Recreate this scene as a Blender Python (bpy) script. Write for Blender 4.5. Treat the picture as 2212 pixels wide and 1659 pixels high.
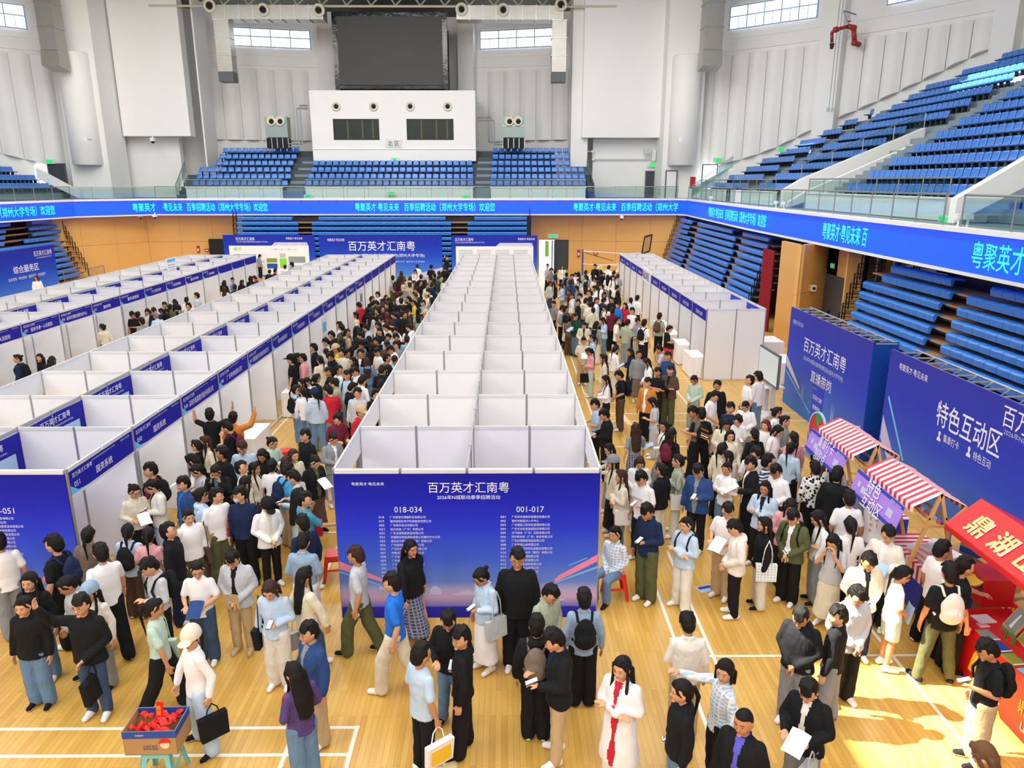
import bpy,bmesh,math,random
import numpy as np
from mathutils import Vector,Matrix
PI=math.pi
for _o in list(bpy.data.objects): bpy.data.objects.remove(_o)
COL=bpy.context.scene.collection
SC=bpy.context.scene
_TS=bpy.data.scenes.new('workshop')   # scratch scene, removed at the end
def eval_mesh(o):
    with bpy.context.temp_override(scene=_TS,view_layer=_TS.view_layers[0]):
        dg=bpy.context.evaluated_depsgraph_get();dg.update()
        return bpy.data.meshes.new_from_object(o.evaluated_get(dg),depsgraph=dg)
# ================================================================ camera
F,PITCH,CH=1600.,math.radians(15.26),6.65
YAW=math.atan(12/F*math.cos(PITCH))
cam=bpy.data.cameras.new('camera');co=bpy.data.objects.new('camera',cam);COL.objects.link(co)
cam.sensor_width=36;cam.lens=36*F/2212;cam.clip_end=300;cam.clip_start=.1
co.location=(0,0,CH);co.rotation_euler=(PI/2-PITCH,0,-YAW);SC.camera=co
SC.view_settings.view_transform='Standard';SC.view_settings.look='None';SC.view_settings.gamma=1
SC.view_settings.exposure=0.06
# ---------------------------------------------------------------- sky, sun, unseen hall lights and added fill lights
wd=bpy.data.worlds.new('sky');SC.world=wd;wd.use_nodes=True
bg=wd.node_tree.nodes['Background'];bg.inputs[0].default_value=(.80,.90,1,1);bg.inputs[1].default_value=3.0
SUNDIR=Vector((-.62,.10,.78)).normalized()      # towards the sun
sl=bpy.data.lights.new('sun','SUN');sl.energy=26;sl.angle=.009;sl.color=(1,.95,.82)
so=bpy.data.objects.new('sun',sl);COL.objects.link(so);so.rotation_euler=SUNDIR.to_track_quat('Z','Y').to_euler()
def area(x,y,z,sx,sy,e,col=(1,1,1),rot=(0,0,0)):
    l=bpy.data.lights.new('unseen_area_light','AREA');l.shape='RECTANGLE';l.size=sx;l.size_y=sy;l.energy=e;l.color=col
    o=bpy.data.objects.new('unseen_area_light',l);COL.objects.link(o);o.location=(x,y,z);o.rotation_euler=rot
for x in (-26,-9.5,7):
    for y in (6,26,46): area(x,y,21.3,11,11,1850,(1,.985,.96))
for x,y,rz in ((-9.5,38,0),(2,34,-PI/3.2),(-21,34,PI/3.2)): area(x,y,21.6,9,5,1250,(1,.99,.97),(PI*.36,0,rz))  # floods added out of view to brighten the upper walls
for x in (-20,2): area(x,-7,15.5,14,7,2000,(1,.99,.98),(PI*.32,0,0))  # fill added behind the camera to brighten faces turned towards it
# ================================================================ projection of measured photo points onto real planes
_cy,_sy=math.cos(YAW),math.sin(YAW);_cp,_sp=math.cos(PITCH),math.sin(PITCH)
_fw=Vector((_sy*_cp,_cy*_cp,-_sp));_rt=Vector((_cy,-_sy,0));_up=_rt.cross(_fw);_C=Vector((0,0,CH))
def ray(x,y): return _fw+_rt*((x-1106)/F)+_up*((829.5-y)/F)
def atz(x,y,z=0.): d=ray(x,y);return _C+d*((z-CH)/d.z)
def aty(x,y,Y): d=ray(x,y);return _C+d*(Y/d.y)
def atx(x,y,X): d=ray(x,y);return _C+d*(X/d.x)
# ================================================================ materials
M={}
def lin(h):
    if isinstance(h,str): h=[int(h[i:i+2],16)/255 for i in (0,2,4)]
    return tuple(c/12.92 if c<=.04045 else ((c+.055)/1.055)**2.4 for c in h)
def mat(name,col,rough=.6,metal=0,bump=None,var=None,emit=0,alpha=None,trans=0,coat=0,spec=None):
    m=bpy.data.materials.new(name);m.use_nodes=True;nt=m.node_tree;b=nt.nodes['Principled BSDF'];c=lin(col)
    b.inputs['Base Color'].default_value=(*c,1);b.inputs['Roughness'].default_value=rough;b.inputs['Metallic'].default_value=metal
    if spec is not None: b.inputs['Specular IOR Level'].default_value=spec
    if coat: b.inputs['Coat Weight'].default_value=coat;b.inputs['Coat Roughness'].default_value=.15
    if emit: b.inputs['Emission Color'].default_value=(*c,1);b.inputs['Emission Strength'].default_value=emit
    if trans: b.inputs['Transmission Weight'].default_value=trans
    if bump or var:
        tc=nt.nodes.new('ShaderNodeTexCoord')
    if var:
        n=nt.nodes.new('ShaderNodeTexNoise');n.inputs['Scale'].default_value=var[0];n.inputs['Detail'].default_value=3;nt.links.new(tc.outputs['Object'],n.inputs[0])
        r=nt.nodes.new('ShaderNodeMapRange');r.inputs[3].default_value=1-var[1];r.inputs[4].default_value=1+var[1];nt.links.new(n.outputs[0],r.inputs[0])
        x=nt.nodes.new('ShaderNodeMix');x.data_type='RGBA';x.blend_type='MULTIPLY';x.inputs[0].default_value=1;x.inputs[6].default_value=(*c,1)
        nt.links.new(r.outputs[0],x.inputs[7]);nt.links.new(x.outputs[2],b.inputs['Base Color'])
    if bump:
        n=nt.nodes.new('ShaderNodeTexNoise');n.inputs['Scale'].default_value=bump[0];n.inputs['Detail'].default_value=2;nt.links.new(tc.outputs['Object'],n.inputs[0])
        u=nt.nodes.new('ShaderNodeBump');u.inputs['Strength'].default_value=bump[1];u.inputs['Distance'].default_value=.02
        nt.links.new(n.outputs[0],u.inputs['Height']);nt.links.new(u.outputs[0],b.inputs['Normal'])
    M[name]=m;return m
mat('wall_white','EFEEEB',.8,bump=(3,.05),var=(.25,.05));mat('wall_panel','F0EFEC',.75,var=(.4,.05));mat('slab_white','F4F3F1',.8,var=(.3,.03))
mat('panel','ECECF0',.42,var=(1.3,.02),bump=(2,.03));mat('alu','B9BBBD',.35,.75);mat('alu_white','E6E6E6',.4,.2);mat('galv','AFADA5',.38,.65,bump=(6,.25),var=(2,.12))
mat('seat','3677CE',.3,coat=.25,var=(3,.1));mat('bench','3580DA',.38,coat=.15,var=(1.1,.14));mat('step','7F8E96',.7,var=(1,.08));mat('step_dark','4B5459',.75)
mat('black','121314',.5);mat('frame_black','1B1918',.45,.3);mat('dark','26282A',.7);mat('wood_wall','E5AE62',.5,var=(.8,.06),bump=(30,.03));mat('wood_deck','B98D63',.5,var=(2,.15))
mat('curtain_black','161719',.9,bump=(5,.4));mat('curtain_red','8E1020',.85,bump=(6,.4));mat('door_grey','5A5F63',.5);mat('door_dark','3A4146',.6)
mat('led_blue','0F48F5',.5,emit=1.15);mat('led_cyan','34E6FF',.5,emit=1.3);mat('screen','3A3A3B',.55);mat('screen_frame','0A0D10',.15,.2,bump=(2.5,.6))
mat('white','F2F2F2',.6);mat('lettering_white','F4F4FA',.5);mat('lettering_soft','C9D3EC',.6);mat('lettering_navy','223A8C',.6);mat('lettering_red','D03040',.6);mat('lettering_grey','8A93A0',.6)
mat('banner_blue','2A3CC4',.6,spec=.2);mat('banner_navy','2020A4',.6,spec=.15);mat('banner_dark','0E3F96',.6,spec=.2);mat('rail_steel','9DA2A4',.3,.8);mat('pipe','B9B9B2',.4,.6);mat('red_pipe','9E2A22',.4);mat('vent_cream','E2DCC8',.5);mat('vent_hole','15171A',.8)
mat('ac_green','98A8A4',.45,.3);mat('sign_green','18C860',.5,emit=.8);mat('sign_box','D9DEDA',.5);mat('red_box','B4262C',.5);mat('cloth_white','F3F0F1',.8,bump=(4,.3));mat('paper','F1F3F6',.7);mat('paper_blue','A9C8EE',.7)
mat('stool_red','E0201A',.35,coat=.2);mat('stool_teal','7FD3D2',.35,coat=.2);mat('card','B78E5E',.8,var=(3,.06));mat('card_blue','1E4FA6',.6);mat('sash_red','E8221A',.5,bump=(8,.4));mat('gold','F2C530',.5)
mat('line_white','EFE9DE',.4);mat('tape','E8CF9A',.5);mat('stripe_red','E0344A',.7);mat('stripe_white','F5EFEC',.7);mat('timber','D9A868',.55,var=(4,.08));mat('sign_purple','B088E8',.5);mat('sign_blue','3442B8',.5);mat('tent_red','D81A1E',.45,coat=.1,bump=(2,.15))
mat('tent_yellow','F4DC7C',.5);mat('pink_box','F0A6A6',.6);mat('wheel_red','D8302C',.4);mat('wheel_green','2C9C50',.4);mat('tv_screen','C3D0D8',.25,emit=.25);mat('grey_plastic','BFC1C4',.5);mat('pink','F08CB0',.6);mat('olive','8F9C3A',.5);mat('green_leaf','7FC23A',.7,emit=.3)
mat('sky_glass','F4FAFF',.5,emit=2.4);mat('win_frame','9FB8DA',.5);mat('control_glass','2C342C',.35,.0,spec=.25);mat('roof_deck','6A706A',.7,bump=(3,.1));mat('truss_white','D2CDB8',.5)
mat('skin','D9A27C',.5,spec=.35);mat('skin2','C58A62',.5,spec=.35);mat('hairdark','15110F',.6,bump=(90,.5),spec=.25);mat('hairbrown','3A241B',.6,bump=(90,.5),spec=.25);mat('hairlight','6B4A30',.6,bump=(90,.5),spec=.25);mat('lips','B05650',.5);mat('eyewhite','DEDAD6',.4);mat('sole','E9E7E2',.6);mat('mask','B9CBD6',.8)
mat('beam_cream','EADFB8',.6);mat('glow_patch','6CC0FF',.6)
def node_mat(name,rough=.5):
    m=bpy.data.materials.new(name);m.use_nodes=True;nt=m.node_tree;b=nt.nodes['Principled BSDF'];b.inputs['Roughness'].default_value=rough;M[name]=m
    return m,nt,b,nt.nodes.new,nt.links.new
def glass(name,col,tr):
    m,nt,b,N,L=node_mat(name);g=N('ShaderNodeBsdfGlossy');g.inputs['Roughness'].default_value=.03;t=N('ShaderNodeBsdfTransparent');t.inputs[0].default_value=(*lin(col),1)
    x=N('ShaderNodeMixShader');x.inputs[0].default_value=tr;L(t.outputs[0],x.inputs[1]);L(g.outputs[0],x.inputs[2]);L(x.outputs[0],nt.nodes['Material Output'].inputs[0])
glass('glass_rail','E2EFEC',.06);glass('glass_dark','7A8A86',.15)
# banner print: a real vertical gradient of the printed sheet, by object height
def banner_print(name,stops,h=2.5):
    m,nt,b,N,L=node_mat(name,.6);b.inputs['Specular IOR Level'].default_value=.15;tc=N('ShaderNodeTexCoord');s=N('ShaderNodeSeparateXYZ');L(tc.outputs['Object'],s.inputs[0])
    mr=N('ShaderNodeMapRange');mr.inputs[2].default_value=h;L(s.outputs[2],mr.inputs[0]);r=N('ShaderNodeValToRGB');L(mr.outputs[0],r.inputs[0])
    e=r.color_ramp.elements
    while len(e)<len(stops): e.new(.5)
    for k,(p,c) in enumerate(stops): e[k].position=p;e[k].color=(*lin(c),1)
    L(r.outputs[0],b.inputs['Base Color'])
banner_print('print_end',[(0,'2A2AB0'),(.075,'2C2FB8'),(.085,'7E7CD0'),(.15,'D0AED0'),(.2,'B4ACDC'),(.25,'6C8AD8'),(.4,'4868DC'),(.62,'2F3CD0'),(.8,'2226B8'),(1,'1A1C96')])
banner_print('print_back',[(0,'6CA8E8'),(.12,'4E86E0'),(.3,'3A6CDA'),(.5,'2450C8'),(.75,'2138B4'),(1,'2430A8')],3.0)
banner_print('print_stage',[(0,'3A78CC'),(.2,'4C74D0'),(.45,'3A50C8'),(.7,'3440BC'),(1,'3A3CA8')],3.0)
# sprung wood floor: narrow strips running down the hall
m,nt,b,N,L=node_mat('floor_wood',.3)
tc=N('ShaderNodeTexCoord');mp=N('ShaderNodeMapping');mp.inputs['Rotation'].default_value=(0,0,PI/2);L(tc.outputs['Object'],mp.inputs[0])
br=N('ShaderNodeTexBrick');L(mp.outputs[0],br.inputs[0]);br.offset=.37;br.inputs['Scale'].default_value=1;br.inputs['Mortar Size'].default_value=.0016;br.inputs['Mortar Smooth'].default_value=.3
br.inputs['Brick Width'].default_value=1.35;br.inputs['Row Height'].default_value=.075;br.inputs['Bias'].default_value=-.1
br.inputs['Color1'].default_value=(*lin('DDB05A'),1);br.inputs['Color2'].default_value=(*lin('CC9C46'),1);br.inputs['Mortar'].default_value=(*lin('94682A'),1)
n1=N('ShaderNodeTexNoise');mp2=N('ShaderNodeMapping');mp2.inputs['Scale'].default_value=(9,.7,1);L(tc.outputs['Object'],mp2.inputs[0]);L(mp2.outputs[0],n1.inputs[0]);n1.inputs['Scale'].default_value=1.6
r1=N('ShaderNodeMapRange');r1.inputs[3].default_value=.86;r1.inputs[4].default_value=1.1;L(n1.outputs[0],r1.inputs[0])
x1=N('ShaderNodeMix');x1.data_type='RGBA';x1.blend_type='MULTIPLY';x1.inputs[0].default_value=1;L(br.outputs[0],x1.inputs[6]);L(r1.outputs[0],x1.inputs[7])
L(x1.outputs[2],b.inputs['Base Color']);b.inputs['Coat Weight'].default_value=.12;b.inputs['Coat Roughness'].default_value=.15;b.inputs['Specular IOR Level'].default_value=.35
# ================================================================ builders
class MB:
    def __init__(s): s.v=[];s.f=[];s.m=[]
    def poly(s,pts,m=0):
        n=len(s.v);s.v+= [tuple(p) for p in pts];s.f.append(tuple(range(n,n+len(pts))));s.m.append(m);return s
    def box(s,a,b,m=0,T=None):
        x0,y0,z0=a;x1,y1,z1=b
        if x0>x1:x0,x1=x1,x0
        if y0>y1:y0,y1=y1,y0
        if z0>z1:z0,z1=z1,z0
        P=[(x0,y0,z0),(x1,y0,z0),(x1,y1,z0),(x0,y1,z0),(x0,y0,z1),(x1,y0,z1),(x1,y1,z1),(x0,y1,z1)]
        if T: P=[tuple(T@Vector(p)) for p in P]
        n=len(s.v);s.v+=P
        for q in ((0,3,2,1),(4,5,6,7),(0,1,5,4),(1,2,6,5),(2,3,7,6),(3,0,4,7)): s.f.append(tuple(n+i for i in q));s.m.append(m)
        return s
    def tube(s,p0,p1,r,seg=8,m=0,r1=None):
        p0=Vector(p0);p1=Vector(p1);a=(p1-p0).normalized();ref=Vector((0,0,1)) if abs(a.z)<.9 else Vector((1,0,0));u=a.cross(ref).normalized();w=a.cross(u);r1=r if r1 is None else r1
        n=len(s.v)
        for p,q in((p0,r),(p1,r1)):
            for k in range(seg): t=2*PI*k/seg;s.v.append(tuple(p+(u*math.cos(t)+w*math.sin(t))*q))
        for k in range(seg): s.f.append((n+k,n+(k+1)%seg,n+seg+(k+1)%seg,n+seg+k));s.m.append(m)
        s.f.append(tuple(n+seg+k for k in range(seg)));s.m.append(m);s.f.append(tuple(n+seg-1-k for k in range(seg)));s.m.append(m);return s
    def path(s,P,r,seg=8,m=0):
        for a,b in zip(P,P[1:]): s.tube(a,b,r,seg,m)
        return s
    def prism(s,pts,d,m=0,mside=None):
        """polygon (3d points) pushed along vector d"""
        n=len(s.v);k=len(pts);d=Vector(d);P=[Vector(p) for p in pts];s.v+=[tuple(p) for p in P]+[tuple(p+d) for p in P]
        s.f.append(tuple(range(n,n+k)));s.m.append(m);s.f.append(tuple(n+k+k-1-i for i in range(k)));s.m.append(m)
        for i in range(k): s.f.append((n+i,n+k+i,n+k+(i+1)%k,n+(i+1)%k));s.m.append(m if mside is None else mside)
        return s
    def lathe(s,prof,c,ax,seg=16,m=0):
        c=Vector(c);a=Vector(ax).normalized();ref=Vector((0,0,1)) if abs(a.z)<.9 else Vector((1,0,0));u=a.cross(ref).normalized();w=a.cross(u);n=len(s.v)
        for r,t in prof:
            for k in range(seg): q=2*PI*k/seg;s.v.append(tuple(c+a*t+(u*math.cos(q)+w*math.sin(q))*r))
        for i in range(len(prof)-1):
            for k in range(seg): s.f.append((n+i*seg+k,n+i*seg+(k+1)%seg,n+(i+1)*seg+(k+1)%seg,n+(i+1)*seg+k));s.m.append(m)
        return s
    def mesh(s,name,mats,smooth=False):
        me=bpy.data.meshes.new(name);me.from_pydata(s.v,[],s.f)
        for x in (mats if isinstance(mats,(list,tuple)) else [mats]): me.materials.append(M[x])
        if any(s.m): me.polygons.foreach_set('material_index',s.m)
        bm=bmesh.new();bm.from_mesh(me);bmesh.ops.recalc_face_normals(bm,faces=bm.faces);bm.to_mesh(me);bm.free()
        if smooth: me.polygons.foreach_set('use_smooth',[True]*len(me.polygons))
        return me
def put(name,me,parent=None,loc=(0,0,0),rz=0,sc=None,label=None):
    o=bpy.data.objects.new(name,me);COL.objects.link(o)
    o.location=loc
    if rz: o.rotation_euler.z=rz
    if sc: o.scale=sc if hasattr(sc,'__len__') else (sc,)*3
    if parent: o.parent=parent
    if label: o['label']=label
    return o
def obj(name,mb,mats,parent=None,**k):
    sm=k.pop('smooth',False);return put(name,mb.mesh(name,mats,sm),parent,**k)
def tag(o,label,cat,group=None):
    o['label']=label;o['category']=cat
    if group:o['group']=group
    return o
def thing(name,label,cat,loc=(0,0,0),rz=0,group=None):
    o=bpy.data.objects.new(name,None);COL.objects.link(o);o.location=loc;o.rotation_euler.z=rz;o.empty_display_size=.1;return tag(o,label,cat,group)
def struct(name,mb,mats,**k): o=obj(name,mb,mats,**k);o['kind']='structure';return o
def sempty(name,loc=(0,0,0)):
    o=bpy.data.objects.new(name,None);COL.objects.link(o);o.location=loc;o['kind']='structure';return o
_txt={}
def letter(body,size,m,loc,right,up=(0,0,1),parent=None,w=None,name='lettering',bold=0,ext=.004,align='c'):
    """flat print: glyphs a few mm proud, centred on loc (world coords relative to the parent)"""
    key=(body,bold)
    if key not in _txt:
        c=bpy.data.curves.new('t','FONT');c.body=body;c.resolution_u=2;c.offset=.006 if bold and len(body)<=6 else 0;c.extrude=0;c.size=1
        o=bpy.data.objects.new('t',c);_TS.collection.objects.link(o);me=eval_mesh(o)
        bpy.data.objects.remove(o);bpy.data.curves.remove(c)
        n=len(me.vertices);a=np.empty(n*3,'f')
        me.vertices.foreach_get('co',a);a=a.reshape(-1,3);lo,hi=a.min(0),a.max(0);a-=(lo+hi)/2;me.vertices.foreach_set('co',a.ravel())
        _txt[key]=(me,hi[0]-lo[0],hi[1]-lo[1],{})
    me,W,Hh,var=_txt[key]
    if m not in var:
        q=me.copy();q.materials.clear();q.materials.append(M[m]);var[m]=q
    o=bpy.data.objects.new(name,var[m]);COL.objects.link(o)
    r=Vector(right).normalized();u=Vector(up).normalized();n=r.cross(u)
    sy=size/(Hh if len(body.split('\n'))==1 else Hh);sx=sy if w is None else w/W
    loc=Vector(loc)+n*ext
    if align=='l': loc=loc+r*(W*sx/2)
    if align=='r': loc=loc-r*(W*sx/2)
    Rm=Matrix((r,u,n)).transposed().to_4x4()
    if parent: o.parent=parent
    o.matrix_basis=Matrix.Translation(loc)@Rm@Matrix.Diagonal((sx,sy,1,1))
    return o
ORD=['first','second','third','fourth','fifth','sixth','seventh','eighth','ninth','tenth','eleventh','twelfth','thirteenth','fourteenth','fifteenth','sixteenth','seventeenth','eighteenth','nineteenth','twentieth']
def ordn(k): return ORD[k] if k<20 else {1:'%dst',2:'%dnd',3:'%drd'}.get((k+1)%10 if (k+1)//10%10!=1 else 0,'%dth')%(k+1)
CX,CY,RW=-9.5,28.,42.7
def cyl(th,r=RW,z=0): t=math.radians(th);return Vector((CX+r*math.sin(t),CY+r*math.cos(t),z))
# ================================================================ floor and court markings
floor=struct('floor',MB().box((-46,-16,-.2),(34,72,0)),'floor_wood')
_lz=[0]
def line(x0,y0,x1,y1,w=.05,m='line_white',z=.0015):
    _lz[0]+=1;z=.001+.0003*_lz[0]
    d=Vector((x1-x0,y1-y0,0));n=Vector((-d.y,d.x,0)).normalized()*w/2;a=Vector((x0,y0,z));b=Vector((x1,y1,z))
    obj('court_line' if m=='line_white' else 'tape_strip',MB().prism([a-n,b-n,b+n,a+n],(0,0,.0012)),m,floor)
for q in ((-12,7.9,-1.87,7.9),(-12,7.44,-1.9,7.44),(-1.9,7.93,-1.9,0),(-2.68,7.9,-2.68,0),(2.52,2,2.52,44),(2.99,2,2.99,12.5),(5.6,0,5.6,24),(2.52,9.32,12,9.32),(2.52,21.0,9.5,21.0),(2.52,20.27,9.5,20.27),(2.52,18.14,9.5,18.14),(2.52,25.03,6.6,25.03),(-6.4,10.2,-6.4,44),(-3.2,11,-3.2,44),(-6.4,13.3,-2.6,13.3)): line(*q)
line(-.68,7.6,-.68,6.9,.17,'tape');line(3.35,21.5,3.5,19.9,.14,'tape')
# ================================================================ upper bowl wall (a 42.7 m circle round the hall)
def wall_arc(name,t0,t1,z0,z1,r=RW,m='wall_white',th=.4):
    mb=MB();n=max(1,int(round((t1-t0)/2)));
    for i in range(n):
        a=t0+(t1-t0)*i/n;b=t0+(t1-t0)*(i+1)/n
        mb.prism([cyl(a,r,z0),cyl(b,r,z0),cyl(b,r+th,z0),cyl(a,r+th,z0)],(0,0,z1-z0))
    return struct(name,mb,m)
wN=wall_arc('wall_north',-36,36,0,20.6);wE=wall_arc('wall_east',36,108,0,20.6);wS=wall_arc('wall_south',108,252,0,20.6);wW=wall_arc('wall_west',-108,-36,0,20.6)
def acoustic(th,w,zb,zt,par,bulge=.42,r=RW-.03):
    """one upright bowed plaster panel"""
    mb=MB();n=8;P=[]
    for i in range(n+1):
        u=-1+2*i/n;P.append(cyl(th+u*w/2*.97,r-.04-bulge*(1-u*u)))
    zb2=zb if hasattr(zb,'__len__') else (zb,zb)
    N=len(mb.v)
    for i,p in enumerate(P): mb.v.append((p.x,p.y,zb2[0]+(zb2[1]-zb2[0])*i/n))
    for i,p in enumerate(P): mb.v.append((p.x,p.y,zt))
    q=n+1
    for i in range(n): mb.f.append((i,i+1,q+i+1,q+i));mb.m.append(0)
    mb.f.append(tuple(q+i for i in range(q)));mb.m.append(0);mb.f.append(tuple(range(n,-1,-1)));mb.m.append(0)
    o=obj('acoustic_panel',mb,'wall_panel',par)
    return o
for s,par in((1,wN),(-1,wN)):
    for k in range(6): acoustic(s*(11.6+k*1.95),1.95,10.2,15.95,par)
def zb_e(t):
    P=[(38,7.9),(40.7,8.33),(43.9,8.96),(49,10.59),(54.4,11.96),(59.9,13.4),(62.9,14.2),(75,15.4)]
    for (a,x),(b,y) in zip(P,P[1:]):
        if a<=t<=b: return x+(y-x)*(t-a)/(b-a)
    return P[0][1] if t<38 else 15.4
for s,par in((1,wE),(-1,wW)):
    t=38.0
    while t<74:
        if abs(t-49.4)<1.0: t+=2.1;continue
        if abs(t-64.6)<1.2: t+=2.4;continue
        a,b=zb_e(t-.9),zb_e(t+.9)
        acoustic(s*t,1.85,(a,b) if s>0 else (b,a),15.98,par);t+=1.87
def trim_arc(name,t0,t1,z,h=.07,d=.1,r=RW,m='wall_white'):
    mb=MB();n=int((t1-t0)/2)+1
    for i in range(n):
        a=t0+(t1-t0)*i/n;b=t0+(t1-t0)*(i+1)/n;mb.prism([cyl(a,r-d,z),cyl(b,r-d,z),cyl(b,r+.02,z),cyl(a,r+.02,z)],(0,0,h))
    return struct(name,mb,m)
trim_arc('trim_1',-74,74,16.3);trim_arc('trim_2',-74,74,17.15,.05,.06)
# wall pilasters
def pilaster(th,w,z0,z1,d=.7,par=None):
    r=RW;a,b=th-w/2,th+w/2
    return obj('pilaster',MB().prism([cyl(a,r-d,z0),cyl(b,r-d,z0),cyl(b,r,z0),cyl(a,r,z0)],(0,0,z1-z0)),'wall_white',par)
pilaster(49.4,2.1,5.4,20.6,.7,wE);pilaster(64.6,1.9,8,20.6,.7,wE);pilaster(-49.4,2.1,5.4,20.6,.7,wW);pilaster(8.3,1.9,5.4,20.6,1.2,wN);pilaster(-8.3,1.9,5.4,20.6,1.2,wN)
# big flat slabs, side piers and round columns beside the end stand
def wbox(name,par,m,x0,y0,x1,y1,Y,d,zt=None,zb=None):
    a=aty(x0,y0,Y);b=aty(x1,y1,Y)
    return obj(name,MB().box((a.x,Y,b.z if zb is None else zb),(b.x,Y+d,a.z if zt is None else zt)),m,par)
for s in(1,-1):
    if s>0: X=[1264,1435,1239,1268,1282,1446];yb=297
    else: X=[228,412,412,446,232,400];yb=294
    wbox('flat_slab',wN,'slab_white',X[0],0,X[1],yb,63.0,1.0,zt=20.6)
    wbox('side_pier',wN,'wall_white',X[2],0,X[3],360,63.6,2.6,zt=20.6)
    wbox('lower_wall',wN,'wall_white',X[4],280,X[5],425,64.4,.6,zb=5.4)
    px=1483 if s>0 else 163
    c=aty(px,240,60.5 if s>0 else 59.5)
    mb=MB();mb.lathe([(1.0,-4.0),(1.12,-3.9),(1.12,4.0),(1.0,4.1),(0,4.1)],(c.x,c.y+.8,11.9),(0,0,1),24)
    obj('round_column',mb,'wall_panel',wN,smooth=True)
    obj('column_backing',MB().box((c.x-1.5,c.y+.9,5.4),(c.x+1.5,c.y+4,20.6)),'wall_white',wN)
# roof: sloping rim and flat deck with openings added to let sun patches fall inside
mb=MB();n=72
for i in range(n):
    a,b=360*i/n,360*(i+1)/n
    mb.poly([cyl(a,RW+.5,20.3),cyl(b,RW+.5,20.3),cyl(b,34.5,23),cyl(a,34.5,23)])
for ix in range(-46,28):
    for iy in range(-9,66):
        if math.hypot(ix+.5-CX,iy+.5-CY)>36: continue
        if -14<=ix<-12 and 10<=iy<12: continue
        if (16<=ix<18 and 40<=iy<46) or (9<=ix<10 and 54<=iy<58): continue
        mb.poly([(ix,iy,23),(ix,iy+1,23),(ix+1,iy+1,23),(ix+1,iy,23)])
ceil=struct('ceiling',mb,'roof_deck')
# roof truss above the end stand
tr=thing('roof_truss','pale steel lattice roof truss above the big black screen','truss')
for k in range(-9,10):
    x=CX+k*1.9
    for nm,a,b,r in(('chord',(x-.95,63,19.75),(x+.95,63,19.75),.09),('web',(x-.95,63,19.8),(x,64.5,21.2),.06),('web',(x+.95,63,19.8),(x,64.5,21.2),.06)): obj(nm,MB().tube(a,b,r,6),'truss_white',tr)
# windows in the upper wall
def window(k,t0,t1,z0,z1,n=4):
    par=sempty('window_%d'%k);r=RW-.05
    fr=MB();pn=MB()
    def bar(ta,tb,za,zb,d=.1): fr.prism([cyl(ta,r-d,za),cyl(tb,r-d,za),cyl(tb,r,za),cyl(ta,r,za)],(0,0,zb-za))
    e=.12
    bar(t0-e,t1+e,z0-.07,z0);bar(t0-e,t1+e,z1,z1+.07);bar(t0-e,t0,z0,z1);bar(t1,t1+e,z0,z1)
    zm=z0+(z1-z0)*.56;bar(t0,t1,zm-.04,zm+.03)
    for i in range(1,n): q=t0+(t1-t0)*i/n;bar(q-.05,q+.05,z0,z1)
    for i in range(n): q=t0+(t1-t0)*(i+.5)/n;bar(q-.025,q+.025,z0,zm)
    obj('window_frame',fr,'win_frame',par)
    for i in range(n):
        a=t0+(t1-t0)*i/n;b=t0+(t1-t0)*(i+1)/n
        obj('pane',MB().prism([cyl(a,r-.02,z0),cyl(b,r-.02,z0),cyl(b,r+.02,z0),cyl(a,r+.02,z0)],(0,0,z1-z0)),'sky_glass',par)
window(1,-18.9,-10.2,17.85,19.2);window(2,9.85,18.4,17.85,19.2);window(3,38.5,47.3,17.85,19.35,5);window(4,-47.5,-38.8,17.8,19.35,5);window(5,54,62.5,17.85,19.3,5)
# gallery floor behind the LED ribbon
BP=[(-31.8,-12),(-31,46.5),(-30.2,53.4),(-26.3,57.1),(12.83,57),(13.3,56.2),(12.55,40),(12.25,17.5),(12.0,-12)]
OUT=[(-45,-12),(-44,46.5),(-38,60),(-26.3,70),(12.83,70),(26,60),(32,42),(33,17.5),(33,-12)]
mb=MB()
for i in range(len(BP)-1):
    a,b,c,d=BP[i],BP[i+1],OUT[i+1],OUT[i];mb.prism([(*a,5.12),(*b,5.12),(*c,5.12),(*d,5.12)],(0,0,.26))
struct('trim_3',mb,'step')
# ================================================================ LED ribbon
led=thing('led_ribbon_display','long bright blue LED ribbon with cyan running text round the gallery edge','display')
ZB,ZT=4.32,5.33
def inner(i):   # unit normal to the court side
    a=Vector((*BP[i],0));b=Vector((*BP[i+1],0));d=(b-a).normalized();return d,Vector((d.y,-d.x,0))
for i in range(len(BP)-1):
    a,b=BP[i],BP[i+1];d,nn=inner(i);A=Vector((*a,0));B=Vector((*b,0))
    obj('led_panel',MB().prism([A+Vector((0,0,ZB)),B+Vector((0,0,ZB)),B+nn*-.25+Vector((0,0,ZB)),A+nn*-.25+Vector((0,0,ZB))],(0,0,ZT-ZB)),'led_blue',led)
    for z0,z1 in((ZT,ZT+.13),(ZB-.09,ZB)): obj('edge_trim',MB().prism([A+nn*.03+Vector((0,0,z0)),B+nn*.03+Vector((0,0,z0)),B+nn*-.3+Vector((0,0,z0)),A+nn*-.3+Vector((0,0,z0))],(0,0,z1-z0)),'wall_white',led)
LT='粤聚英才·粤见未来   百季招聘活动（郑州大学专场）欢迎您'
def on_led(px):
    """point of the ribbon face seen at photo column px (walks the real segments)"""
    best=None
    for i in range(len(BP)-1):
        a=Vector(BP[i]);b=Vector(BP[i+1])
        for k in range(60):
            p=a+(b-a)*(k/60);
            if p.y<3: continue
            v=Vector((p.x,p.y,4.84))-_C;x=1106+F*v.dot(_rt)/v.dot(_fw)
            if best is None or abs(x-px)<best[0]: best=(abs(x-px),p,i)
    return best[1],best[2]
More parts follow.
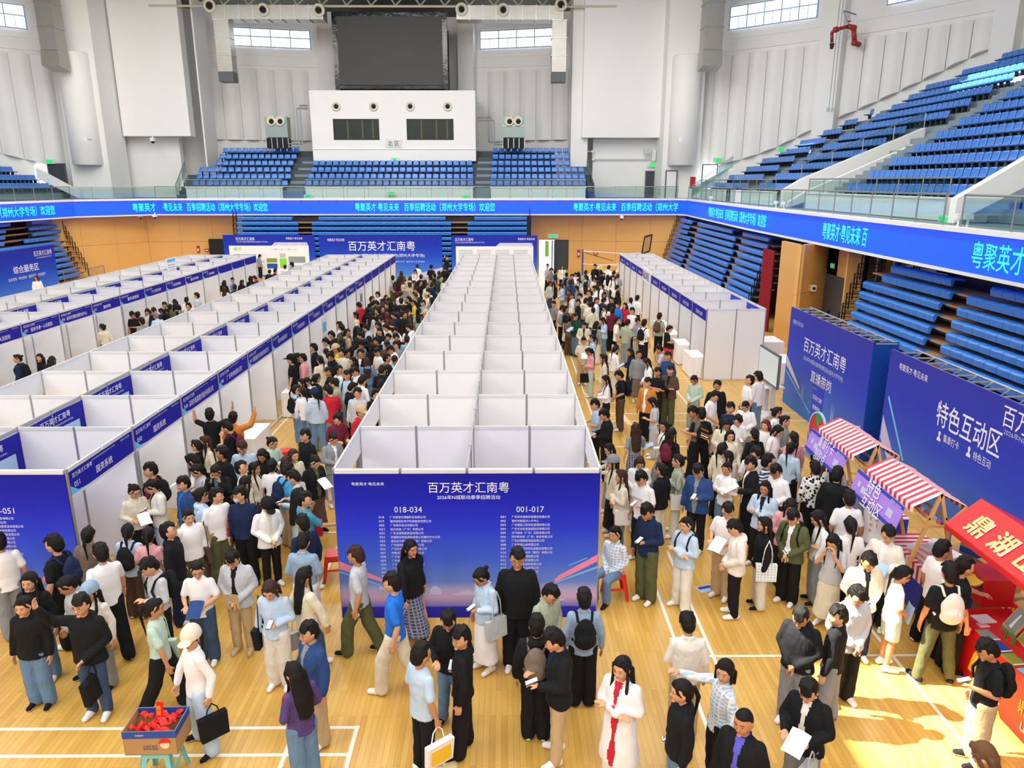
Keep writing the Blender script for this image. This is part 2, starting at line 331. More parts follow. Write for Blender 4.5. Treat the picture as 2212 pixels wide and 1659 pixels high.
def led_text(t,x0,x1,size=.62):
    a,i=on_led(x0);b,j=on_led(x1);d=Vector((*(b-a),0));n=d.normalized().cross(Vector((0,0,1)));c=(a+b)/2
    letter(t,size,'led_cyan',Vector((c.x,c.y,4.84))+n*.17,d,parent=led,w=d.length)
led_text(LT[:4],284,333);led_text(LT[4:],345,581);led_text(LT,768,1061);led_text(LT[:-6],1247,1460)
led_text(LT,1536,1662);led_text('粤聚英才·粤见未来 百',1785,1888,.66);led_text('粤聚英才·粤见未来',2113,2400,.68)
led_text(LT[-14:],-60,113)
# ================================================================ glass railings
def railing(P,h,step,label,cat='railing',post=.022,z=None):
    """P: list of 3d points along the foot of the glass"""
    t=thing('glass_railing',label,cat)
    for a,b in zip(P,P[1:]):
        a=Vector(a);b=Vector(b);L=(b-a).length;n=max(1,round(L/step));d=(b-a)/n;up=Vector((0,0,h));dn=d.normalized();s=Vector((-dn.y,dn.x,0)).normalized()*.008
        for k in range(n):
            p=a+d*k;q=p+d
            obj('glass_pane',MB().prism([p+dn*.04-s+Vector((0,0,.07)),q-dn*.04-s+Vector((0,0,.07)),q-dn*.04+s+Vector((0,0,.07)),p+dn*.04+s+Vector((0,0,.07))],(0,0,h-.14)),'glass_rail',t)
            obj('post',MB().tube(p,p+up,post,6),'rail_steel',t)
        obj('post',MB().tube(b,b+up,post,6),'rail_steel',t)
        obj('handrail',MB().tube(a+up,b+up,.03,8),'rail_steel',t)
    return t
zr=5.46
off=lambda i,d=.35:None
railing([(-26.2,57.2,zr),(12.8,57.1,zr)],.85,1.55,'straight glass railing above the far LED ribbon, in front of the end stand')
railing([(-31.1,36,zr),(-31.1,46.5,zr),(-30.35,53.4,zr),(-26.2,57.2,zr)],.85,1.55,'glass railing above the LED ribbon on the left side of the hall')
railing([(13.4,56.2,zr),(12.75,42.6,zr)],.85,1.5,'glass railing above the right ribbon, from its far corner to the first gap')
railing([(12.7,41.2,zr),(12.45,21.5,zr)],.85,1.5,'long glass railing above the right LED ribbon in front of blue seats')
railing([(12.42,20.6,zr),(12.3,12,zr)],.85,2.4,'nearest glass railing above the right LED ribbon, beside the white stair wall')
# ================================================================ seats of the upper stands (face -Y in local space)
def seat_mesh():
    mb=MB();w=.22
    # profile of the moulded shell (depth y, height z) thickened
    P=[(-.21,-.03),(-.22,.015),(-.1,-.01),(.12,.0),(.16,.05),(.2,.3),(.215,.36),(.245,.36),(.235,.3),(.19,.02),(.13,-.045),(-.1,-.05)]
    X=[(-w,.0,.03),(-w+.05,0,0),(w-.05,0,0),(w,.0,.03)]
    rows=[]
    for x,_,dip in X:
        r=[]
        for k,(y,z) in enumerate(P):
            zz=z-(dip if 4<k<9 else 0)+(dip*.6 if k in(0,1,2,3) else 0);r.append(len(mb.v));mb.v.append((x,y,zz))
        rows.append(r)
    n=len(P)
    for A,B in zip(rows,rows[1:]):
        for k in range(n): mb.f.append((A[k],B[k],B[(k+1)%n],A[(k+1)%n]));mb.m.append(0)
    mb.f.append(tuple(rows[0]));mb.m.append(0);mb.f.append(tuple(reversed(rows[-1])));mb.m.append(0)
    mb.box((-.02,.0,-.28),(.02,.2,-.04),1)
    return mb
SEATMB=seat_mesh();SEAT=SEATMB.mesh('seat_shell',['seat','black'],True)
XR=lambda k:16.03+.98*k
ZR=lambda k:6.22+.588*k
def tier(name,boxes,par=None):
    t=sempty(name)
    for k,(a,b) in enumerate(boxes): obj('step',MB().box(a,b),'step',t)
    return t
def ycirc(x,r=RW-.6): q=r*r-(x-CX)**2;return CY+math.sqrt(q) if q>0 else CY
bx=[]
for k in range(15):
    x=XR(k)-.42
    if k>=10: ymax=min(ycirc(x+1.2),51)
    else: ymax=min(ycirc(x+1.2),62)
    bx.append(((x,12.5,5.4),(x+1.02,ymax,ZR(k)-.40)))
tier('trim_4',bx);tier('trim_5',[((-19-a[0],a[1]+26,a[2]),(-19-b[0],b[1],b[2])) for a,b in bx[:11]])
# aisle half-steps
for yc,kk,side in((37.9,13,1),(50.4,10,1),(24.6,10,1),(50.4,9,-1)):
    t=sempty('trim_%d'%(6+[37.9,50.4,24.6].index(yc)+(3 if side<0 else 0)))
    for k in range(kk):
        x=XR(k)-.42;z=ZR(k)-.4
        q=[x-.49,x]
        for j,(xx,zz) in enumerate(((x-.33,z-.2),(x-.66,z-.39))):
            A=(xx,yc-.6,5.4);B=(xx+.4,yc+.6,zz)
            if side<0: A=(-19-A[0],A[1],A[2]);B=(-19-B[0],B[1],B[2])
            obj('stair_step',MB().box(A,B),'step',t)
# individual seats: the 300 nearest; the others joined
cand=[]
for k in range(15):
    x=XR(k)
    y=36.15;j=0
    while y>25.3: cand.append((3,k,j,x,y,ZR(k)));y-=.5;j+=1
    y=49.2;ylo=41.4 if k<=5 else 39.3;j=0;ymx=min(49.2,ycirc(x+1)-.3)
    y=ylo
    while y<=ymx: cand.append((2,k,j,x,y,ZR(k)));y+=.5;j+=1
    y=51.6;j=0;ymx=ycirc(x+1)-.4
    while y<=ymx and k<10: cand.append((1,k,j,x,y,ZR(k)));y+=.5;j+=1
def proj(p):
    v=Vector(p)-_C;w=v.dot(_fw);return 1106+F*v.dot(_rt)/w,829.5-F*v.dot(_up)/w,w
vis=[];rest=[]
for c in cand:
    px,py,w=proj(c[3:])
    if px>2235 or py<-20 : continue
    vis.append((w,c))
vis.sort(key=lambda q:q[0])
BL={3:'nearest right-hand block',2:'middle right-hand block',1:'farthest right-hand block'}
for w,(b,k,j,x,y,z) in vis[:300]:
    o=put('stadium_seat',SEAT,loc=(x,y,z),rz=-PI/2)
    tag(o,'blue seat, %s from the aisle, %s row up, %s'%(ordn(j),ordn(k),BL[b]),'seat','blue seats of the right-hand upper stand')
rest=[(x,y,z,-PI/2) for w,(b,k,j,x,y,z) in vis[300:]]
FAR=[[(415,620),(423,627),(430,627),(466,633),(473,640),(481,646)],[(660,1022),(665,1022),(672,1022),(675,1020)],[(1059,1265),(1061,1264),(1062,1262),(1062,1231),(1064,1230),(1064,1228)]]
for blk in FAR:
    for k,(a,b) in enumerate(blk):
        y=60+.85*k;z=6.4+.52*k
        xa=aty(a+6,400-14*k,y).x;xb=aty(b-6,400-14*k,y).x;n=round((xb-xa)/.55)
        for i in range(n+1): rest.append((xa+(xb-xa)*i/n,y,z,0))
for k in range(9):
    y=50.9+0;x=-19-XR(k)
    for yy in np.arange(51.6,min(ycirc(XR(k)+1),60)-.4,.5): rest.append((x,yy,ZR(k),PI/2))
    for yy in np.arange(40,49.3,.5): rest.append((x,yy,ZR(k),PI/2))
mb=MB()
for x,y,z,r in rest:
    n=len(mb.v);c,s=math.cos(r),math.sin(r)
    mb.v+=[(x+c*a-s*b,y+s*a+c*b,z+q) for a,b,q in SEATMB.v];mb.f+=[tuple(n+i for i in f) for f in SEATMB.f];mb.m+=SEATMB.m
o=obj('stadium_seat',mb,['seat','black'],smooth=True);o['kind']='stuff';tag(o,'rows of small blue seats of the far end stand and distant side blocks','seats')
# end-stand terraces
t=sempty('trim_13')
for k in range(7):
    y=59.55+.85*k
    obj('step',MB().box((-23.2,y,5.4),(4.0,y+.87,6.0+.52*k)),'step' if k<1 else 'step_dark',t)
t=sempty('trim_14')
for xa,xb in((615,660),(1024,1059)):
    for k in range(12):
        y=59.2+.42*k;z=5.65+.26*k;a=aty(xa+k*1.6*(1 if xa<700 else .3),400,60).x;b=aty(xb+k*1.0*(1 if xa<700 else .3),400,60).x
        obj('stair_step',MB().box((a,y,5.4),(b,y+.6,z+.02)),'step',t)
# white parapets in front of the end stand with low glass on top
for a,b,l in((402,610,'left'),(660,1022,'centre'),(1060,1265,'right')):
    xa=aty(a,404,59).x;xb=aty(b,404,59).x
    pw=thing('white_parapet','white panelled parapet in front of the %s block of the end stand'%l,'parapet')
    n=max(2,round((xb-xa)/1.6))
    for i in range(n): q=(xb-xa)/n;obj('parapet_panel',MB().box((xa+q*i+.01,58.9,5.4),(xa+q*(i+1)-.01,59.1,6.2)),'wall_white',pw)
    obj('cap',MB().box((xa-.05,58.85,6.2),(xb+.05,59.15,6.26)),'wall_white',pw)
    railing([(xa,59,6.26),(xb,59,6.26)],.55,1.5,'low glass railing on the parapet of the %s block of the end stand'%l)
# right-hand parapets and glass
for ya,yb,nm in((25.2,37,'nearest right-hand block'),(41.6,49.6,'middle right-hand block'),(51.2,57.5,'farthest right-hand block')):
    p=thing('white_parapet','white parapet in front of the %s of seats'%nm,'parapet')
    obj('parapet_wall',MB().box((14.55,ya,5.4),(14.75,yb,6.1)),'wall_white',p);obj('cap',MB().box((14.5,ya,6.1),(14.8,yb,6.16)),'slab_white',p)
    railing([(14.65,yb,6.16),(14.65,ya,6.16)],.62,1.6,'glass railing on the parapet of the %s'%nm)
# stair side walls with glass on top (stair between nearest and middle block, and one at the right edge)
def stairwall(lab,x0,z0,x1,z1,y,th=.45,h=.9,tail=0):
    t=thing('stair_wall',lab,'wall')
    obj('wall_slab',MB().prism([(x0-.9,y,5.4),(x1,y,z1-1.0-.3),(x1,y,z1),(x0,y,z0),(x0-.9,y,z0-.55)],(0,th,0)),'slab_white',t)
    return t
stairwall('white sloping stair wall rising between the middle and nearest seat blocks',15.2,6.8,21.2,9.3,39.4,.35)
stairwall('thicker white sloping stair wall in front of the steps of the nearest block',15.2,6.2,21.2,8.85,38.6,.3)
railing([(15.2,39.55,6.8),(21.2,39.55,9.3)],.75,1.6,'sloping glass railing on the white stair wall between seat blocks')
stairwall('white stair wall at the right edge of the picture',14.9,6.7,20.5,10.2,23.6,.35)
for s,nm in((1,'right'),(-1,'left')):
    f=lambda x:x if s>0 else -19-x
    t=thing('stair_wall','white sloping stair wall beside the grey steps in the far %s corner'%nm,'wall')
    obj('wall_slab',MB().prism([(f(14.2),59.6,5.4),(f(14.2),59.6,6.0),(f(17.2),59.6,7.7),(f(17.2),59.6,6.9)],(0,.25,0)),'slab_white',t)
# ================================================================ fittings of the far wall
def nozzle(c,ax,r,lab,grp='round jet air nozzles'):
    n=MB().lathe([(r*.55,-.25),(r,-.12),(r*1.02,.02),(r*.8,.07),(r*.62,.02),(r*.6,-.05)],c,ax,20);t=thing('air_nozzle',lab,'vent',group=grp)
    obj('rim',n,'vent_cream',t,smooth=True);obj('throat',MB().lathe([(0,.0),(r*.45,.01),(r*.5,.02)],c,Vector(ax)+Vector((.25,0,-.2)),16),'vent_hole',t)
Yb=63.2
mat('mullion_dark','565C3C',.6)
box=thing('control_room','white control room box with two dark windows above the centre seats','room')
a=aty(667,195,Yb);b=aty(1028,348,Yb)
obj('front_wall',MB().box((a.x,Yb,b.z),(b.x,Yb+.4,a.z)),'slab_white',box);obj('shell',MB().box((a.x,Yb+.4,b.z),(b.x,69,a.z)),'wall_white',box)
obj('ledge',MB().box((a.x-.05,Yb-.06,aty(800,323,Yb).z),(b.x+.05,Yb,aty(800,321,Yb).z)),'wall_white',box)
for x0,x1 in((719,820),(878,980)):
    p=aty(x0,257,Yb);q=aty(x1,302,Yb)
    f=obj('window',MB().box((p.x,Yb-.05,q.z),(q.x,Yb+.0,q.z+.07)).box((p.x,Yb-.05,p.z-.07),(q.x,Yb,p.z)).box((p.x,Yb-.05,q.z),(p.x+.07,Yb,p.z)).box((q.x-.07,Yb-.05,q.z),(q.x,Yb,p.z)),'black',box)
    obj('pane',MB().box((p.x+.07,Yb-.02,q.z+.07),(q.x-.07,Yb-.005,p.z-.07)),'control_glass',f)
    for u in(.3,.62,.85): obj('mullion',MB().box((p.x+(q.x-p.x)*u,Yb-.03,q.z+.07),(p.x+(q.x-p.x)*u+.12,Yb-.021,p.z-.07)),'mullion_dark',f)
for i,x in enumerate((726,807,886,967)):
    p=aty(x,230,Yb-.05);nozzle(p,(0,-1,0),.36,'%s round air nozzle from the left on the control room front'%ordn(i))
pl=thing('sign_plate','grey steel plate with two black characters between the control room windows','sign')
p=aty(833,301,Yb-.04);q=aty(867,319,Yb-.04);obj('plate',MB().box((p.x,Yb-.06,q.z),(q.x,Yb-.01,p.z)),'alu',pl)
letter('北 区',.42,'black',((p.x+q.x)/2,Yb-.06,(p.z+q.z)/2),(1,0,0),parent=pl,bold=.01,w=.9)
scr=thing('video_screen','large switched-off dark video screen above the control room','screen')
p=aty(715,26,64);q=aty(968,192,64);obj('surround',MB().box((p.x,64,q.z),(q.x,64.5,p.z)),'screen_frame',scr)
p=aty(726,35,63.9);q=aty(957,184,63.9);obj('display',MB().box((p.x,63.85,q.z),(q.x,64,p.z)),'screen',scr)
obj('mount',MB().box((-13.5,64.5,13.8),(-5,70,19.2)),'dark',scr)
# air ducts
for s,nm in((-1,'left'),(1,'right')):
    X=(456,696) if s<0 else (985,1216)
    d=thing('air_duct','long horizontal galvanised air duct under the roof, %s of the screen'%nm,'duct')
    a=aty(X[0],20,62.6);b=aty(X[1],20,62.6);n=8
    for i in range(n):
        u=a.x+(b.x-a.x)*i/n;v=a.x+(b.x-a.x)*(i+1)/n
        obj('duct_section',MB().box((u+.02,62.6,18.75),(v-.02,64.0,19.75)),'galv',d);obj('flange',MB().box((v-.03,62.55,18.7),(v+.03,64.05,19.8)),'alu',d)
    for i,x in enumerate(((452,568,688) if s<0 else (997,1087,1212))):
        p=aty(x,(12,21,22)[i] if s<0 else (20,21,10)[i],62.5);nozzle(p,(0,-1,-.15),.47,'%s air nozzle from the left on the duct %s of the screen'%(ordn(i),nm))
    x0=aty(462 if s<0 else 1193,60,62.6).x;x1=aty(494 if s<0 else 1224,60,62.6).x;zb=aty(480,176,62.6).z;zm=aty(480,155,62.6).z
    d=thing('drop_duct','galvanised drop duct with dark open end hanging %s of the screen'%nm,'duct')
    for k in range(3): obj('duct_section',MB().box((x0,62.6,zm+(18.75-zm)*k/3+.02),(x1,63.7,zm+(18.75-zm)*(k+1)/3)),'galv',d);obj('flange',MB().box((x0-.05,62.55,zm+(18.75-zm)*(k+1)/3-.06),(x1+.05,63.75,zm+(18.75-zm)*(k+1)/3)),'alu',d)
    obj('duct_mouth',MB().box((x0,62.6,zb),(x1,63.7,zm)),'door_grey',d)
    X=(1522,1562,57.5) if s>0 else (83,119,57.5)
    a=aty(X[0],75,X[2]);b=aty(X[1],75,X[2]);zb=aty(X[1],150,X[2]).z;zm=aty(X[1],108,X[2]).z
    d=thing('drop_duct','tall galvanised drop duct beside the round column at the %s'%nm,'duct')
    for k in range(3): obj('duct_section',MB().box((a.x,X[2],zm+(20.5-zm)*k/3+.02),(b.x,X[2]+1.3,zm+(20.5-zm)*(k+1)/3)),'galv',d);obj('flange',MB().box((a.x-.06,X[2]-.05,zm+(20.5-zm)*(k+1)/3-.07),(b.x+.06,X[2]+1.35,zm+(20.5-zm)*(k+1)/3)),'alu',d)
    obj('duct_mouth',MB().prism([(a.x-.05,X[2]-.1,zb+.25),(a.x-.05,X[2]+1.3,zb),(a.x-.05,X[2]+1.3,zm),(a.x-.05,X[2],zm)],(b.x-a.x+.1,0,0)),'galv',d)
# air-conditioning cabinets
for x0,x1,nm in((571,624,'left'),(1086,1133,'right')):
    Y=63.0;a=aty(x0,252,Y);b=aty(x1,320,Y);w=b.x-a.x
    t=thing('air_conditioner','grey-green air handling cabinet with twin round nozzles, %s of the control room'%nm,'air conditioner')
    zs=[aty(600,v,Y).z for v in(252,271,297,320)]
    obj('cabinet',MB().box((a.x,Y,zs[2]),(b.x,Y+1.0,zs[0])),'ac_green',t)
    obj('front_panel',MB().box((a.x+.1,Y-.03,zs[2]+.05),(b.x-.1,Y,zs[1]-.03)),'ac_green',t)
    obj('frame_rail',MB().box((a.x,Y-.04,zs[1]-.03),(b.x,Y,zs[1]+.03)),'alu',t)
    for i in range(4): obj('grille',MB().box((a.x+w*i/4+.03,Y-.02,zs[3]),(a.x+w*(i+1)/4-.03,Y+.9,zs[2]-.04)),'vent_hole',t)
    for i in range(5): obj('grille_post',MB().box((a.x+w*i/4-.03,Y-.04,zs[3]),(a.x+w*i/4+.03,Y,zs[2]-.04)),'alu',t)
    for u in(.3,.7): obj('nozzle',MB().lathe([(.15,-.02),(.38,0),(.4,.1),(.28,.16),(.2,.08),(.0,.02)],(a.x+w*u,Y-.01,(zs[0]+zs[1])/2),(0,-1,0),18),['vent_cream'],t,smooth=True);obj('nozzle_throat',MB().lathe([(0,.12),(.2,.121)],(a.x+w*u+.03,Y-.02,(zs[0]+zs[1])/2-.04),(0,-1,0),14),'vent_hole',t)
    p=thing('insulated_pipes','pair of silver insulated pipes between cabinet and control room, %s side'%nm,'pipe')
    if nm=='left': P=[(b.x+.0,62.9,zs[3]+.1),(b.x+.9,62.9,zs[3]+.1),(b.x+.9,62.9,zs[0]+.6),(aty(667,240,Y).x,62.9,zs[0]+.6)]
    else: P=[(a.x,62.9,zs[3]+.3),(a.x-.7,62.9,zs[3]+.3),(a.x-.7,62.9,zs[0]-.3),(aty(1030,240,Y).x,62.9,zs[0]-.3)]
    obj('pipe',MB().path(P,.07,6),'alu',p);obj('pipe',MB().path([(x+(.25 if nm=='left' else -.25)*(0 if i in(0,3) else 1),y,z+.22) for i,(x,y,z) in enumerate(P)],.07,6),'alu',p)
# ---- doors and signs on the gallery level
def door(k,x0,y0,x1,y1,Y,m='door_dark',frame=True,zb=5.4):
    t=sempty('door_%d'%k);a=aty(x0,y0,Y);b=aty(x1,y1,Y)
    obj('door_leaf',MB().box((a.x,Y-.06,zb),(b.x,Y-.02,a.z)),m,t)
    if frame: obj('door_frame',MB().box((a.x-.08,Y-.1,zb),(a.x,Y,a.z+.08)).box((b.x,Y-.1,zb),(b.x+.08,Y,a.z+.08)).box((a.x,Y-.1,a.z),(b.x,Y,a.z+.08)),'door_grey',t)
door(1,248,366,282,425,64.35);door(2,1396,371,1415,425,64.35);door(3,201,368,233,425,62.5,'ac_green');door(4,1519,357,1545,402,61.0,'sky_glass')
door(5,105,355,150,425,60.8,'door_dark');door(6,78,355,104,425,60.7,'sky_glass',False);door(7,1440,370,1458,425,61.3,'wall_white')
def exitsign(x,y,Y,lab,w=.75,h=.28):
    p=aty(x,y,Y);t=thing('exit_sign',lab,'sign');obj('housing',MB().box((p.x-w/2-.03,Y-.08,p.z-h/2-.03),(p.x+w/2+.03,Y-.02,p.z+h/2+.03)),'sign_box',t)
    obj('lit_panel',MB().box((p.x-w*.3,Y-.09,p.z-h/2),(p.x+w*.3,Y-.08,p.z+h/2)),'sign_green',t);return t
exitsign(853,345,63.0,'green emergency exit sign below the control room',.6,.25)
exitsign(260,359,64.2,'green exit sign above the dark door left of the end stand')
exitsign(108,349,60.6,'green exit sign above the open doorway at far left');exitsign(1409,356,64.2,'green exit sign above the dark door right of the end stand')
exitsign(1551,346,60.9,'green exit sign above the bright doorway at the right');exitsign(1687,323,52,'small green exit sign on the wall above the farthest right seats',.6,.25)
exitsign(846,418,58.8,'green exit sign low on the centre parapet',.6,.22);exitsign(666,424,58.8,'green exit sign at the left end of the centre parapet',.6,.22);exitsign(1006,426,58.8,'green exit sign at the right end of the centre parapet',.6,.22)
def signbox(lab,P,right,w,h):
    t=thing('exit_sign',lab,'sign');r=Vector(right);n=r.cross(Vector((0,0,1)));A=Vector(P)
    q=[A-r*w/2-Vector((0,0,h/2)),A+r*w/2-Vector((0,0,h/2)),A+r*w/2+Vector((0,0,h/2)),A-r*w/2+Vector((0,0,h/2))]
    obj('housing',MB().prism(q,-n*.06),'sign_box',t);q2=[A+(v-A)*.8+n*.01 for v in q];obj('lit_panel',MB().prism(q2,-n*.008),'sign_green',t)
p=atx(2039,476,14.4);signbox('green exit sign behind the right railing, beside two white cameras',p,(0,-1,0),.7,.3)
def dome(x,y,Y,lab,r=.22):
    p=aty(x,y,Y);t=thing('security_camera',lab,'camera');obj('housing',MB().box((p.x-r*.5,Y-.35,p.z-r*.4),(p.x+r*.5,Y-.02,p.z+r*.5)),'white',t);obj('bracket',MB().box((p.x-.03,Y-.2,p.z+r*.4),(p.x+.03,Y-.1,p.z+r*.5+.12)),'white',t);obj('lens_dome',MB().lathe([(r*.5,0),(r*.5,r*.3),(r*.3,r*.6),(0,r*.7)],(p.x,Y-.2,p.z-r*.3),(0,0,-1),12),'black',t,smooth=True)
dome(332,302,62.9,'white dome camera under the left flat wall slab',.3);dome(1433,303,62.9,'white camera at the lower corner of the right flat wall slab',.3);dome(306,467,57.0,'small white camera under the ribbon at left');dome(337,466,57.0,'second small camera under the ribbon at left');dome(1342,469,56.8,'camera under the ribbon near the right far corner')
for i,(x,y) in enumerate(((2070,470),(2090,474),(1678,418),(1695,421),(1536,410))):
    p=atx(x,y+10,12.6);p.z=5.46;t=thing('security_camera',['larger white camera on the right ledge','white camera on a post beside the larger one, right ledge','first small white camera on the far right ledge','second small white camera on the far right ledge','white camera near the far right corner ledge'][i],'camera')
    obj('post',MB().tube(p,p+Vector((0,0,.22)),.03,6),'white',t);obj('head',MB().box((p.x-.1,p.y-.08,p.z+.2),(p.x+.1,p.y+.08,p.z+.34)),'white',t)
# wall posters / red cabinets
for lab,x0,y0,x1,y1,Y,m in(('red fire cabinet beside the far left doorway',163,380,174,425,62.2,'red_box'),('red fire cabinet left of the bright right doorway',1491,382,1500,407,60.9,'red_box'),('small white notice plate with red print at far left',178,378,194,389,62.2,'sign_box')):
    a=aty(x0,y0,Y);b=aty(x1,y1,Y);t=thing('wall_box',lab,'cabinet' if 'cab' in lab else 'sign');obj('body',MB().box((a.x,Y-.2,b.z),(b.x,Y,a.z)),m,t);obj('front_plate',MB().box((a.x+.05,Y-.22,b.z+.05),(b.x-.05,Y-.2,a.z-.05)),m,t)
# red fire pipe assembly on the pilaster
t=thing('fire_pipe','red angular fire pipe with valves on the right pilaster','pipe');Y=53.5
q=[aty(*v,Y) for v in((1797,92),(1797,70),(1806,64),(1832,57),(1844,60),(1846,93),(1858,97))]
obj('pipe_run',MB().path(q[:4],.11,8).path(q[3:],.17,8),'red_pipe',t,smooth=True)
for v in(2,4,5): obj('elbow',MB().lathe([(0,-.2),(.2,-.12),(.22,0),(.2,.12),(0,.2)],q[v],(0,0,1),10),'red_pipe',t,smooth=True)
obj('valve_wheel',MB().lathe([(0,.2),(.12,.2),(.12,.25),(0,.25)],aty(1833,54,Y),(0,0,1),10),'red_pipe',t);obj('end_nozzle',MB().lathe([(0,-.2),(.1,-.2),(.16,.15),(0,.16)],aty(1797,99,Y),(0,0,1),10),'black',t)
obj('bracket',MB().path([aty(*v,Y) for v in((1822,24),(1832,26),(1850,32),(1848,52))],.04,6).path([aty(*v,Y) for v in((1822,24),(1834,52))],.04,6),'rail_steel',t)
t=thing('power_cables','thin dark cables running down the right pilaster to two small boxes','cable')
for x in(1803,1810): obj('cable',MB().tube(aty(x+12,0,54),aty(x-13,240,54),.018,5),'door_grey',t)
for x in(1788,1798): a=aty(x-3,233,53.9);b=aty(x+3,242,53.9);obj('junction_box',MB().box((a.x,53.8,b.z),(b.x,53.9,a.z)),'sign_box',t)
t=thing('score_sign','dark notice board with faint red print at the top right','sign');a=atx(2187,95,30.5);b=atx(2214,50,30.5)
obj('board',MB().box((30.5,a.y,13.2),(30.7,a.y-3,15.3)),'control_glass',t);letter('售票处',.3,'lettering_red',(30.49,a.y-1.2,14.8),(0,-1,0),parent=t)

for lab,x0,y0,x1,y1,Y,m in(('grey wall speaker left of the dark left door',256,324,266,332,63.9,'grey_plastic'),('slim grey antenna box under the left slab',243,322,252,350,63.9,'sign_box'),('grey wall speaker under the right slab',1391,321,1402,333,63.9,'grey_plastic'),('slim grey antenna box beside the right round column',1408,324,1415,347,63.9,'sign_box'),('white round-cornered switch box on the right column',1464,297,1472,307,59.0,'white'),('white switch box on the left column',184,297,192,305,58.2,'white')):
    a=aty(x0,y0,Y);b=aty(x1,y1,Y);t=thing('wall_box',lab,'box');obj('body',MB().box((a.x,Y-.25,b.z),(b.x,Y,a.z)),m,t);obj('bracket',MB().tube(((a.x+b.x)/2,Y,(a.z+b.z)/2),((a.x+b.x)/2,Y+.6,(a.z+b.z)/2),.04,6),'rail_steel',t)
for s_,nm in((-1,'left'),(1,'right')):
    x0=aty(383 if s_<0 else 1283,425,59.5).x;x1=aty(398 if s_<0 else 1268,350,62.5).x
    railing([(x0,59.4,5.5),(x1,62.6,7.4)],.9,1.3,'sloping glass stair railing at the %s end of the end stand'%nm)
    t=sempty('trim_%d'%(16 if s_<0 else 17))
    for k in range(6): obj('stair_step',MB().box((min(x0,x1)-.1 if s_>0 else x0,59.4+.5*k,5.4),((x0+.1) if s_>0 else x0+1.6,59.95+.5*k,5.7+.3*k)),'step_dark',t)
railing([(14.4,59.3,5.5),(17.4,59.3,7.7)],.85,1.3,'sloping glass stair railing in the far right corner below the blue seats')
t=thing('wall_conduit','thin grey conduit running along the wall under the right slab','pipe');P=[aty(x,y,64.2) for x,y in((1243,327),(1280,327),(1281,344),(1405,344))];obj('conduit_run',MB().path(P,.05,5),'sign_box',t)
for i,q in enumerate(P[1:3]): obj('elbow_box',MB().box((q.x-.1,64.1,q.z-.1),(q.x+.1,64.25,q.z+.1)),'sign_box',t)
# ================================================================ lower hall walls in timber panels
def panel_wall(name,a,b,z1=5.1,w=2.4,m='wood_wall',th=.12):
    t=sempty(name);a=Vector((*a,0));b=Vector((*b,0));d=b-a;L=d.length;n=max(1,round(L/w));u=d/n;dn=d.normalized();nn=Vector((dn.y,-dn.x,0))
    for i in range(n):
        for z0,zz in((0,2.2),(2.215,z1)):
            p=a+u*i+dn*.006;q=a+u*(i+1)-dn*.006
            obj('wall_panel',MB().prism([p+Vector((0,0,z0)),q+Vector((0,0,z0)),q-nn*th+Vector((0,0,z0)),p-nn*th+Vector((0,0,z0))],(0,0,zz-z0)),m,t)
    return t
NY=58.6
dl=aty(1165,518,NY);dr=aty(1227,518,NY)
w=panel_wall('wall_north_lower',(1.9,NY),(dl.x-.05,NY),w=1);panel_wall('wall_north_lower',(dr.x+.05,NY),(5.9,NY));struct('trim_15',MB().box((dl.x-.05,NY,2.3),(dr.x+.05,NY+.12,5.1)),'wood_wall')
panel_wall('wall_north_lower',(5.9,NY),(13.6,57.4),4.3);panel_wall('wall_north_lower',(-33.5,50.5),(-27.5,58.0));panel_wall('wall_north_lower',(-27.5,58.0),(-20.3,NY))
# open doorway with daylight and a dark leaf
t=sempty('door_8');obj('door_leaf',MB().box((dl.x+1.15,NY-.1,0),(dr.x,NY-.04,2.25)),'door_dark',t);obj('door_leaf',MB().box((dl.x+.95,NY-.55,0),(dl.x+1.03,NY+.1,2.25)),'door_grey',t)
obj('lit_outside',MB().box((dl.x,NY+.1,0),(dl.x+1.2,NY+.16,2.28)),'sky_glass',t);obj('shrub_outside',MB().box((dl.x+.45,NY+.05,1.0),(dl.x+.75,NY+.08,2.2)),'green_leaf',t)
a=aty(1195,510,NY-.1);tt=thing('exit_sign','green exit sign above the open doorway under the ribbon','sign');obj('housing',MB().box((a.x-.42,NY-.12,a.z-.17),(a.x+.42,NY-.02,a.z+.17)),'sign_box',tt);obj('lit_panel',MB().box((a.x-.2,NY-.13,a.z-.12),(a.x+.2,NY-.12,a.z+.12)),'sign_green',tt)
t=sempty('door_9');a=aty(452,516,58.2);b=aty(492,516,58.2);obj('door_leaf',MB().box((a.x,58.0,0),(b.x,58.2,a.z)),'black',t)
for lab,x,y,w_,h_,m in(('small red alarm box right of the open doorway',1250,547,.22,.55,'red_box'),('small red alarm pair near the volleyball net',1286,546,.3,.2,'red_box'),('red notice strip beside the dark left doorway',448,540,.35,.18,'red_box'),('small red box on the timber wall left of the banner',429,538,.2,.5,'red_box')):
    p=aty(x,y,57.7 if x>1200 else 57.9);yy=NY-.02 if 1200<x<1258 else (58.35 if x>1258 else 58.3);p=aty(x,y,yy);tt=thing('alarm_box',lab,'alarm');obj('body',MB().box((p.x-w_/2,yy-.1,p.z-h_/2),(p.x+w_/2,yy,p.z+h_/2)),m,tt);obj('plate',MB().box((p.x-w_*.3,yy-.12,p.z-h_*.3),(p.x+w_*.3,yy-.1,p.z+h_*.1)),'sign_box',tt)
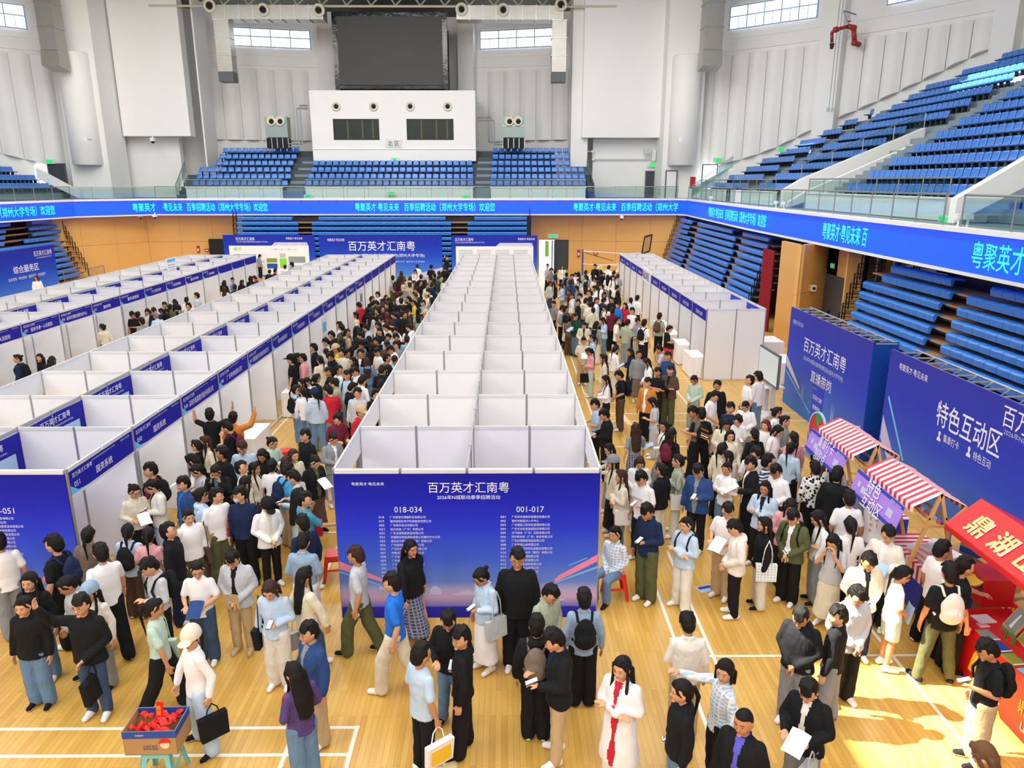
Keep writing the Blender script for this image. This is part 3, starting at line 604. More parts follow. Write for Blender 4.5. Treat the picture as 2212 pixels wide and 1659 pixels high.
# east side below the ribbon
struct('wall_east_lower',MB().box((15.2,31.5,0),(15.4,55,5.1)),'dark')
struct('wall_west_lower',MB().box((-34.4,0,0),(-34.2,51,5.1)),'dark')
t=sempty('wall_east_lower')
for P in([(11.6,29.4),(13.45,31.2)],[(13.45,31.2),(13.45,30.2)],):
    a=Vector((*P[0],0));b=Vector((*P[1],0));n=Vector(((b-a).y,-(b-a).x,0)).normalized()
    for z0,z1 in((0,2.3),(2.315,4.25)): obj('wall_panel',MB().prism([a+Vector((0,0,z0)),b+Vector((0,0,z0)),b-n*.15+Vector((0,0,z0)),a-n*.15+Vector((0,0,z0))],(0,0,z1-z0)),'wood_wall',t)
obj('wall_panel',MB().box((11.6,29.45,0),(11.75,31.6,4.25)),'wood_wall',t)
dz=2.95;ya=atx(1772,640,13.45).y;yb=atx(1822,640,13.45).y
obj('wall_panel',MB().box((13.45,yb,dz),(13.6,31.2,5.1)),'wood_wall',t);obj('wall_panel',MB().box((13.45,ya+.05,0),(13.6,31.2,dz)),'wood_wall',t)
yc=atx(1850,600,13.45).y
obj('wall_panel',MB().box((13.45,yc,0),(13.6,yb-.05,2.0)),'wood_wall',t);obj('wall_panel',MB().box((13.45,yc,2.015),(13.6,yb-.05,5.1)),'wood_wall',t);obj('wall_panel',MB().box((13.0,yc-.12,0),(13.6,yc,5.1)),'wood_wall',t)
d=sempty('door_10');obj('door_leaf',MB().box((13.42,yb,0),(13.5,ya,dz)),'door_grey',d);obj('door_handle',MB().box((13.36,(ya+yb)/2-.04,1.15),(13.42,(ya+yb)/2+.02,1.5)),'black',d)
p=atx(1798,574,13.4);signbox('green exit sign above the grey door at the right',(13.38,p.y,p.z),(0,-1,0),.3,.2)
p=atx(1738,616,12.5);tt=thing('wall_speaker','small beige speaker on the timber pier at the right','speaker');obj('body',MB().box((p.x-.1,30.0,p.z-.12),(p.x+.1,30.2,p.z+.12)),'vent_cream',tt);obj('cone',MB().lathe([(0,.01),(.07,.02)],(p.x,30.0,p.z),(0,-1,0),12),'vent_hole',tt)
g=sempty('window_6');obj('pane',MB().box((13.7,23.0,.3),(13.75,yc-.1,4.4)),'glass_dark',g);obj('backing',MB().box((14.6,20,0),(14.7,30,5.1)),'door_dark',g)
for yy in(yc-1.2,yc-2.4): obj('window_frame',MB().box((13.6,yy,.2),(13.7,yy+.08,4.5)),'alu',g)
for zz in(.25,2.2,4.4): obj('window_frame',MB().box((13.6,23,zz),(13.7,yc-.1,zz+.08)),'alu',g)
def curtain(lab,x,y0,y1,z1,m):
    mb=MB();n=int(abs(y1-y0)/.06);P=[(x+.06*math.sin(i*1.1),y0+(y1-y0)*i/n) for i in range(n+1)]
    for a,b in zip(P,P[1:]): mb.poly([(*a,0.05),(*b,.05),(*b,z1),(*a,z1)]);mb.poly([(a[0]+.01,a[1],0.05),(a[0]+.01,a[1],z1),(b[0]+.01,b[1],z1),(b[0]+.01,b[1],.05)])
    o=obj('curtain',mb,m);tag(o,lab,'curtain')
curtain('black curtain hanging beside the timber pier at the right',12.6,31.6,34.2,4.7,'curtain_black');curtain('dark red curtain at the end of the folded blue bleacher',11.9,33.2,34.6,3.7,'curtain_red')
# ================================================================ retracted bleachers
def bench_mesh(L,seg=.5,far=False):
    """fold-down bench of linked blue seats along +X, front at -Y"""
    mb=MB();P=[(-.0,-.075),(-.025,.09),(.02,.15),(.1,.17),(.4,.13),(.4,.06),(.1,.1),(.05,-.075)]
    n=max(1,round(L/seg));w=L/n;k=len(P)
    for i in range(n):
        x0=w*i+.006;x1=w*(i+1)-.006;b=len(mb.v);xm=(x0+x1)/2
        for x,d in((x0,0),(xm,.016),(x1,0)):
            for y,z in P: mb.v.append((x,y-(.01 if d and y<.05 else 0),z-d*(1 if z>.09 else 0)))
        for s in range(2):
            for j in range(k): q=b+s*k;mb.f.append((q+j,q+k+j,q+k+(j+1)%k,q+(j+1)%k));mb.m.append(0)
        mb.f.append(tuple(b+j for j in range(k)));mb.m.append(0);mb.f.append(tuple(b+2*k+k-1-j for j in range(k)));mb.m.append(0)
    return mb
_bc={}
def bench(L,near):
    key=round(L,2)
    if key not in _bc: _bc[key]=bench_mesh(L).mesh('bench',['bench'],False)
    return _bc[key]
def bleacher(name_lab,origin,ax,face,rows,single=False,zt=3.95,z0=.35,out0=0,outs=.11,rails=(),deck=True):
    """origin: point of the top-row face line; ax: unit vector along rows; face: unit vector to the court; rows: per row list of (s0,s1) along ax"""
    T=thing('retractable_bleacher',name_lab,'bleacher');ax=Vector(ax).normalized();fc=Vector(face).normalized();O=Vector(origin)
    rz=math.atan2(ax.y,ax.x);flip=(Vector((-math.sin(rz),math.cos(rz),0)).dot(fc)>0)   # local +Y must point away from the court
    N=len(rows);smin=min(a for r in rows for a,b in r);smax=max(b for r in rows for a,b in r)
    for k,secs in enumerate(rows):
        z=zt-(zt-z0)*k/(N-1);off=fc*(outs*k)
        for a,b in secs:
            st=O+ax*(b if flip else a)+off;r=rz+(PI if flip else 0);L=b-a
            if single:
                n=round(L/.5);w=L/n;d=-ax if flip else ax
                for i in range(n): put('bench_seat',bench(w,1),T,loc=st+d*(w*i)+Vector((0,0,z)),rz=r)
            else: put('bench',bench(L,0),T,loc=st+Vector((0,0,z)),rz=r)
        if deck:
            a=O+ax*smin-fc*.75+fc*.07*0+off;b=O+ax*smax-fc*.75+off
            obj('deck_board',MB().prism([a+fc*.66+Vector((0,0,z-.29)),b+fc*.66+Vector((0,0,z-.29)),b-fc*.2+Vector((0,0,z-.29)),a-fc*.2+Vector((0,0,z-.29))],(0,0,.05)),'wood_deck',T)
            obj('deck_edge',MB().prism([a+fc*.66+Vector((0,0,z-.35)),b+fc*.66+Vector((0,0,z-.35)),b+fc*.63+Vector((0,0,z-.35)),a+fc*.63+Vector((0,0,z-.35))],(0,0,.06)),'frame_black',T)  # black edge colour stands in for the shade in the bench gaps
    a=O+ax*smin-fc*1.0;b=O+ax*smax-fc*1.0
    obj('frame',MB().prism([a,b,b-fc*.25,a-fc*.25],(0,0,zt+.1)),'black',T)
    for e in rails:
        for k in range(N):
            z=zt-(zt-z0)*k/(N-1);c=O+ax*e+fc*(outs*k)
            h=.75;d=-fc*.62;mb=MB()
            p=[c+fc*.1,c+d]
            for q in p: mb.box((q.x-.02,q.y-.02,q.z+z-.2),(q.x+.02,q.y+.02,q.z+z+h))
            for t_ in(.1,.35,.6,.75): mb.tube(p[0]+Vector((0,0,z+t_)),p[1]+Vector((0,0,z+t_)),.014,5)
            obj('guard_rail',mb,'frame_black',T)
    return T
# north bank
xs=lambda q:aty(q,490,56.3).x
R=[]
for k in range(11):
    if k==0: R.append([(xs(515),xs(633)),(xs(690),xs(963)),(xs(1025),xs(1138))])
    else: R.append([(xs(514),xs(646)),(xs(675),xs(975)),(xs(1010),xs(1138))])
bleacher('retracted blue bleacher across the far end behind the banners',(0,56.2,0),(1,0,0),(0,-1,0),R,zt=4.0,z0=.35,outs=.06,rails=(xs(508),xs(1144)))
# right far bank
R=[[(53.2,56.6),(43.4,51.4),(37.2,41.4)]]+[[(53.4,56.6),(42.4,51.0),(37.0,41.2)]]*2+[[(52.0,56.6),(42,50.6),(36.6,41.0)]]*8
bleacher('retracted blue bleacher on the right side behind the booths',(13.0,0,0),(0,1,0),(-1,0,0),R,zt=3.85,z0=.3,outs=.11,rails=(36.2,56.9))
# right near bank
R=[[(21.4,24.9),(8.5,19.6)],[(21.2,25.2),(8.5,20.4)]]+[[(21.5,26.3),(8.5,20.6)]]*8
bleacher('nearest retracted blue bleacher at the right behind the stage banners',(12.9,0,0),(0,1,0),(-1,0,0),R,True,zt=3.8,z0=.6,outs=.1,rails=(26.6,))
# left bank
R=[[(50.6,53.4),(40,48.4)],[(50,53.3),(40,47.6)],[(50,53.2),(40,47.2)],[(48.8,52.6),(40,46.8)]]+[[(43,52.4)]]*7
bleacher('retracted blue bleacher on the left side behind the service banner',(-31.6,0,0),(0,1,0),(1,0,0),R,zt=4.0,z0=.35,outs=.16,rails=(53.4,))
t=thing('crowd_barrier','pale folded crowd barriers in front of the left bleacher','barrier')
for j in range(2):
    x=-28.6+j*1.1;y=48.2+j*1.0;bm=MB().path([(x,y,.1),(x,y,1.15),(x,y+1.9,1.15),(x,y+1.9,.1)],.025,6)
    for q in range(9): bm.tube((x,y+.2*q+.1,.2),(x,y+.2*q+.1,1.12),.012,5)
    obj('barrier_panel',bm,'rail_steel',t)
# ================================================================ shell-scheme booths
HZ=2.5
def once(key,fn,_c={}):
    if key not in _c:_c[key]=fn()
    return _c[key]
PX=lambda:once('px',lambda:MB().box((.022,-.006,.06),(.978,.006,2.44)).mesh('panel',['panel']))      # infill panel along x
POST=lambda:once('post',lambda:MB().lathe([(0,0),(.024,0),(.024,2.505),(0,2.505)],(0,0,0),(0,0,1),8).mesh('post',['alu']))
RAIL=lambda:once('rail',lambda:MB().box((.02,-.014,2.44),(.98,.014,2.5)).box((.02,-.012,.02),(.98,.012,.06)).mesh('rail',['alu_white']))
def seg(par,x,y,rz,panel=True):
    if panel: put('panel',PX(),par,loc=(x,y,0),rz=rz)
    put('rail',RAIL(),par,loc=(x,y,0),rz=rz)
def post(par,x,y): put('post',POST(),par,loc=(x,y,0))
FASC=lambda:once('fasc',lambda:MB().box((-.011,.03,2.06),(.0,1.97,2.44),0).box((0,.03,2.06),(.008,1.97,2.44),1).mesh('fascia_board',['panel','banner_navy']))  # print faces +x, white back
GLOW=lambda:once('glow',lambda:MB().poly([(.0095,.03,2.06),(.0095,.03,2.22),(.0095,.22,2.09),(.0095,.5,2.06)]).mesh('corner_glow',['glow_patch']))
def poster_mesh():
    mb=MB();n=10
    for i in range(n):
        a=.03+1.94*i/n;b=.03+1.94*(i+1)/n;f=lambda y:.03+.02*math.sin(y*4.2)
        mb.poly([(f(a),a,.3),(f(b),b,.3),(f(b),b,2.42),(f(a),a,2.42)],0)
        if 0<i<n-1: mb.poly([(f(a)+.004,a,.5),(f(b)+.004,b,.5),(f(b)+.004,b,2.09),(f(a)+.004,a,2.09)],1)
    for k in range(7): mb.poly([(.055,.4,1.85-.17*k),(.055,1.5,1.85-.17*k),(.055,1.5,1.88-.17*k),(.055,.4,1.88-.17*k)],2)
    return mb.mesh('poster',['banner_navy','paper_blue','lettering_grey'])
POSTER=lambda:once('poster',poster_mesh)
NAMES={51:'国资系统',50:'国资系统',49:'深圳市联赢激光股份有限公司',48:'广东粤电有限公司',47:'南昌国际生物创新有限公司',46:'肇庆电力能源有限公司',45:'广东鸿图科技有限公司',44:'广东建设有限公司',79:'三大病医院',78:'深圳市人民医院',77:'韶关市第一人民医院',76:'深圳市慢性病防治中心',75:'惠安学院',74:'惠东县医院',73:'广东工商职业学院',72:'广东科技学院',71:'肇庆学院',70:'广州学院'}
def fascia(par,x,y,face,num,detail,name=None):
    """face +1: print looks +x (east), -1: west"""
    o=put('fascia_board',FASC(),par,loc=(x,y,0),sc=(face,1,1))
    put('corner_glow',GLOW(),o)
    r=(0,face,0)
    if detail>=2:
        s=1 if face>0 else -1;P=lambda u,z:(.0095,u,z)
        # lettering sits on the board (child of the board)
        letter('百万英才汇南粤',.075,'lettering_white',(.0095,.38,2.35),(0,1,0),parent=o,name='lettering') if face>0 else None
        letter('2026年N城联动春季招聘活动(郑州大学专场)',.035,'lettering_soft',(.0095,1.02,2.39),(0,1,0),parent=o,w=.72)
        letter('粤聚英才·粤见未来',.04,'lettering_soft',(.0095,1.72,2.39),(0,1,0),parent=o,w=.3)
        letter('%03d'%num,.085,'lettering_white',(.0095,.2,2.2),(0,1,0),parent=o)
        nm=name or NAMES.get(num,'广东有限公司');letter(nm,.13,'lettering_white',(.0095,1.0,2.2),(0,1,0),parent=o,w=min(.125*len(nm),1.3),bold=.02)
    elif detail==1:
        letter('百万英才汇南粤',.075,'lettering_white',(.0095,.38,2.35),(0,face,0),parent=o)
        nm=name or NAMES.get(num,'广东有限公司');letter(nm,.13,'lettering_white',(.0095,1.0,2.22),(0,face,0),parent=o,w=.9,bold=.02)
def booth(x0,side,j,blk,lab,num,detail,y0=10.4,W=2,poster=True,cols=2):
    """one 2 x 2 m booth; x0 = ridge (back) x; side +1: opens to the east, -1: to the west"""
    y=y0+2*j;xa=x0+side*W
    t=thing('exhibition_booth',lab,'booth',(x0,y,0),0,blk)
    xs0=0 if side>0 else -W
    if not (j==0): 
        for k in range(2): seg(t,xs0+k,0,0)
    else:
        for k in range(2): seg(t,xs0+k,0,0,False)
    for k in range(2):
        if side>0 or poster=='own': seg(t,0,k,PI/2)
        elif side<0: put('rail',RAIL(),t,loc=(0,k,0),rz=PI/2)
        put('rail',RAIL(),t,loc=(side*W,k,0),rz=PI/2)
    obj_rail=once('lowrail',lambda:MB().box((-.012,.02,2.02),(.012,1.98,2.06)).mesh('lower_rail',['alu_white']))
    put('lower_rail',obj_rail,t,loc=(side*W,0,0))
    post(t,side*W,0);post(t,side,0)
    if side>0: post(t,0,0);post(t,0,1)
    fascia(t,side*W,0,side,num,detail)
    if poster:
        p=put('poster',POSTER(),t,loc=(0,0,0),sc=(side,1,1))
        if detail>=1 and side>0:
            letter('百万英才汇南粤',.13,'lettering_white',(.06,1.0,2.31),(0,1,0),parent=p);letter('2026年N城联动春季招聘活动(郑州大学专场)',.05,'lettering_soft',(.06,1.05,2.18),(0,1,0),parent=p,w=1.0)
            if detail==2: letter(NAMES.get(num,'广东有限公司')[:9],.16,'lettering_navy',(.06,1.0,1.98),(0,1,0),parent=p,w=min(1.2,.16*len(NAMES.get(num,'广东有限公司'))),bold=.02)
    return t
N=17
for j in range(N):
    for side,sn in((1,'right'),(-1,'left')):
        for x0,bn,base in((-.6,'centre',1 if side>0 else 18),(-8.6,'left',51-j if side>0 else 52+j),(-16.85,'far-left',79-j+0 if side>0 else 80+j)):
            num={-.6:(17-j if side>0 else 18+j),-8.6:(51-j if side>0 else 52+j),-16.85:(79-j if side>0 else 80+j)}[x0]
            if x0<-16 and j<2: continue
            num2=num
            det=0
            if side>0 and x0==-8.6: det=2 if j<5 else (1 if j<12 else 0)
            if side>0 and x0==-16.85: det=2 if 4<j<9 else (1 if j<14 else 0);num2=79-(j-4)+0 if j>=4 else 79
            booth(x0,side,j,'booths of the %s block'%bn,'white open-topped booth, %s from the front on the %s side of the %s block'%(ordn(j),sn,bn),num2,det,poster=(x0<-1 or False))
# far end walls of the three blocks, front banner walls
LC=['广东绿宝石储能科技有限公司','肇庆绿宝石电子科技股份有限公司','广东鼎丰纸业有限公司','俊杰机械（广东）有限公司','广东吉视智能制造有限公司','中国联合网络通信有限公司肇庆市分公司','爱克太尔新材料（广东）有限公司','广东星辉数控装备有限公司','广东华迪仕建材实业有限公司','怀集县怀德新材料有限公司','广东省勋峰智能有限公司','广东福越铝业有限公司','广东富强科技股份有限公司','广东创智有限公司','理想汽车肇庆有限公司','安第斯新材料有限公司','广东三向有限公司']
RC=['广东风华高新科技股份有限公司','肇庆市高层次人才中心','广东德骏工程项目管理有限公司','广东天龙科技集团股份有限公司','元气森林（广东）饮料有限公司','同宇新材料（广东）股份有限公司','广东好博精密制造有限公司','广东鼎湖山泉有限公司','广东国华新材料科技股份有限公司','丽晶维珍妮内衣（肇庆）有限公司','广东肇庆德通有限公司','广东艾克风机有限公司','广东腾达新材料有限公司','肇庆化学工业有限公司','广东科技股份有限公司','广东材料有限公司','广东有限公司']
def endwall(x0,blk,left,right,lcol,rcol,lab):
    t=thing('banner_wall',lab,'banner',(x0-2,10.36,0))
    b=obj('printed_panel',MB().box((0,-.02,0),(4,0,2.44)),'print_end',t)
    for k in range(5): put('post',POST(),t,loc=(k,.03,0))
    for k in range(4): put('rail',RAIL(),t,loc=(k,.0,0))
    P=lambda x,z:(x,-.02,z)
    letter('百万英才汇南粤',.175,'lettering_white',P(2.02,2.22),(1,0,0),parent=b,w=1.22);letter('2026年N城联动春季招聘活动',.07,'lettering_white',P(2.02,2.06),(1,0,0),parent=b,w=.95)
    letter('粤聚英才·粤见未来',.055,'lettering_white',P(.51,2.28),(1,0,0),parent=b,w=.49)
    for cx,rg,cols,s0 in((1.1,left,lcol[0],lcol[1]),(2.95,right,rcol[0],rcol[1])):
        letter(rg,.095,'lettering_white',P(cx,1.86),(1,0,0),parent=b,w=.42,bold=.02)
        for i,n in enumerate(cols):
            z=1.735-.0665*i;letter('%03d'%(s0+i),.036,'lettering_white',P(cx-.41,z),(1,0,0),parent=b,w=.08)
            letter(n,.044,'lettering_white',P(cx-.28,z),(1,0,0),parent=b,w=.0415*len(n),align='l',bold=.012)
    # printed light streaks, skyline and bridge
    def pol(m,pts,y=-.0235): obj('printed_motif',MB().poly([(x,y,z) for x,z in pts]),m,b)
    pol('pink',[(4,.98),(3.35,.62),(3.33,.66),(3.42,.75),(4,1.1)]);pol('wheel_cyan',[(4,.86),(3.3,.58),(3.3,.6),(4,.9)]);pol('wheel_cyan',[(3.84,1.03),(3.55,.9),(3.55,.915),(3.84,1.05)])
    pol('pink',[(0,1.0),(.65,.7),(.7,.62),(0,.86)]);pol('wheel_cyan',[(0,.8),(.8,.5),(.8,.52),(0,.83)]);pol('lilac',[(.6,.5),(1.3,.5),(1.3,.56),(.6,.56)]);pol('lilac',[(2.9,.3),(3.5,.3),(3.5,.33),(2.9,.33)])
    for cx in(1.48,2.52):
        pol('lilac',[(cx-.1,.41),(cx+.1,.41),(cx+.09,.47),(cx-.09,.47)]);pol('lilac',[(cx-.12,.47),(cx+.12,.47),(cx+.07,.52),(cx-.07,.52)],-.024);pol('lilac',[(cx-.06,.52),(cx+.06,.52),(cx+.07,.53),(cx,.57),(cx-.07,.53)])
    pol('lilac',[(1.72,.4),(2.25,.4),(2.25,.405),(1.99,.49),(1.98,.49),(1.72,.405)])
    return t
mat('lilac','C9C6E8',.5);mat('wheel_cyan','6FC8EC',.5)
endwall(-.6,'centre','018-034','001-017',(LC,18),(RC,1),'blue printed front wall of the centre block listing booths 001 to 034')
L2=['广东利元亨股份有限公司','广东中学有限公司','深圳市英盛世教育咨询有限公司','深圳市信息科技有限公司','广东电子智能科技有限公司','广东银行股份有限公司','广东科技股份有限公司','肇庆实业股份有限公司','广东集团有限公司','广东建设集团有限责任公司','广东文化传媒有限公司','广东新材料有限公司','肇庆投资有限公司','广东公司','国资系统有限公司','国资系统','国资系统']
endwall(-8.6,'left','052-068','035-051',(L2,52),(L2,35),'blue printed front wall of the left block, cut by the left edge')
for x0,bn in((-.6,'centre'),(-8.6,'left'),(-16.85,'far-left')):
    t=thing('end_panels','white end panels closing the far end of the %s block'%bn,'partition',(x0-2,10.4+34,0))
    for k in range(4): seg(t,k,0,0);post(t,k,0)
    post(t,4,0)
# single row of booths on the right (opens west)
for j in range(10):
    y=24.84+2*j;t=thing('exhibition_booth','white booth, %s from the front in the single row on the right'%ordn(j),'booth',(8.8,y,0),0,'booths of the right row')
    for k in range(2): seg(t,-2+k,0,0)
    for k in range(2): seg(t,0,k,PI/2);put('rail',RAIL(),t,loc=(-2,k,0),rz=PI/2)
    post(t,-2,0);post(t,-1,0);post(t,0,0);post(t,0,1)
    o=put('fascia_board',once('fasc2',lambda:MB().box((-.008,.03,2.06),(0,1.97,2.44),1).box((0,.03,2.06),(.008,1.97,2.44),0).mesh('fascia_board',['panel','banner_navy'])),t,loc=(-2,0,0))
    letter('校企合作' if j>1 else '百万英才汇南粤',.14,'lettering_white',(-.0095,1.0,2.22),(0,-1,0),parent=o,w=.9,bold=.02)
    if j<2:
        p=obj('poster',MB().box((-.03,.03,.6),(-.02,1.97,2.42)),'banner_blue',t);letter('百万英才汇南粤',.12,'lettering_white',(-.031,1.0,2.25),(0,-1,0),parent=p)
        obj('poster_sheet',MB().box((-.036,.3,.8),(-.031,1.7,2.05)),'paper',p)
    if j==5:
        s=obj('title_board',MB().box((-.07,.0,1.98),(-.03,1.98,2.6)),'paper',t,loc=(-2,0,0));letter('面试体验区',.42,'lettering_navy',(-.071,.9,2.28),(0,-1,0),parent=s,w=1.5,bold=.03);letter('A',.5,'lettering_red',(-.071,1.82,2.3),(0,-1,0),parent=s,bold=.03)
t=thing('end_panels','white end panels closing the far end of the right row','partition',(6.8,44.84,0))
for k in range(2): seg(t,k,0,0);post(t,k,0)
post(t,2,0)
# ================================================================ printed banners
def motif(par,pts,m): obj('printed_motif',MB().poly(pts),m,par)
def far_banner(x0,x1,y,lab):
    t=thing('backdrop_banner',lab,'banner',(0,y,0));b=obj('printed_sheet',MB().box((x0,-.03,0),(x1,.03,3.0)),'print_back',t)
    for x in(x0+.3,(x0+x1)/2,x1-.3): obj('stand_frame',MB().box((x-.03,.03,0),(x+.03,.5,2.9)),'alu',t)
    return t,b
t,b=far_banner(-20.28,-13.75,54.0,'blue far banner with a white city introduction board, leftmost of three')
letter('百万英才汇南粤',.24,'lettering_white',(-18.7,-.03,2.72),(1,0,0),parent=b,w=1.35);letter('2026年N城联动春季招聘活动(郑州大学专场)',.13,'lettering_soft',(-18.2,-.03,2.5),(1,0,0),parent=b,w=2.2);letter('粤聚英才·粤见未来',.17,'lettering_white',(-15.2,-.03,2.75),(1,0,0),parent=b,w=1.2)
obj('tab',MB().prism([(-16.9,-.04,2.2),(-16.6,-.04,2.48),(-14.3,-.04,2.48),(-14.2,-.04,2.2)],(0,-.01,0)),'lilac',b);letter('肇庆市城市介绍',.22,'lettering_white',(-15.6,-.055,2.34),(1,0,0),parent=b,w=1.6,bold=.02)
s=obj('info_board',MB().box((-19.9,-.06,.15),(-14.2,-.035,2.24)),'paper',b);letter('肇庆',.28,'green_leaf',(-19.3,-.065,2.02),(1,0,0),parent=s);letter('一城一江 一湖一山',.12,'lettering_grey',(-16,-.065,1.98),(1,0,0),parent=s,w=1.8)
for x,z,w_,h_,m in((-16.9,1.2,.75,.3,'olive'),(-16.9,.8,.75,.35,'card_blue'),(-16.1,1.0,.5,.7,'green_leaf'),(-15.1,1.25,1.2,.45,'ac_green'),(-16.1,1.55,.4,.3,'grey_plastic'),(-15.2,.7,1.2,.3,'paper_blue')): obj('photo_print',MB().box((x-w_/2,-.066,z-h_/2),(x+w_/2,-.061,z+h_/2)),m,s)
for k in range(8): obj('text_line',MB().box((-19.6,-.065,1.6-.14*k),(-18.0,-.0605,1.64-.14*k)),'lettering_grey',s)
t,b=far_banner(-13.2,-4.55,53.0,'blue far banner with the large white title, middle of three')
letter('粤聚英才·粤见未来',.2,'lettering_white',(-12,-.03,2.72),(1,0,0),parent=b,w=1.2);letter('百万英才汇南粤',.68,'lettering_white',(-8.8,-.03,2.3),(1,0,0),parent=b,w=4.7);letter('2026年N城联动春季招聘活动(郑州大学专场)',.28,'lettering_white',(-8.6,-.03,1.62),(1,0,0),parent=b,w=5.6);letter('主办单位：肇庆市人民政府  协办单位：郑州大学  肇庆市人力资源局',.13,'lettering_soft',(-8.3,-.03,1.2),(1,0,0),parent=b,w=5)
motif(b,[(-5.2,-.035,.0),(-4.55,-.035,.5),(-4.55,-.035,.8),(-6.5,-.035,.3),(-6.5,-.035,.2)],'lilac')
t,b=far_banner(-3.9,2.18,53.3,'blue far banner with a policy information board, rightmost of three')
letter('百万英才汇南粤',.22,'lettering_white',(-3.0,-.03,2.72),(1,0,0),parent=b,w=1.3);letter('2026年N城联动春季招聘活动(郑州大学专场)',.12,'lettering_soft',(-2.6,-.03,2.5),(1,0,0),parent=b,w=2.1);letter('粤聚英才·粤见未来',.17,'lettering_white',(1.4,-.03,2.75),(1,0,0),parent=b,w=1.2)
obj('tab',MB().prism([(-.8,-.04,2.2),(-.5,-.04,2.48),(1.8,-.04,2.48),(1.9,-.04,2.2)],(0,-.01,0)),'lilac',b);letter('肇庆市就业创业和人才政策',.2,'lettering_white',(.6,-.055,2.34),(1,0,0),parent=b,w=2.2,bold=.02)
s=obj('info_board',MB().box((-3.6,-.06,.15),(1.9,-.035,2.24)),'paper',b)
for q in range(4):
    for k in range(9): obj('text_line',MB().box((-3.4+q*1.3,-.065,1.95-.12*k),(-2.4+q*1.3,-.0605,1.98-.12*k)),'lettering_grey',s)
# left service banner (faces the hall)
t=thing('backdrop_banner','tall blue banner of the service area at the far left','banner',(-27.4,45.6,0));b=obj('printed_sheet',MB().box((-.05,-8,0),(0,0,3)),'print_back',t);obj('stand_frame',MB().box((-.5,-8,0),(-.05,0,2.9)),'alu',t)
letter('百万英才汇南粤',.3,'lettering_white',(0,-1.15,2.62),(0,1,0),parent=b,w=1.75);letter('2026年N城联动春季招聘活动(郑州大学专场)',.1,'lettering_soft',(0,-1.1,2.36),(0,1,0),parent=b,w=1.5);letter('综合服务区',.42,'lettering_white',(0,-2.9,1.9),(0,1,0),parent=b,w=2.3,bold=.03);letter('企业咨询   岗位查询   简历打印   应急医疗',.17,'lettering_white',(0,-2.9,1.42),(0,1,0),parent=b,w=3.4,bold=.01)
letter('粤聚英才·粤见未来',.17,'lettering_white',(0,-6,2.7),(0,1,0),parent=b,w=1.5)
motif(b,[(.006,-.9,.05),(.006,0,.2),(.006,0,.75)],'lilac')
# right stage banners
def stage(y0,y1,x,lab):
    t=thing('stage_backdrop',lab,'banner',(x,y0,0));L=y1-y0
    b=obj('printed_front',MB().box((0,0,0),(.02,L,3.0)),'print_stage',t);obj('end_cloth',MB().box((.02,0,0),(.62,.02,3.0)),'banner_dark',t);obj('far_cloth',MB().box((.02,L-.02,0),(.62,L,2.9)),'banner_dark',t)
    mb=MB()
    for yy in np.arange(0,L+.01,.5):
        mb.tube((.05,yy,2.96),(.58,yy,2.96),.02,5)
        if yy+.5<=L: mb.tube((.05,yy,2.96),(.58,yy+.5,2.96),.014,5)
    mb.tube((.05,0,2.97),(.05,L,2.97),.025,6);mb.tube((.58,0,2.97),(.58,L,2.97),.025,6)
    obj('truss',mb,'alu',t);return t,b
t,b=stage(17.05,22.25,8.65,'blue stage banner with white titles behind the standing screen')
W_=lambda body,size,m,y,z,w,bold=0,p=None:letter(body,size,m,(-.002,y,z),(0,-1,0),parent=p,w=w,bold=bold)
W_('粤聚英才·粤见未来',.14,'lettering_soft',4.55,2.6,.8,0,b);W_('百万英才汇南粤',.42,'lettering_white',2.6,2.12,2.75,0,b);W_('2026年N城联动春季招聘活动(郑州大学专场)',.16,'lettering_soft',2.6,1.72,2.6,0,b);W_('直播带岗',.33,'lettering_white',2.6,1.35,1.35,0,b)
motif(b,[(-.006,5.15,1.2),(-.006,5.15,1.5),(-.006,4.0,.8),(-.006,3.95,.7)],'lilac');motif(b,[(-.006,.1,.9),(-.006,.1,.5),(-.006,1.4,.35),(-.006,1.4,.42)],'lilac');motif(b,[(-.006,5.1,1.0),(-.006,5.1,1.06),(-.006,2.8,.2),(-.006,2.8,.16)],'wheel_cyan')
for y in(3.75,3.65,1.7,1.6): motif(b,[(-.006,y,.5),(-.006,y+.05,.5),(-.006,y+.03,1.0)],'lilac')
t,b=stage(8.6,16.35,8.72,'long blue stage banner behind the striped stalls at the right')
def Wp(body,size,m,p0,p1,bold=0):
    A_=atx(*p0,8.72);B_=atx(*p1,8.72);letter(body,size,m,(-.002,(A_.y+B_.y)/2-8.6,(A_.z+B_.z)/2),(0,-1,0),parent=b,w=abs(A_.y-B_.y),bold=bold)
Wp('粤聚英才·粤见未来',.16,'lettering_white',(1943,793),(2005,816));Wp('特色互动区',.52,'lettering_white',(2022,905),(2166,945),.012);Wp('集章打卡',.17,'lettering_white',(2038,948),(2072,962));Wp('特色互动',.17,'lettering_white',(2102,986),(2141,1002));Wp('百万英才汇南粤',.4,'lettering_white',(2166,905),(2420,1000));Wp('2026年N城联动春季招聘活动(郑州大学专场)',.13,'lettering_soft',(2168,938),(2420,1050))
motif(b,[(-.006,7.7,.9),(-.006,7.7,1.45),(-.006,6.6,.2),(-.006,6.9,.2)],'lilac');motif(b,[(-.006,7.6,1.9),(-.006,7.55,1.95),(-.006,6.6,.75),(-.006,6.65,.7)],'wheel_cyan')
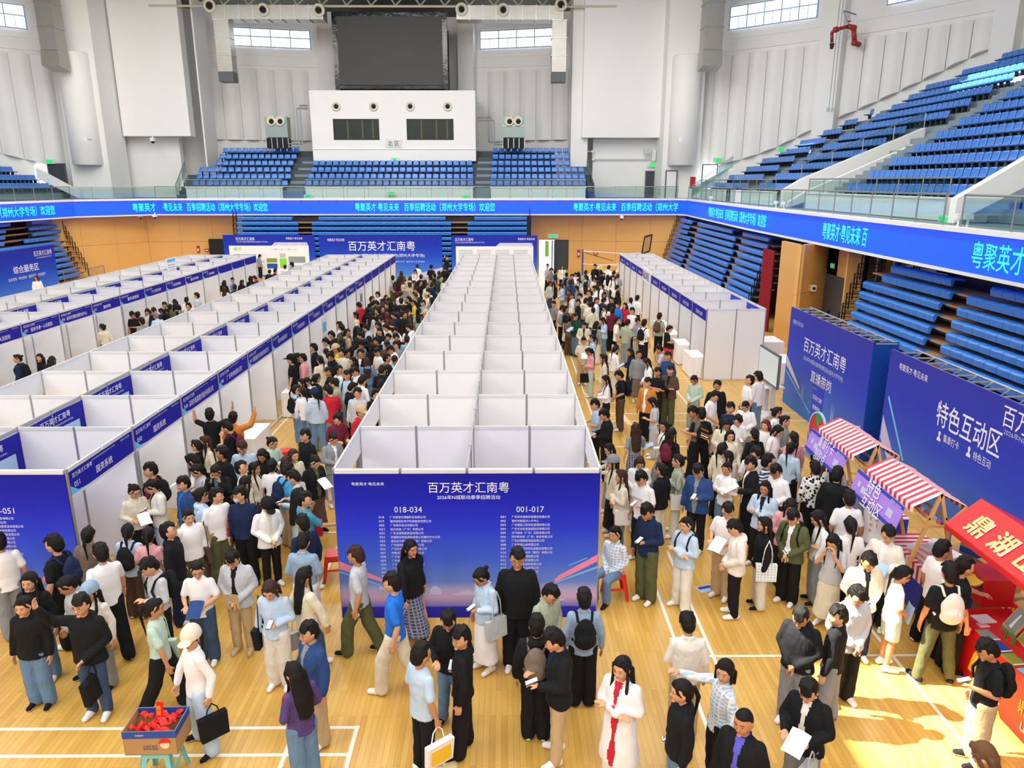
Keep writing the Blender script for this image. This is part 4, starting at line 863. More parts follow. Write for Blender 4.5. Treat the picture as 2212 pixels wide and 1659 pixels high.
for yy,zz in((atx(2029,942,8.72).y-8.6,atx(2029,942,8.72).z),(atx(2093,976,8.72).y-8.6,atx(2093,976,8.72).z)): motif(b,[(-.004,yy-.07,zz-.1),(-.004,yy+.07,zz-.1),(-.004,yy+.06,zz-.04),(-.004,yy+.02,zz-.02),(-.004,yy+.04,zz+.08),(-.004,yy,zz+.11),(-.004,yy-.04,zz+.08),(-.004,yy-.02,zz-.02),(-.004,yy-.06,zz-.04)],'lettering_white')
# ================================================================ props
def table(lab,x0,y0,x1,y1,h=.75,grp=None,m='cloth_white',wav=.02):
    """folding table hidden under a pleated cloth"""
    t=thing('draped_table',lab,'table',((x0+x1)/2,(y0+y1)/2,0),0,grp);w=(x1-x0)/2;d=(y1-y0)/2
    obj('table_top',MB().box((-w,-d,h-.02),(w,d,h)),m,t)
    mb=MB();P=[]
    for (ax,ay),(bx_,by) in(((-w,-d),(w,-d)),((w,-d),(w,d)),((w,d),(-w,d)),((-w,d),(-w,-d))):
        n=max(4,int(math.hypot(bx_-ax,by-ay)/.06))
        for i in range(n):
            u=i/n;o=wav*math.sin(i*PI);P.append((ax+(bx_-ax)*u,ay+(by-ay)*u,(i%2)))
    N=len(P)
    for i in range(N):
        a,b=P[i],P[(i+1)%N]
        f=lambda p,e:(p[0]*(1+e*(wav*p[2]+.015)/max(w,.1)),p[1]*(1+e*(wav*p[2]+.015)/max(d,.1)))
        a0,b0=f(a,0),f(b,0);a1,b1=f(a,1),f(b,1);mb.poly([(*a1,.02),(*b1,.02),(*b0,h),(*a0,h)])
    obj('cloth_skirt',mb,m,t);return t
for j in range(10):
    if j<4: table('white draped table in the %s booth of the right row'%ordn(j),6.45,25.1+2*j,6.95,26.3+2*j,grp='draped booth tables')
table('white draped table behind the right row, farther of two',9.3,27.6,10.6,28.8);table('white draped table behind the standing screen, nearer of two',8.9,24.2,10.0,25.6)
for j in(3,5): table('white draped table beside the %s booth of the left block'%ordn(j),-6.55,10.7+2*j,-6.0,11.9+2*j,grp='draped booth tables')
for j in range(3,9): table('white draped table, %s booth of the far-left block'%ordn(j),-14.8,10.7+2*j,-14.2,11.9+2*j,grp='draped booth tables')
def stool(lab,x,y,rz=0,m='stool_red',h=.47,s=1):
    t=thing('plastic_stool',lab,'stool',(x,y,0),rz);a=.145*s;b=.2*s
    obj('seat',MB().prism([(-a,-a+.03,h-.03),(-a+.03,-a,h-.03),(a-.03,-a,h-.03),(a,-a+.03,h-.03),(a,a-.03,h-.03),(a-.03,a,h-.03),(-a+.03,a,h-.03),(-a,a-.03,h-.03)],(0,0,.03)),m,t)
    for sx in(-1,1):
        for sy in(-1,1):
            mb=MB();T=(sx*a,sy*a,h-.02);B=(sx*b,sy*b,0)
            mb.prism([(T[0],T[1],T[2]),(T[0]-sx*.075,T[1],T[2]),(B[0]-sx*.045,B[1],0),(B[0],B[1],0)],(0,-sy*.012,0));mb.prism([(T[0],T[1],T[2]),(T[0],T[1]-sy*.075,T[2]),(B[0],B[1]-sy*.045,0),(B[0],B[1],0)],(-sx*.012,0,0));obj('leg',mb,m,t)
    mb=MB();c=.175*s
    for z in(.2,): mb.box((-c,-c,z),(c,-c+.012,z+.035)).box((-c,c-.012,z),(c,c,z+.035)).box((-c,-c,z),(-c+.012,c,z+.035)).box((c-.012,-c,z),(c,c,z+.035))
    obj('cross_bar',mb,m,t);mb=MB()
    for q in(-1,1): mb.box((-a,q*a-.006,h-.08),(a,q*a+.006,h-.03)).box((q*a-.006,-a,h-.08),(q*a+.006,a,h-.03))
    obj('skirt_rim',mb,m,t);return t
stool('red plastic stool under the seated woman right of the centre banner wall',1.78,10.95,.1);stool('red plastic stool left of the centre banner wall',-3.0,11.6,.2)
stool('red plastic stool under the seated man in black at the right row',6.2,28.0,.3);stool('red plastic stool in the left aisle behind the crowd',-5.3,16.7,.3)
stool('red plastic stool deeper in the left aisle',-3.3,17.6,.3)
stool('turquoise plastic stool holding the cardboard box',-3.97,7.12,.05,'stool_teal',.47,1.05)
# cardboard box of red sashes
bx_=thing('cardboard_box','open cardboard box with blue rim on the turquoise stool, full of red sashes','box',(-3.98,7.12,.475),.03)
w,d,h=.29,.2,.31
for nm,a,b in(('side_wall',(-w,-d,0),(w,-d+.006,h)),('side_wall',(-w,d-.006,0),(w,d,h)),('side_wall',(-w,-d,0),(-w+.006,d,h)),('side_wall',(w-.006,-d,0),(w,d,h)),('base',(-w,-d,0),(w,d,.006))): obj(nm,MB().box(a,b),'card',bx_)
mb=MB()
for a,b in(((-w-.003,-d-.003),(w+.003,-d)),((-w-.003,d),(w+.003,d+.003)),((-w-.003,-d),(-w,d)),((w,-d),(w+.003,d))): mb.box((*a,h-.09),(*b,h+.001))
mb.box((-w+.006,d-.009,h-.1),(w-.006,d-.006,h));mb.box((w-.009,-d+.006,h-.1),(w-.006,d-.006,h))
rim=obj('blue_rim',mb,'card_blue',bx_)
letter('新鲜就好',.022,'lettering_white',(-.1,-d-.004,h-.045),(1,0,0),parent=rim);pn=letter('大米好自然\n营养好滋味',.07,'lettering_navy',(-.0,-d-.001,.1),(1,0,0),parent=bx_,w=.16)
obj('printed_motif',MB().lathe([(0,0),(.05,.002)],(.16,-d-.001,.13),(0,-1,0),14),'beam_cream',bx_);obj('printed_motif',MB().poly([(.09,-d-.0035,.15),(.24,-d-.0035,.16),(.2,-d-.0035,.21),(.15,-d-.0035,.225),(.11,-d-.0035,.19)]),'sash_red',bx_)
rs=random.Random(4)
for k in range(16):
    a=rs.uniform(0,6.3);x=rs.uniform(-.2,.2);y=rs.uniform(-.12,.12);z=.475+rs.uniform(.2,.29);mb=MB();L=rs.uniform(.12,.2);P=[]
    for i in range(6): u=i/5-.5;P.append(Vector((u*L,.02*math.sin(i*1.7+k),.03*math.sin(i*2.1+k))))
    for p,q in zip(P,P[1:]): mb.poly([p+Vector((0,-.035,.01)),q+Vector((0,-.035,.0)),q+Vector((0,.035,.01)),p+Vector((0,.035,0))]);mb.poly([p+Vector((0,-.035,.004)),p+Vector((0,.035,-.006)),q+Vector((0,.035,.004)),q+Vector((0,-.035,-.006))])
    o=obj('folded_sash',mb,'sash_red',loc=(-3.98+x,7.12+y,z),rz=a);tag(o,'crumpled red sash with gold print in the box, one of the heap','sash','red sashes heaped in the box')
o=obj('folded_sash',MB().prism([(-.05,0,0),(.03,0,0),(.06,.02,.24),(-.02,.02,.25)],(0,.004,0)),'sash_red',loc=(-3.96,7.16,.72));tag(o,'red sash standing up out of the box showing gold characters','sash');letter('鼎\n湖',.12,'gold',(.005,-.004,.15),(1,0,0),parent=o,up=(.1,.08,1),w=.05)
# interactive screen on its stand
A=atz(1642,744,1.95);B=atz(1684,770,1.95);dv=(B-A);dv.z=0;Lt=dv.length;dv.normalize();nv=Vector((dv.y,-dv.x,0))
t=thing('display_screen','large flat display screen on a grey wheeled stand','screen')
if nv.dot(Vector((-1,-.3,0)))<0:nv=-nv
def slab(a,L,z0,z1,th,off): p=a+nv*off;return MB().prism([Vector((p.x,p.y,z0)),Vector(((p+dv*L).x,(p+dv*L).y,z0)),Vector(((p+dv*L).x,(p+dv*L).y,z1)),Vector((p.x,p.y,z1))],-nv*th)
obj('bezel',slab(A,Lt,.98,1.95,.07,0),'door_grey',t);obj('screen_glass',slab(A+dv*.04,Lt-.08,1.05,1.9,.004,.006),'tv_screen',t)
m=A+dv*(Lt*.55)-nv*.1
for s in(-.25,.25): q=m+dv*s;obj('leg',MB().prism([(q.x-.06,q.y-.05,.08),(q.x+.06,q.y-.05,.08),(q.x+.06,q.y+.05,.08),(q.x-.06,q.y+.05,.08)],(0,0,1.2)),'grey_plastic',t)
obj('shelf',MB().box((m.x-.45,m.y-.2,.86),(m.x+.35,m.y+.15,.9)),'alu_white',t);obj('base_foot',MB().prism([(m.x-.55,m.y-.5,0),(m.x-.35,m.y-.55,0),(m.x+.5,m.y+.2,0),(m.x+.35,m.y+.35,0)],(0,0,.09)),'alu_white',t);obj('base_foot',MB().prism([(m.x-.5,m.y+.3,0),(m.x-.3,m.y+.4,0),(m.x+.45,m.y-.2,0),(m.x+.3,m.y-.3,0)],(0,0,.08)),'alu_white',t)
# pull-up banner
t=thing('pull_up_banner','narrow blue pull-up banner standing against the stage backdrop','banner',(7.6,17.35,0));b=obj('print',MB().box((0,-.33,.05),(.012,.33,1.85)),'print_stage',t);obj('foot',MB().box((-.1,-.34,0),(.14,.34,.06)),'alu',t);obj('top_bar',MB().box((-.01,-.34,1.85),(.022,.34,1.875)),'alu',t)
letter('百万英才汇南粤',.12,'lettering_white',(0,0,1.52),(0,-1,0),parent=b,w=.54);letter('直播带岗',.11,'lettering_white',(0,0,1.28),(0,-1,0),parent=b,w=.42);letter('粤聚英才·粤见未来',.03,'lettering_soft',(0,.18,1.74),(0,-1,0),parent=b)
# prize wheel
c=atz(1766,925,1.42);t=thing('prize_wheel','round red and green prize wheel on a black stand beside the striped stall','game',(c.x,c.y,0))
obj('stand',MB().tube((0,0.05,0),(0,.05,1.5),.02,8).tube((-.25,.05,.02),(.25,.05,.02),.02,6).tube((0,-.2,.02),(0,.3,.02),.02,6),'black',t)
ax=Vector((-1,-.05,.08)).normalized();uu=ax.cross(Vector((0,0,1))).normalized();vv=uu.cross(ax)
for k in range(6):
    a0,a1=2*PI*k/6,2*PI*(k+1)/6;P=[Vector((0,0,1.42))]+[Vector((0,0,1.42))+(uu*math.cos(a0+(a1-a0)*i/5)+vv*math.sin(a0+(a1-a0)*i/5))*.33 for i in range(6)]
    obj('wedge',MB().prism(P,ax*.02),['wheel_red','wheel_green','lettering_white'][k%3] if k%3<2 else 'wheel_red',t)
obj('rim',MB().lathe([(.33,-.01),(.37,-.01),(.37,.03),(.33,.03)],(0,0,1.42),ax,28),'paper_blue',t)
# striped stalls (A-frame of pale timber, striped canvas, purple sign board)
def stall(y0,y1,xr,lab,words,nstr=20):
    t=thing('market_stall',lab,'stall',(xr,y0,0));L=y1-y0;zr=2.2;dx=.40;dz=.2
    for side,nm in((-1,'canopy_stripe'),(1,'canopy_stripe')):
        for i in range(nstr):
            a=L*i/nstr;b=L*(i+1)/nstr
            obj(nm,MB().prism([(0,a,zr),(0,b,zr),(side*dx,b,zr-dz+.006*math.sin(i)),(side*dx,a,zr-dz)],(0,0,.008)).prism([(side*dx,a,zr-dz),(side*dx,b,zr-dz),(side*dx,b,zr-dz-.09),(side*dx,a,zr-dz-.09)],(side*.006,0,0)),'stripe_red' if i%2 else 'stripe_white',t)
    for y in(.02,L-.02):
        for s in(-1,1): obj('pole',MB().prism([(-.025,y-.02,zr+.0),(.025,y-.02,zr+.0),(s*.62+.03,y-.02,0),(s*.62-.03,y-.02,0)],(0,.04,0)),'timber',t)
        obj('brace',MB().box((-dx,y-.015,zr-dz-.35),(dx,y+.015,zr-dz-.31)),'timber',t)
        for s in(-1,1): obj('brace',MB().tube((s*.1,y,zr-.55),(s*dx,y,zr-dz-.02),.016,6),'timber',t)
    for s in(-1,1): obj('beam',MB().box((s*.13-.015,0,zr-.42),(s*.13+.015,L,zr-.38)),'timber',t)
    # sign board hung on the front, tilted
    P=[Vector((-dx-.04,L+.12,1.95)),Vector((-dx-.04,.12,1.93)),Vector((-dx-.16,.12,1.52)),Vector((-dx-.16,L+.12,1.54))]
    s=obj('sign_board',MB().prism(P,(-.012,0,0)),'sign_purple',t)
    up=(P[1]-P[2]).normalized();rt=(P[1]-P[0]).normalized();nn=rt.cross(up)
    def strip(v0,v1,u0=0,u1=1,m='sign_blue',name='printed_band'):
        q=[P[3]+(P[2]-P[3])*u0+(P[0]-P[3])*v0,P[3]+(P[2]-P[3])*u1+(P[0]-P[3])*v0,P[3]+(P[2]-P[3])*u1+(P[0]-P[3])*v1,P[3]+(P[2]-P[3])*u0+(P[0]-P[3])*v1]
        obj(name,MB().poly([p+nn*.016 for p in q]),m,s)
    strip(0,.14);strip(.86,1);strip(.42,.62,.1,.16,'lilac','printed_motif');strip(.3,.55,.2,.3,'lilac','printed_motif');strip(.3,.6,.76,.87,'lilac','printed_motif')
    c=(P[0]+P[1]+P[2]+P[3])/4;lines=words.split('\n')
    letter(words,.50,'lettering_white',c+nn*.03,rt,up,parent=s,w=.62,bold=.05);letter('粤聚英才·粤见未来',.035,'lettering_white',c+rt*(L*.36)+up*.17+nn*.02,rt,up,parent=s)
    # counter with striped cloth
    for i in range(nstr):
        a=L*i/nstr;b=L*(i+1)/nstr;m='stripe_red' if i%2 else 'stripe_white'
        obj('counter_cloth',MB().box((.05,a,.78),(.75,b,.8)).box((.05,a,.55),(.056,b,.78)),m,t)
    obj('counter_front',MB().box((.06,0,.02),(.07,L,.56)),'sign_blue',t);obj('counter_end',MB().box((.06,0,.02),(.74,.01,.78)),'sign_blue',t);return t
stall(12.18,13.75,6.5,'red and white striped market stall with purple stamp collecting sign, farther one','集章打卡\n领取点',22)
stall(10.08,11.6,6.43,'red and white striped market stall with purple activity zone sign, nearer one','特色\n互动区',22)
def pbox(lab,x,y,z,w,d,h,m,rz=0,lid='paper',grp=None,cat='box'):
    t=thing('gift_box',lab,cat,(x,y,z),rz,grp);obj('carton',MB().box((-w/2,-d/2,0),(w/2,d/2,h*.6)),m,t);obj('lid',MB().box((-w/2-.004,-d/2-.004,h*.6),(w/2+.004,d/2+.004,h)),lid,t);return t
for i,(x,y,k) in enumerate(((6.72,10.55,0),(6.72,10.55,1),(6.72,10.55,2),(6.98,10.5,0),(6.98,10.5,1),(6.75,10.95,0),(7.0,10.9,0),(6.98,10.85,1))):
    pbox('pink and white box on the nearer striped stall, %s of the stacked boxes'%ordn(i),x,y,.80+.1*k,.3,.24,.1,'pink_box',.1*i,'paper')
rs=random.Random(8)
cols=['sash_red','gold','lettering_navy','pink','olive','green_leaf','paper','ac_green']
_xy=[(rs.uniform(6.6,7.1),rs.uniform(12.4,13.6)) for i in range(16)];rk=[sorted(q[1] for q in _xy).index(p[1]) for p in _xy]
for i in range(16):
    x,y=_xy[i];mb=MB().lathe([(0,0),(.05,.02),(.06,.07),(.03,.12),(0,.13)],(0,0,0),(0,0,1),8);t=thing('plush_toy','small %s trinket on the farther stall counter, %s from the near end'%(['red','gold','navy','pink','olive','green','white','grey-green'][i%8],ordn(rk[i])),'toy',(x,y,.80),0,'trinkets on the farther stall counter');obj('toy_body',mb,cols[i%8],t,smooth=True);obj('toy_head',MB().lathe([(0,0),(.035,.02),(.035,.05),(0,.07)],(0,0,.11),(0,0,1),8),cols[(i+3)%8],t,smooth=True)
for i in range(9):
    y=10.2+.12*i;t=thing('hanging_charm','small %s charm, %s in the line hanging under the nearer striped canopy'%(['pink','white','red'][i%3],ordn(i)),'charm',(6.75,y,1.55),0,'charms hanging in the nearer stall');obj('cord',MB().tube((0,0,0),(0,0,.16),.004,4),'paper',t);obj('charm_body',MB().lathe([(0,0),(.035,.02),(.04,.06),(0,.09)],(0,0,-.07),(0,0,1),8),['pink','lettering_white','sash_red'][i%3],t)
for i,(x,y,z,w,d,h) in enumerate(((7.7,10.3,0,.5,.5,.5),(7.75,10.9,0,.5,.55,.6),(7.7,10.35,.5,.45,.45,.4),(7.8,11.5,0,.6,.5,.5),(7.7,9.7,0,.5,.4,.5),(7.75,10.9,.6,.45,.45,.35))):
    t=thing('carton_box','brown carton behind the stalls, %s of the stacked cartons'%ordn(i),'box',(x,y,z),.1*i);obj('carton',MB().box((-w/2,-d/2,0),(w/2,d/2,h)),'card',t);obj('blue_band',MB().box((-w/2-.003,-d/2-.003,h*.55),(w/2+.003,d/2+.003,h*.85)),'card_blue' if i%2 else 'card',t)
# red tent stall
t=thing('red_canopy_stall','red canopy stall with yellow characters and red cloth table at the right edge','stall',(6.3,7.0,0))
T0=Vector((6.74-6.3,2.68,2.3));T1=Vector((6.27-6.3,2.65,1.93));
obj('canopy',MB().prism([(.44,-.6,2.3),(.44,2.68,2.3),(-.03,2.65,1.93),(-.03,-.6,1.93)],(0,0,.01)).prism([(.44,-.6,2.3),(.44,2.68,2.3),(1.1,2.68,1.95),(1.1,-.6,1.95)],(0,0,.01)).prism([(-.03,-.6,1.93),(-.03,2.65,1.93),(-.03,2.65,1.86),(-.03,-.6,1.86)],(-.006,0,0)),'tent_red',t)
cn=t.children[0];up=Vector((.47,0,.37)).normalized();nn=Vector((0,-1,0)).cross(up)
for i,(ch,y) in enumerate((('鼎',2.22),('湖',1.72),('山',1.22))):
    c=Vector((.17,y,2.09))
    letter(ch,.34,'lettering_white',c+nn*.012+Vector((0,-.012,.0)),(0,-1,0),up,parent=cn,bold=.012,name='character_outline');letter(ch,.33,'tent_yellow',c+nn*.02,(0,-1,0),up,parent=cn,bold=.012)
for x,y in((.0,2.55),(1.05,2.6)): obj('pole',MB().tube((x,y,0),(x,y,1.95),.018,6),'alu',t)
obj('table_top',MB().box((.05,-.6,.76),(1.15,2.25,.8)),'tent_red',t);fr=obj('table_cloth',MB().box((.03,-.6,.0),(.05,2.25,.8)).box((.03,2.25,0),(1.15,2.27,.8)),'tent_red',t)
# golden horse print on the cloth
def pg(pts,m='gold'): obj('printed_motif',MB().poly([(.026,y,z) for y,z in pts]),m,fr)
pg([(1.75,.2),(1.7,.45),(1.62,.62),(1.5,.72),(1.42,.7),(1.3,.62),(1.32,.58),(1.45,.62),(1.52,.55),(1.56,.4),(1.5,.2)]);pg([(1.6,.22),(1.05,.18),(1.1,.1),(1.65,.12)]);pg([(1.12,.15),(1.0,.0),(1.04,.0),(1.2,.14)]);pg([(1.62,.15),(1.72,.0),(1.68,.0),(1.55,.14)]);pg([(1.4,.68),(1.38,.76),(1.34,.68)])
letter('鼎湖',.2,'gold',(.026,.55,.42),(0,-1,0),parent=fr,bold=.03);letter('山泉',.16,'lettering_white',(.026,.5,.2),(0,-1,0),parent=fr,bold=.02)
def frame_pic(lab,x,y,w,h,fm,pm,motif=None):
    t=thing('picture_frame',lab,'picture',(x,y,.81),-.15);k=.35
    P=lambda u,v:(v*k*1.6,-u,v)
    obj('frame_border',MB().prism([P(-w/2,0),P(w/2,0),P(w/2,h*.8),P(-w/2,h*.8)],(.02,0,-.01)),fm,t);e=.025
    p=obj('picture',MB().prism([P(-w/2+e,e),P(w/2-e,e),P(w/2-e,h*.8-e),P(-w/2+e,h*.8-e)],(-.004,0,.002)),pm,t)
    if motif:
        for pts,m in motif: obj('printed_motif',MB().poly([tuple(Vector(P(u,v))+Vector((-.007,0,.004))) for u,v in pts]),m,t)
frame_pic('wood framed waterfall picture on the red table, farther of two',6.75,8.72,.3,.4,'timber','ac_green',[([(-.03,.05),(.03,.05),(.02,.25),(-.01,.25)],'lettering_white')])
frame_pic('wood framed lake picture on the red table, nearer of two',6.72,8.38,.3,.36,'timber','olive',[([(-.1,.1),(.1,.1),(.1,.16),(-.1,.18)],'paper')])
frame_pic('black framed blue butterfly picture on the red table',6.68,8.0,.32,.34,'black','paper',[([(0,.12),(-.09,.2),(-.1,.12),(-.05,.06)],'lettering_navy'),([(0,.12),(.09,.2),(.1,.12),(.05,.06)],'lettering_navy')])
for i in range(6):
    y=9.05-.16*i;t=thing('magnet_box','small red box with round gold charm, %s along the back of the red table'%ordn(i),'souvenir',(7.05,y,.8));obj('backing_card',MB().box((-.01,-.06,0),(.01,.06,.2)),'sash_red',t);obj('gold_charm',MB().lathe([(0,0),(.035,.004)],(-.012,0,.11),(-1,0,0),10),'gold',t)
for i,(x,y,w,d,m,l) in enumerate(((6.42,8.62,.18,.24,'ac_green','pale green'),(6.42,8.36,.18,.22,'card_blue','teal blue'),(6.42,8.1,.18,.24,'olive','yellow green'),(6.45,7.8,.2,.25,'wheel_cyan','bright cyan'),(6.6,9.0,.25,.2,'paper','white'),(6.5,8.85,.14,.1,'pink_box','orange red'))):
    t=thing('flat_packet','%s flat packet lying along the front of the red table'%l,'packet',(x,y,.801),.1);obj('sleeve',MB().box((-w/2,-d/2,0),(w/2,d/2,.012)),m,t);obj('seal',MB().box((-w/2,-d/2,.012),(w/2,-d/2+.02,.014)),'paper',t)
for i in range(2): t=thing('souvenir_case','green framed red case, %s of two on the red table'%ordn(i),'souvenir',(6.6,8.6-.14*i,.8));obj('case',MB().box((0,-.06,0),(.04,.06,.12)),'wheel_green',t);obj('insert',MB().box((-.003,-.045,.015),(0,.045,.105)),'sash_red',t)
t=thing('red_display_cabinet','red plastic display machine with yellow tray on the red stall','cabinet',(6.95,9.55,.8));obj('body',MB().box((-.2,-.25,0),(.25,.25,.42)),'tent_red',t);obj('tray',MB().lathe([(0,0),(.12,.02),(.14,.06),(0,.05)],(-.25,-.1,.3),(-.4,0,1),12),'gold',t);obj('display',MB().box((-.21,-.2,.25),(-.2,-.05,.38)),'card_blue',t)
t=thing('wooden_crate','low pale wooden crate at the right edge of the floor','crate',(6.35,6.9,0));
for a,b in(((-.2,-.5,.0),(.5,-.48,.2)),((-.2,.3,.0),(.5,.32,.2)),((-.2,-.5,.0),(-.18,.32,.2))): obj('board',MB().box(a,b),'timber',t)
obj('base',MB().box((-.2,-.5,0),(.5,.32,.02)),'timber',t)
# back corner: volleyball net, white timber frame, red mats, tilted board
t=thing('volleyball_net','folded volleyball net between a blue post and the back wall','net');obj('post',MB().box((5.05,50,.0),(5.15,50.1,2.3)),'card_blue',t)
obj('net_tape',MB().path([(5.1,50,2.2),(8.2,50.6,1.95),(9.3,50.9,2.0)],.03,5).path([(5.1,50,1.35),(8.2,50.6,1.1)],.025,5),'paper',t);obj('net_cord',MB().path([(5.2,50,2.1),(7.2,50.4,1.5)],.02,5),'black',t)
t=thing('timber_frame','pale timber gymnastics frame over red mats in the back corner','equipment');
for P in([(5.0,48.5,.5),(6.2,49,1.35),(9,49.3,1.5)],[(5.2,48.6,.3),(7.5,49,1.0),(9.2,49.3,1.0)],[(6.2,49,1.35),(6.5,48.9,.6)],[(7.6,49.2,1.45),(7.2,49,.9)],[(8.4,49.2,1.45),(8.3,49,.9)]): obj('rail',MB().path(P,.05,6),'beam_cream',t)
for i in range(3): tt=thing('floor_mat','thick red mat in the back corner, %s of three'%ordn(i),'mat',(6.4+i*.9,49.2+i*.3,0));obj('mat_body',MB().box((-.7,-.5,0),(.7,.5,.5+.08*i)),'tent_red',tt);obj('mat_edge',MB().box((-.71,-.51,.2),(.71,-.5,.24)),'paper',tt)
p=aty(1395,530,50);t=thing('scoreboard','small tilted dark board on a thin pole in the back corner','board');obj('pole',MB().tube((p.x-.35,50,0),(p.x-.1,50,p.z-.4),.03,6),'paper',t);obj('board',MB().prism([(p.x-.3,49.95,p.z-.65),(p.x+.3,49.95,p.z-.4),(p.x+.42,49.95,p.z+.75),(p.x-.12,49.95,p.z+.6)],(0,.08,0)),'black',t);obj('board_face',MB().prism([(p.x-.2,49.94,p.z-.5),(p.x+.22,49.94,p.z-.33),(p.x+.32,49.94,p.z+.62),(p.x-.08,49.94,p.z+.5)],(0,-.005,0)),'card',t)
# posters leaning at booths
for i,(px,py,w_,h_,m,lab) in enumerate(((668,650,.8,1.9,'paper','white notice poster on a booth wall with blue logo, left aisle'),(752,660,.75,1.9,'paper','tall white poster on a far booth wall of the left aisle'))):
    c=atz(px,py+0,2.0);x=-6.5;p=atx(px+30,py+30,x)
    t=thing('notice_poster',lab,'poster',(x,p.y,0));b=obj('sheet',MB().box((0,-w_/2,.0),(.02,w_/2,.15+h_)),m,t)
    obj('logo_print',MB().box((.021,-.25,1.5),(.023,.25,1.85)),'glow_patch' if i==0 else 'lettering_grey',b)
    for k in range(8): obj('text_line',MB().box((.021,-w_*.4,1.3-.12*k),(.0225,w_*.35,1.33-.12*k)),'lettering_grey',b)
for px,py,lab,m in((345,640,'blue headed notice sheet in a far-left booth','paper_blue'),(372,590,'white notice sheet full of print in a far-left booth','paper')):
    p=atx(px,py,-16.6);t=thing('notice_poster',lab,'poster',(-16.6,p.y,p.z));b=obj('sheet',MB().box((0,-.5,-1.1),(.02,.5,.75)),m,t);obj('header_print',MB().box((.021,-.45,.55),(.023,.45,.7)),'glow_patch',b)
    for k in range(9): obj('text_line',MB().box((.021,-.4,.4-.12*k),(.0225,.38,.43-.12*k)),'lettering_grey',b)
for i,(px,py) in enumerate(((1525,1272),(1393,1190))):
    p=atz(px,py,0);t=thing('leaflet','printed leaflet lying on the floor, %s one'%('farther' if i else 'nearer'),'paper',(p.x,p.y,.002),.3);obj('sheet',MB().box((-.15,-.1,0),(.15,.1,.003)),'paper_blue',t);obj('print_block',MB().box((-.12,.0,.003),(.12,.08,.0035)),'lettering_navy',t)
# ---------------------------------------------------------------- people
V=Vector
def _cap(bm,p0,p1,r0,r1,seg=10,sx=1.0,n=3,caps=True):
    """closed tapered limb from p0 to p1 with round ends"""
    p0=V(p0);p1=V(p1);ax=p1-p0;L=ax.length
    if L<1e-6: ax=V((0,0,1));L=1e-6
    ax=ax/L
    ref=V((0,1,0)) if abs(ax.y)<.9 else V((1,0,0))
    u=ax.cross(ref).normalized();v=ax.cross(u)
    rings=[]
    prof=[(-r0*.75,r0*.62),(-r0*.4,r0*.9)]+[(L*i/n,r0+(r1-r0)*i/n) for i in range(n+1)]+[(L+r1*.4,r1*.9),(L+r1*.75,r1*.62)]
    for t,r in prof:
        rings.append([bm.verts.new(p0+ax*t+(u*math.cos(a)*sx+v*math.sin(a))*r) for a in (2*PI*k/seg for k in range(seg))])
    a=bm.verts.new(p0-ax*r0);b=bm.verts.new(p1+ax*r1)
    for i in range(len(rings)-1):
        A,B=rings[i],rings[i+1]
        for k in range(seg): bm.faces.new((A[k],A[(k+1)%seg],B[(k+1)%seg],B[k]))
    for k in range(seg):
        bm.faces.new((a,rings[0][(k+1)%seg],rings[0][k]));bm.faces.new((b,rings[-1][k],rings[-1][(k+1)%seg]))
def _ell(bm,c,r,seg=12,ring=8,M=None,f=None):
    c=V(c);r=(r,r,r) if not hasattr(r,'__len__') else r
    def P(x,y,z):
        q=V((x*r[0],y*r[1],z*r[2]))
        if f: q=f(q)
        if M: q=M@q
        return bm.verts.new(c+q)
    top=P(0,0,1);bot=P(0,0,-1);rs=[]
    for i in range(1,ring):
        th=PI*i/ring
        rs.append([P(math.sin(th)*math.cos(2*PI*k/seg),math.sin(th)*math.sin(2*PI*k/seg),math.cos(th)) for k in range(seg)])
    for k in range(seg):
        bm.faces.new((top,rs[0][k],rs[0][(k+1)%seg]));bm.faces.new((bot,rs[-1][(k+1)%seg],rs[-1][k]))
    for A,B in zip(rs,rs[1:]):
        for k in range(seg): bm.faces.new((A[k],B[k],B[(k+1)%seg],A[(k+1)%seg]))
def _loft(bm,rings,seg=20,close=True):
    """rings: (z,cx,cy,rx,ry)"""
    R=[[bm.verts.new((cx+rx*math.cos(2*PI*k/seg),cy+ry*math.sin(2*PI*k/seg),z)) for k in range(seg)] for z,cx,cy,rx,ry in rings]
    for A,B in zip(R,R[1:]):
        for k in range(seg): bm.faces.new((A[k],A[(k+1)%seg],B[(k+1)%seg],B[k]))
    if close: bm.faces.new(list(reversed(R[0])));bm.faces.new(R[-1])
_tmp={}
def remeshed(bm,voxel,ratio=1.0,smooth=0,fold=None,name='m'):
    """one continuous surface out of overlapping closed shapes"""
    me=bpy.data.meshes.new(name);bm.normal_update();bm.to_mesh(me);bm.free()
    o=bpy.data.objects.new('tmp',me);_TS.collection.objects.link(o)
    m=o.modifiers.new('r','REMESH');m.mode='VOXEL';m.voxel_size=voxel;m.use_smooth_shade=True
    if smooth:
        s=o.modifiers.new('s','SMOOTH');s.iterations=smooth;s.factor=.5
    if ratio<1:
        d=o.modifiers.new('d','DECIMATE');d.ratio=ratio
    out=eval_mesh(o)
    bpy.data.objects.remove(o);bpy.data.meshes.remove(me)
    n=len(out.vertices)
    if fold:
        co=np.empty(n*3,'f');out.vertices.foreach_get('co',co);co=co.reshape(-1,3)
        nn=np.empty(n*3,'f');out.vertices.foreach_get('normal',nn);nn=nn.reshape(-1,3)
        co+=nn*fold(co)[:,None];out.vertices.foreach_set('co',co.ravel())
    out.polygons.foreach_set('use_smooth',[True]*len(out.polygons));out.name=name
    return out
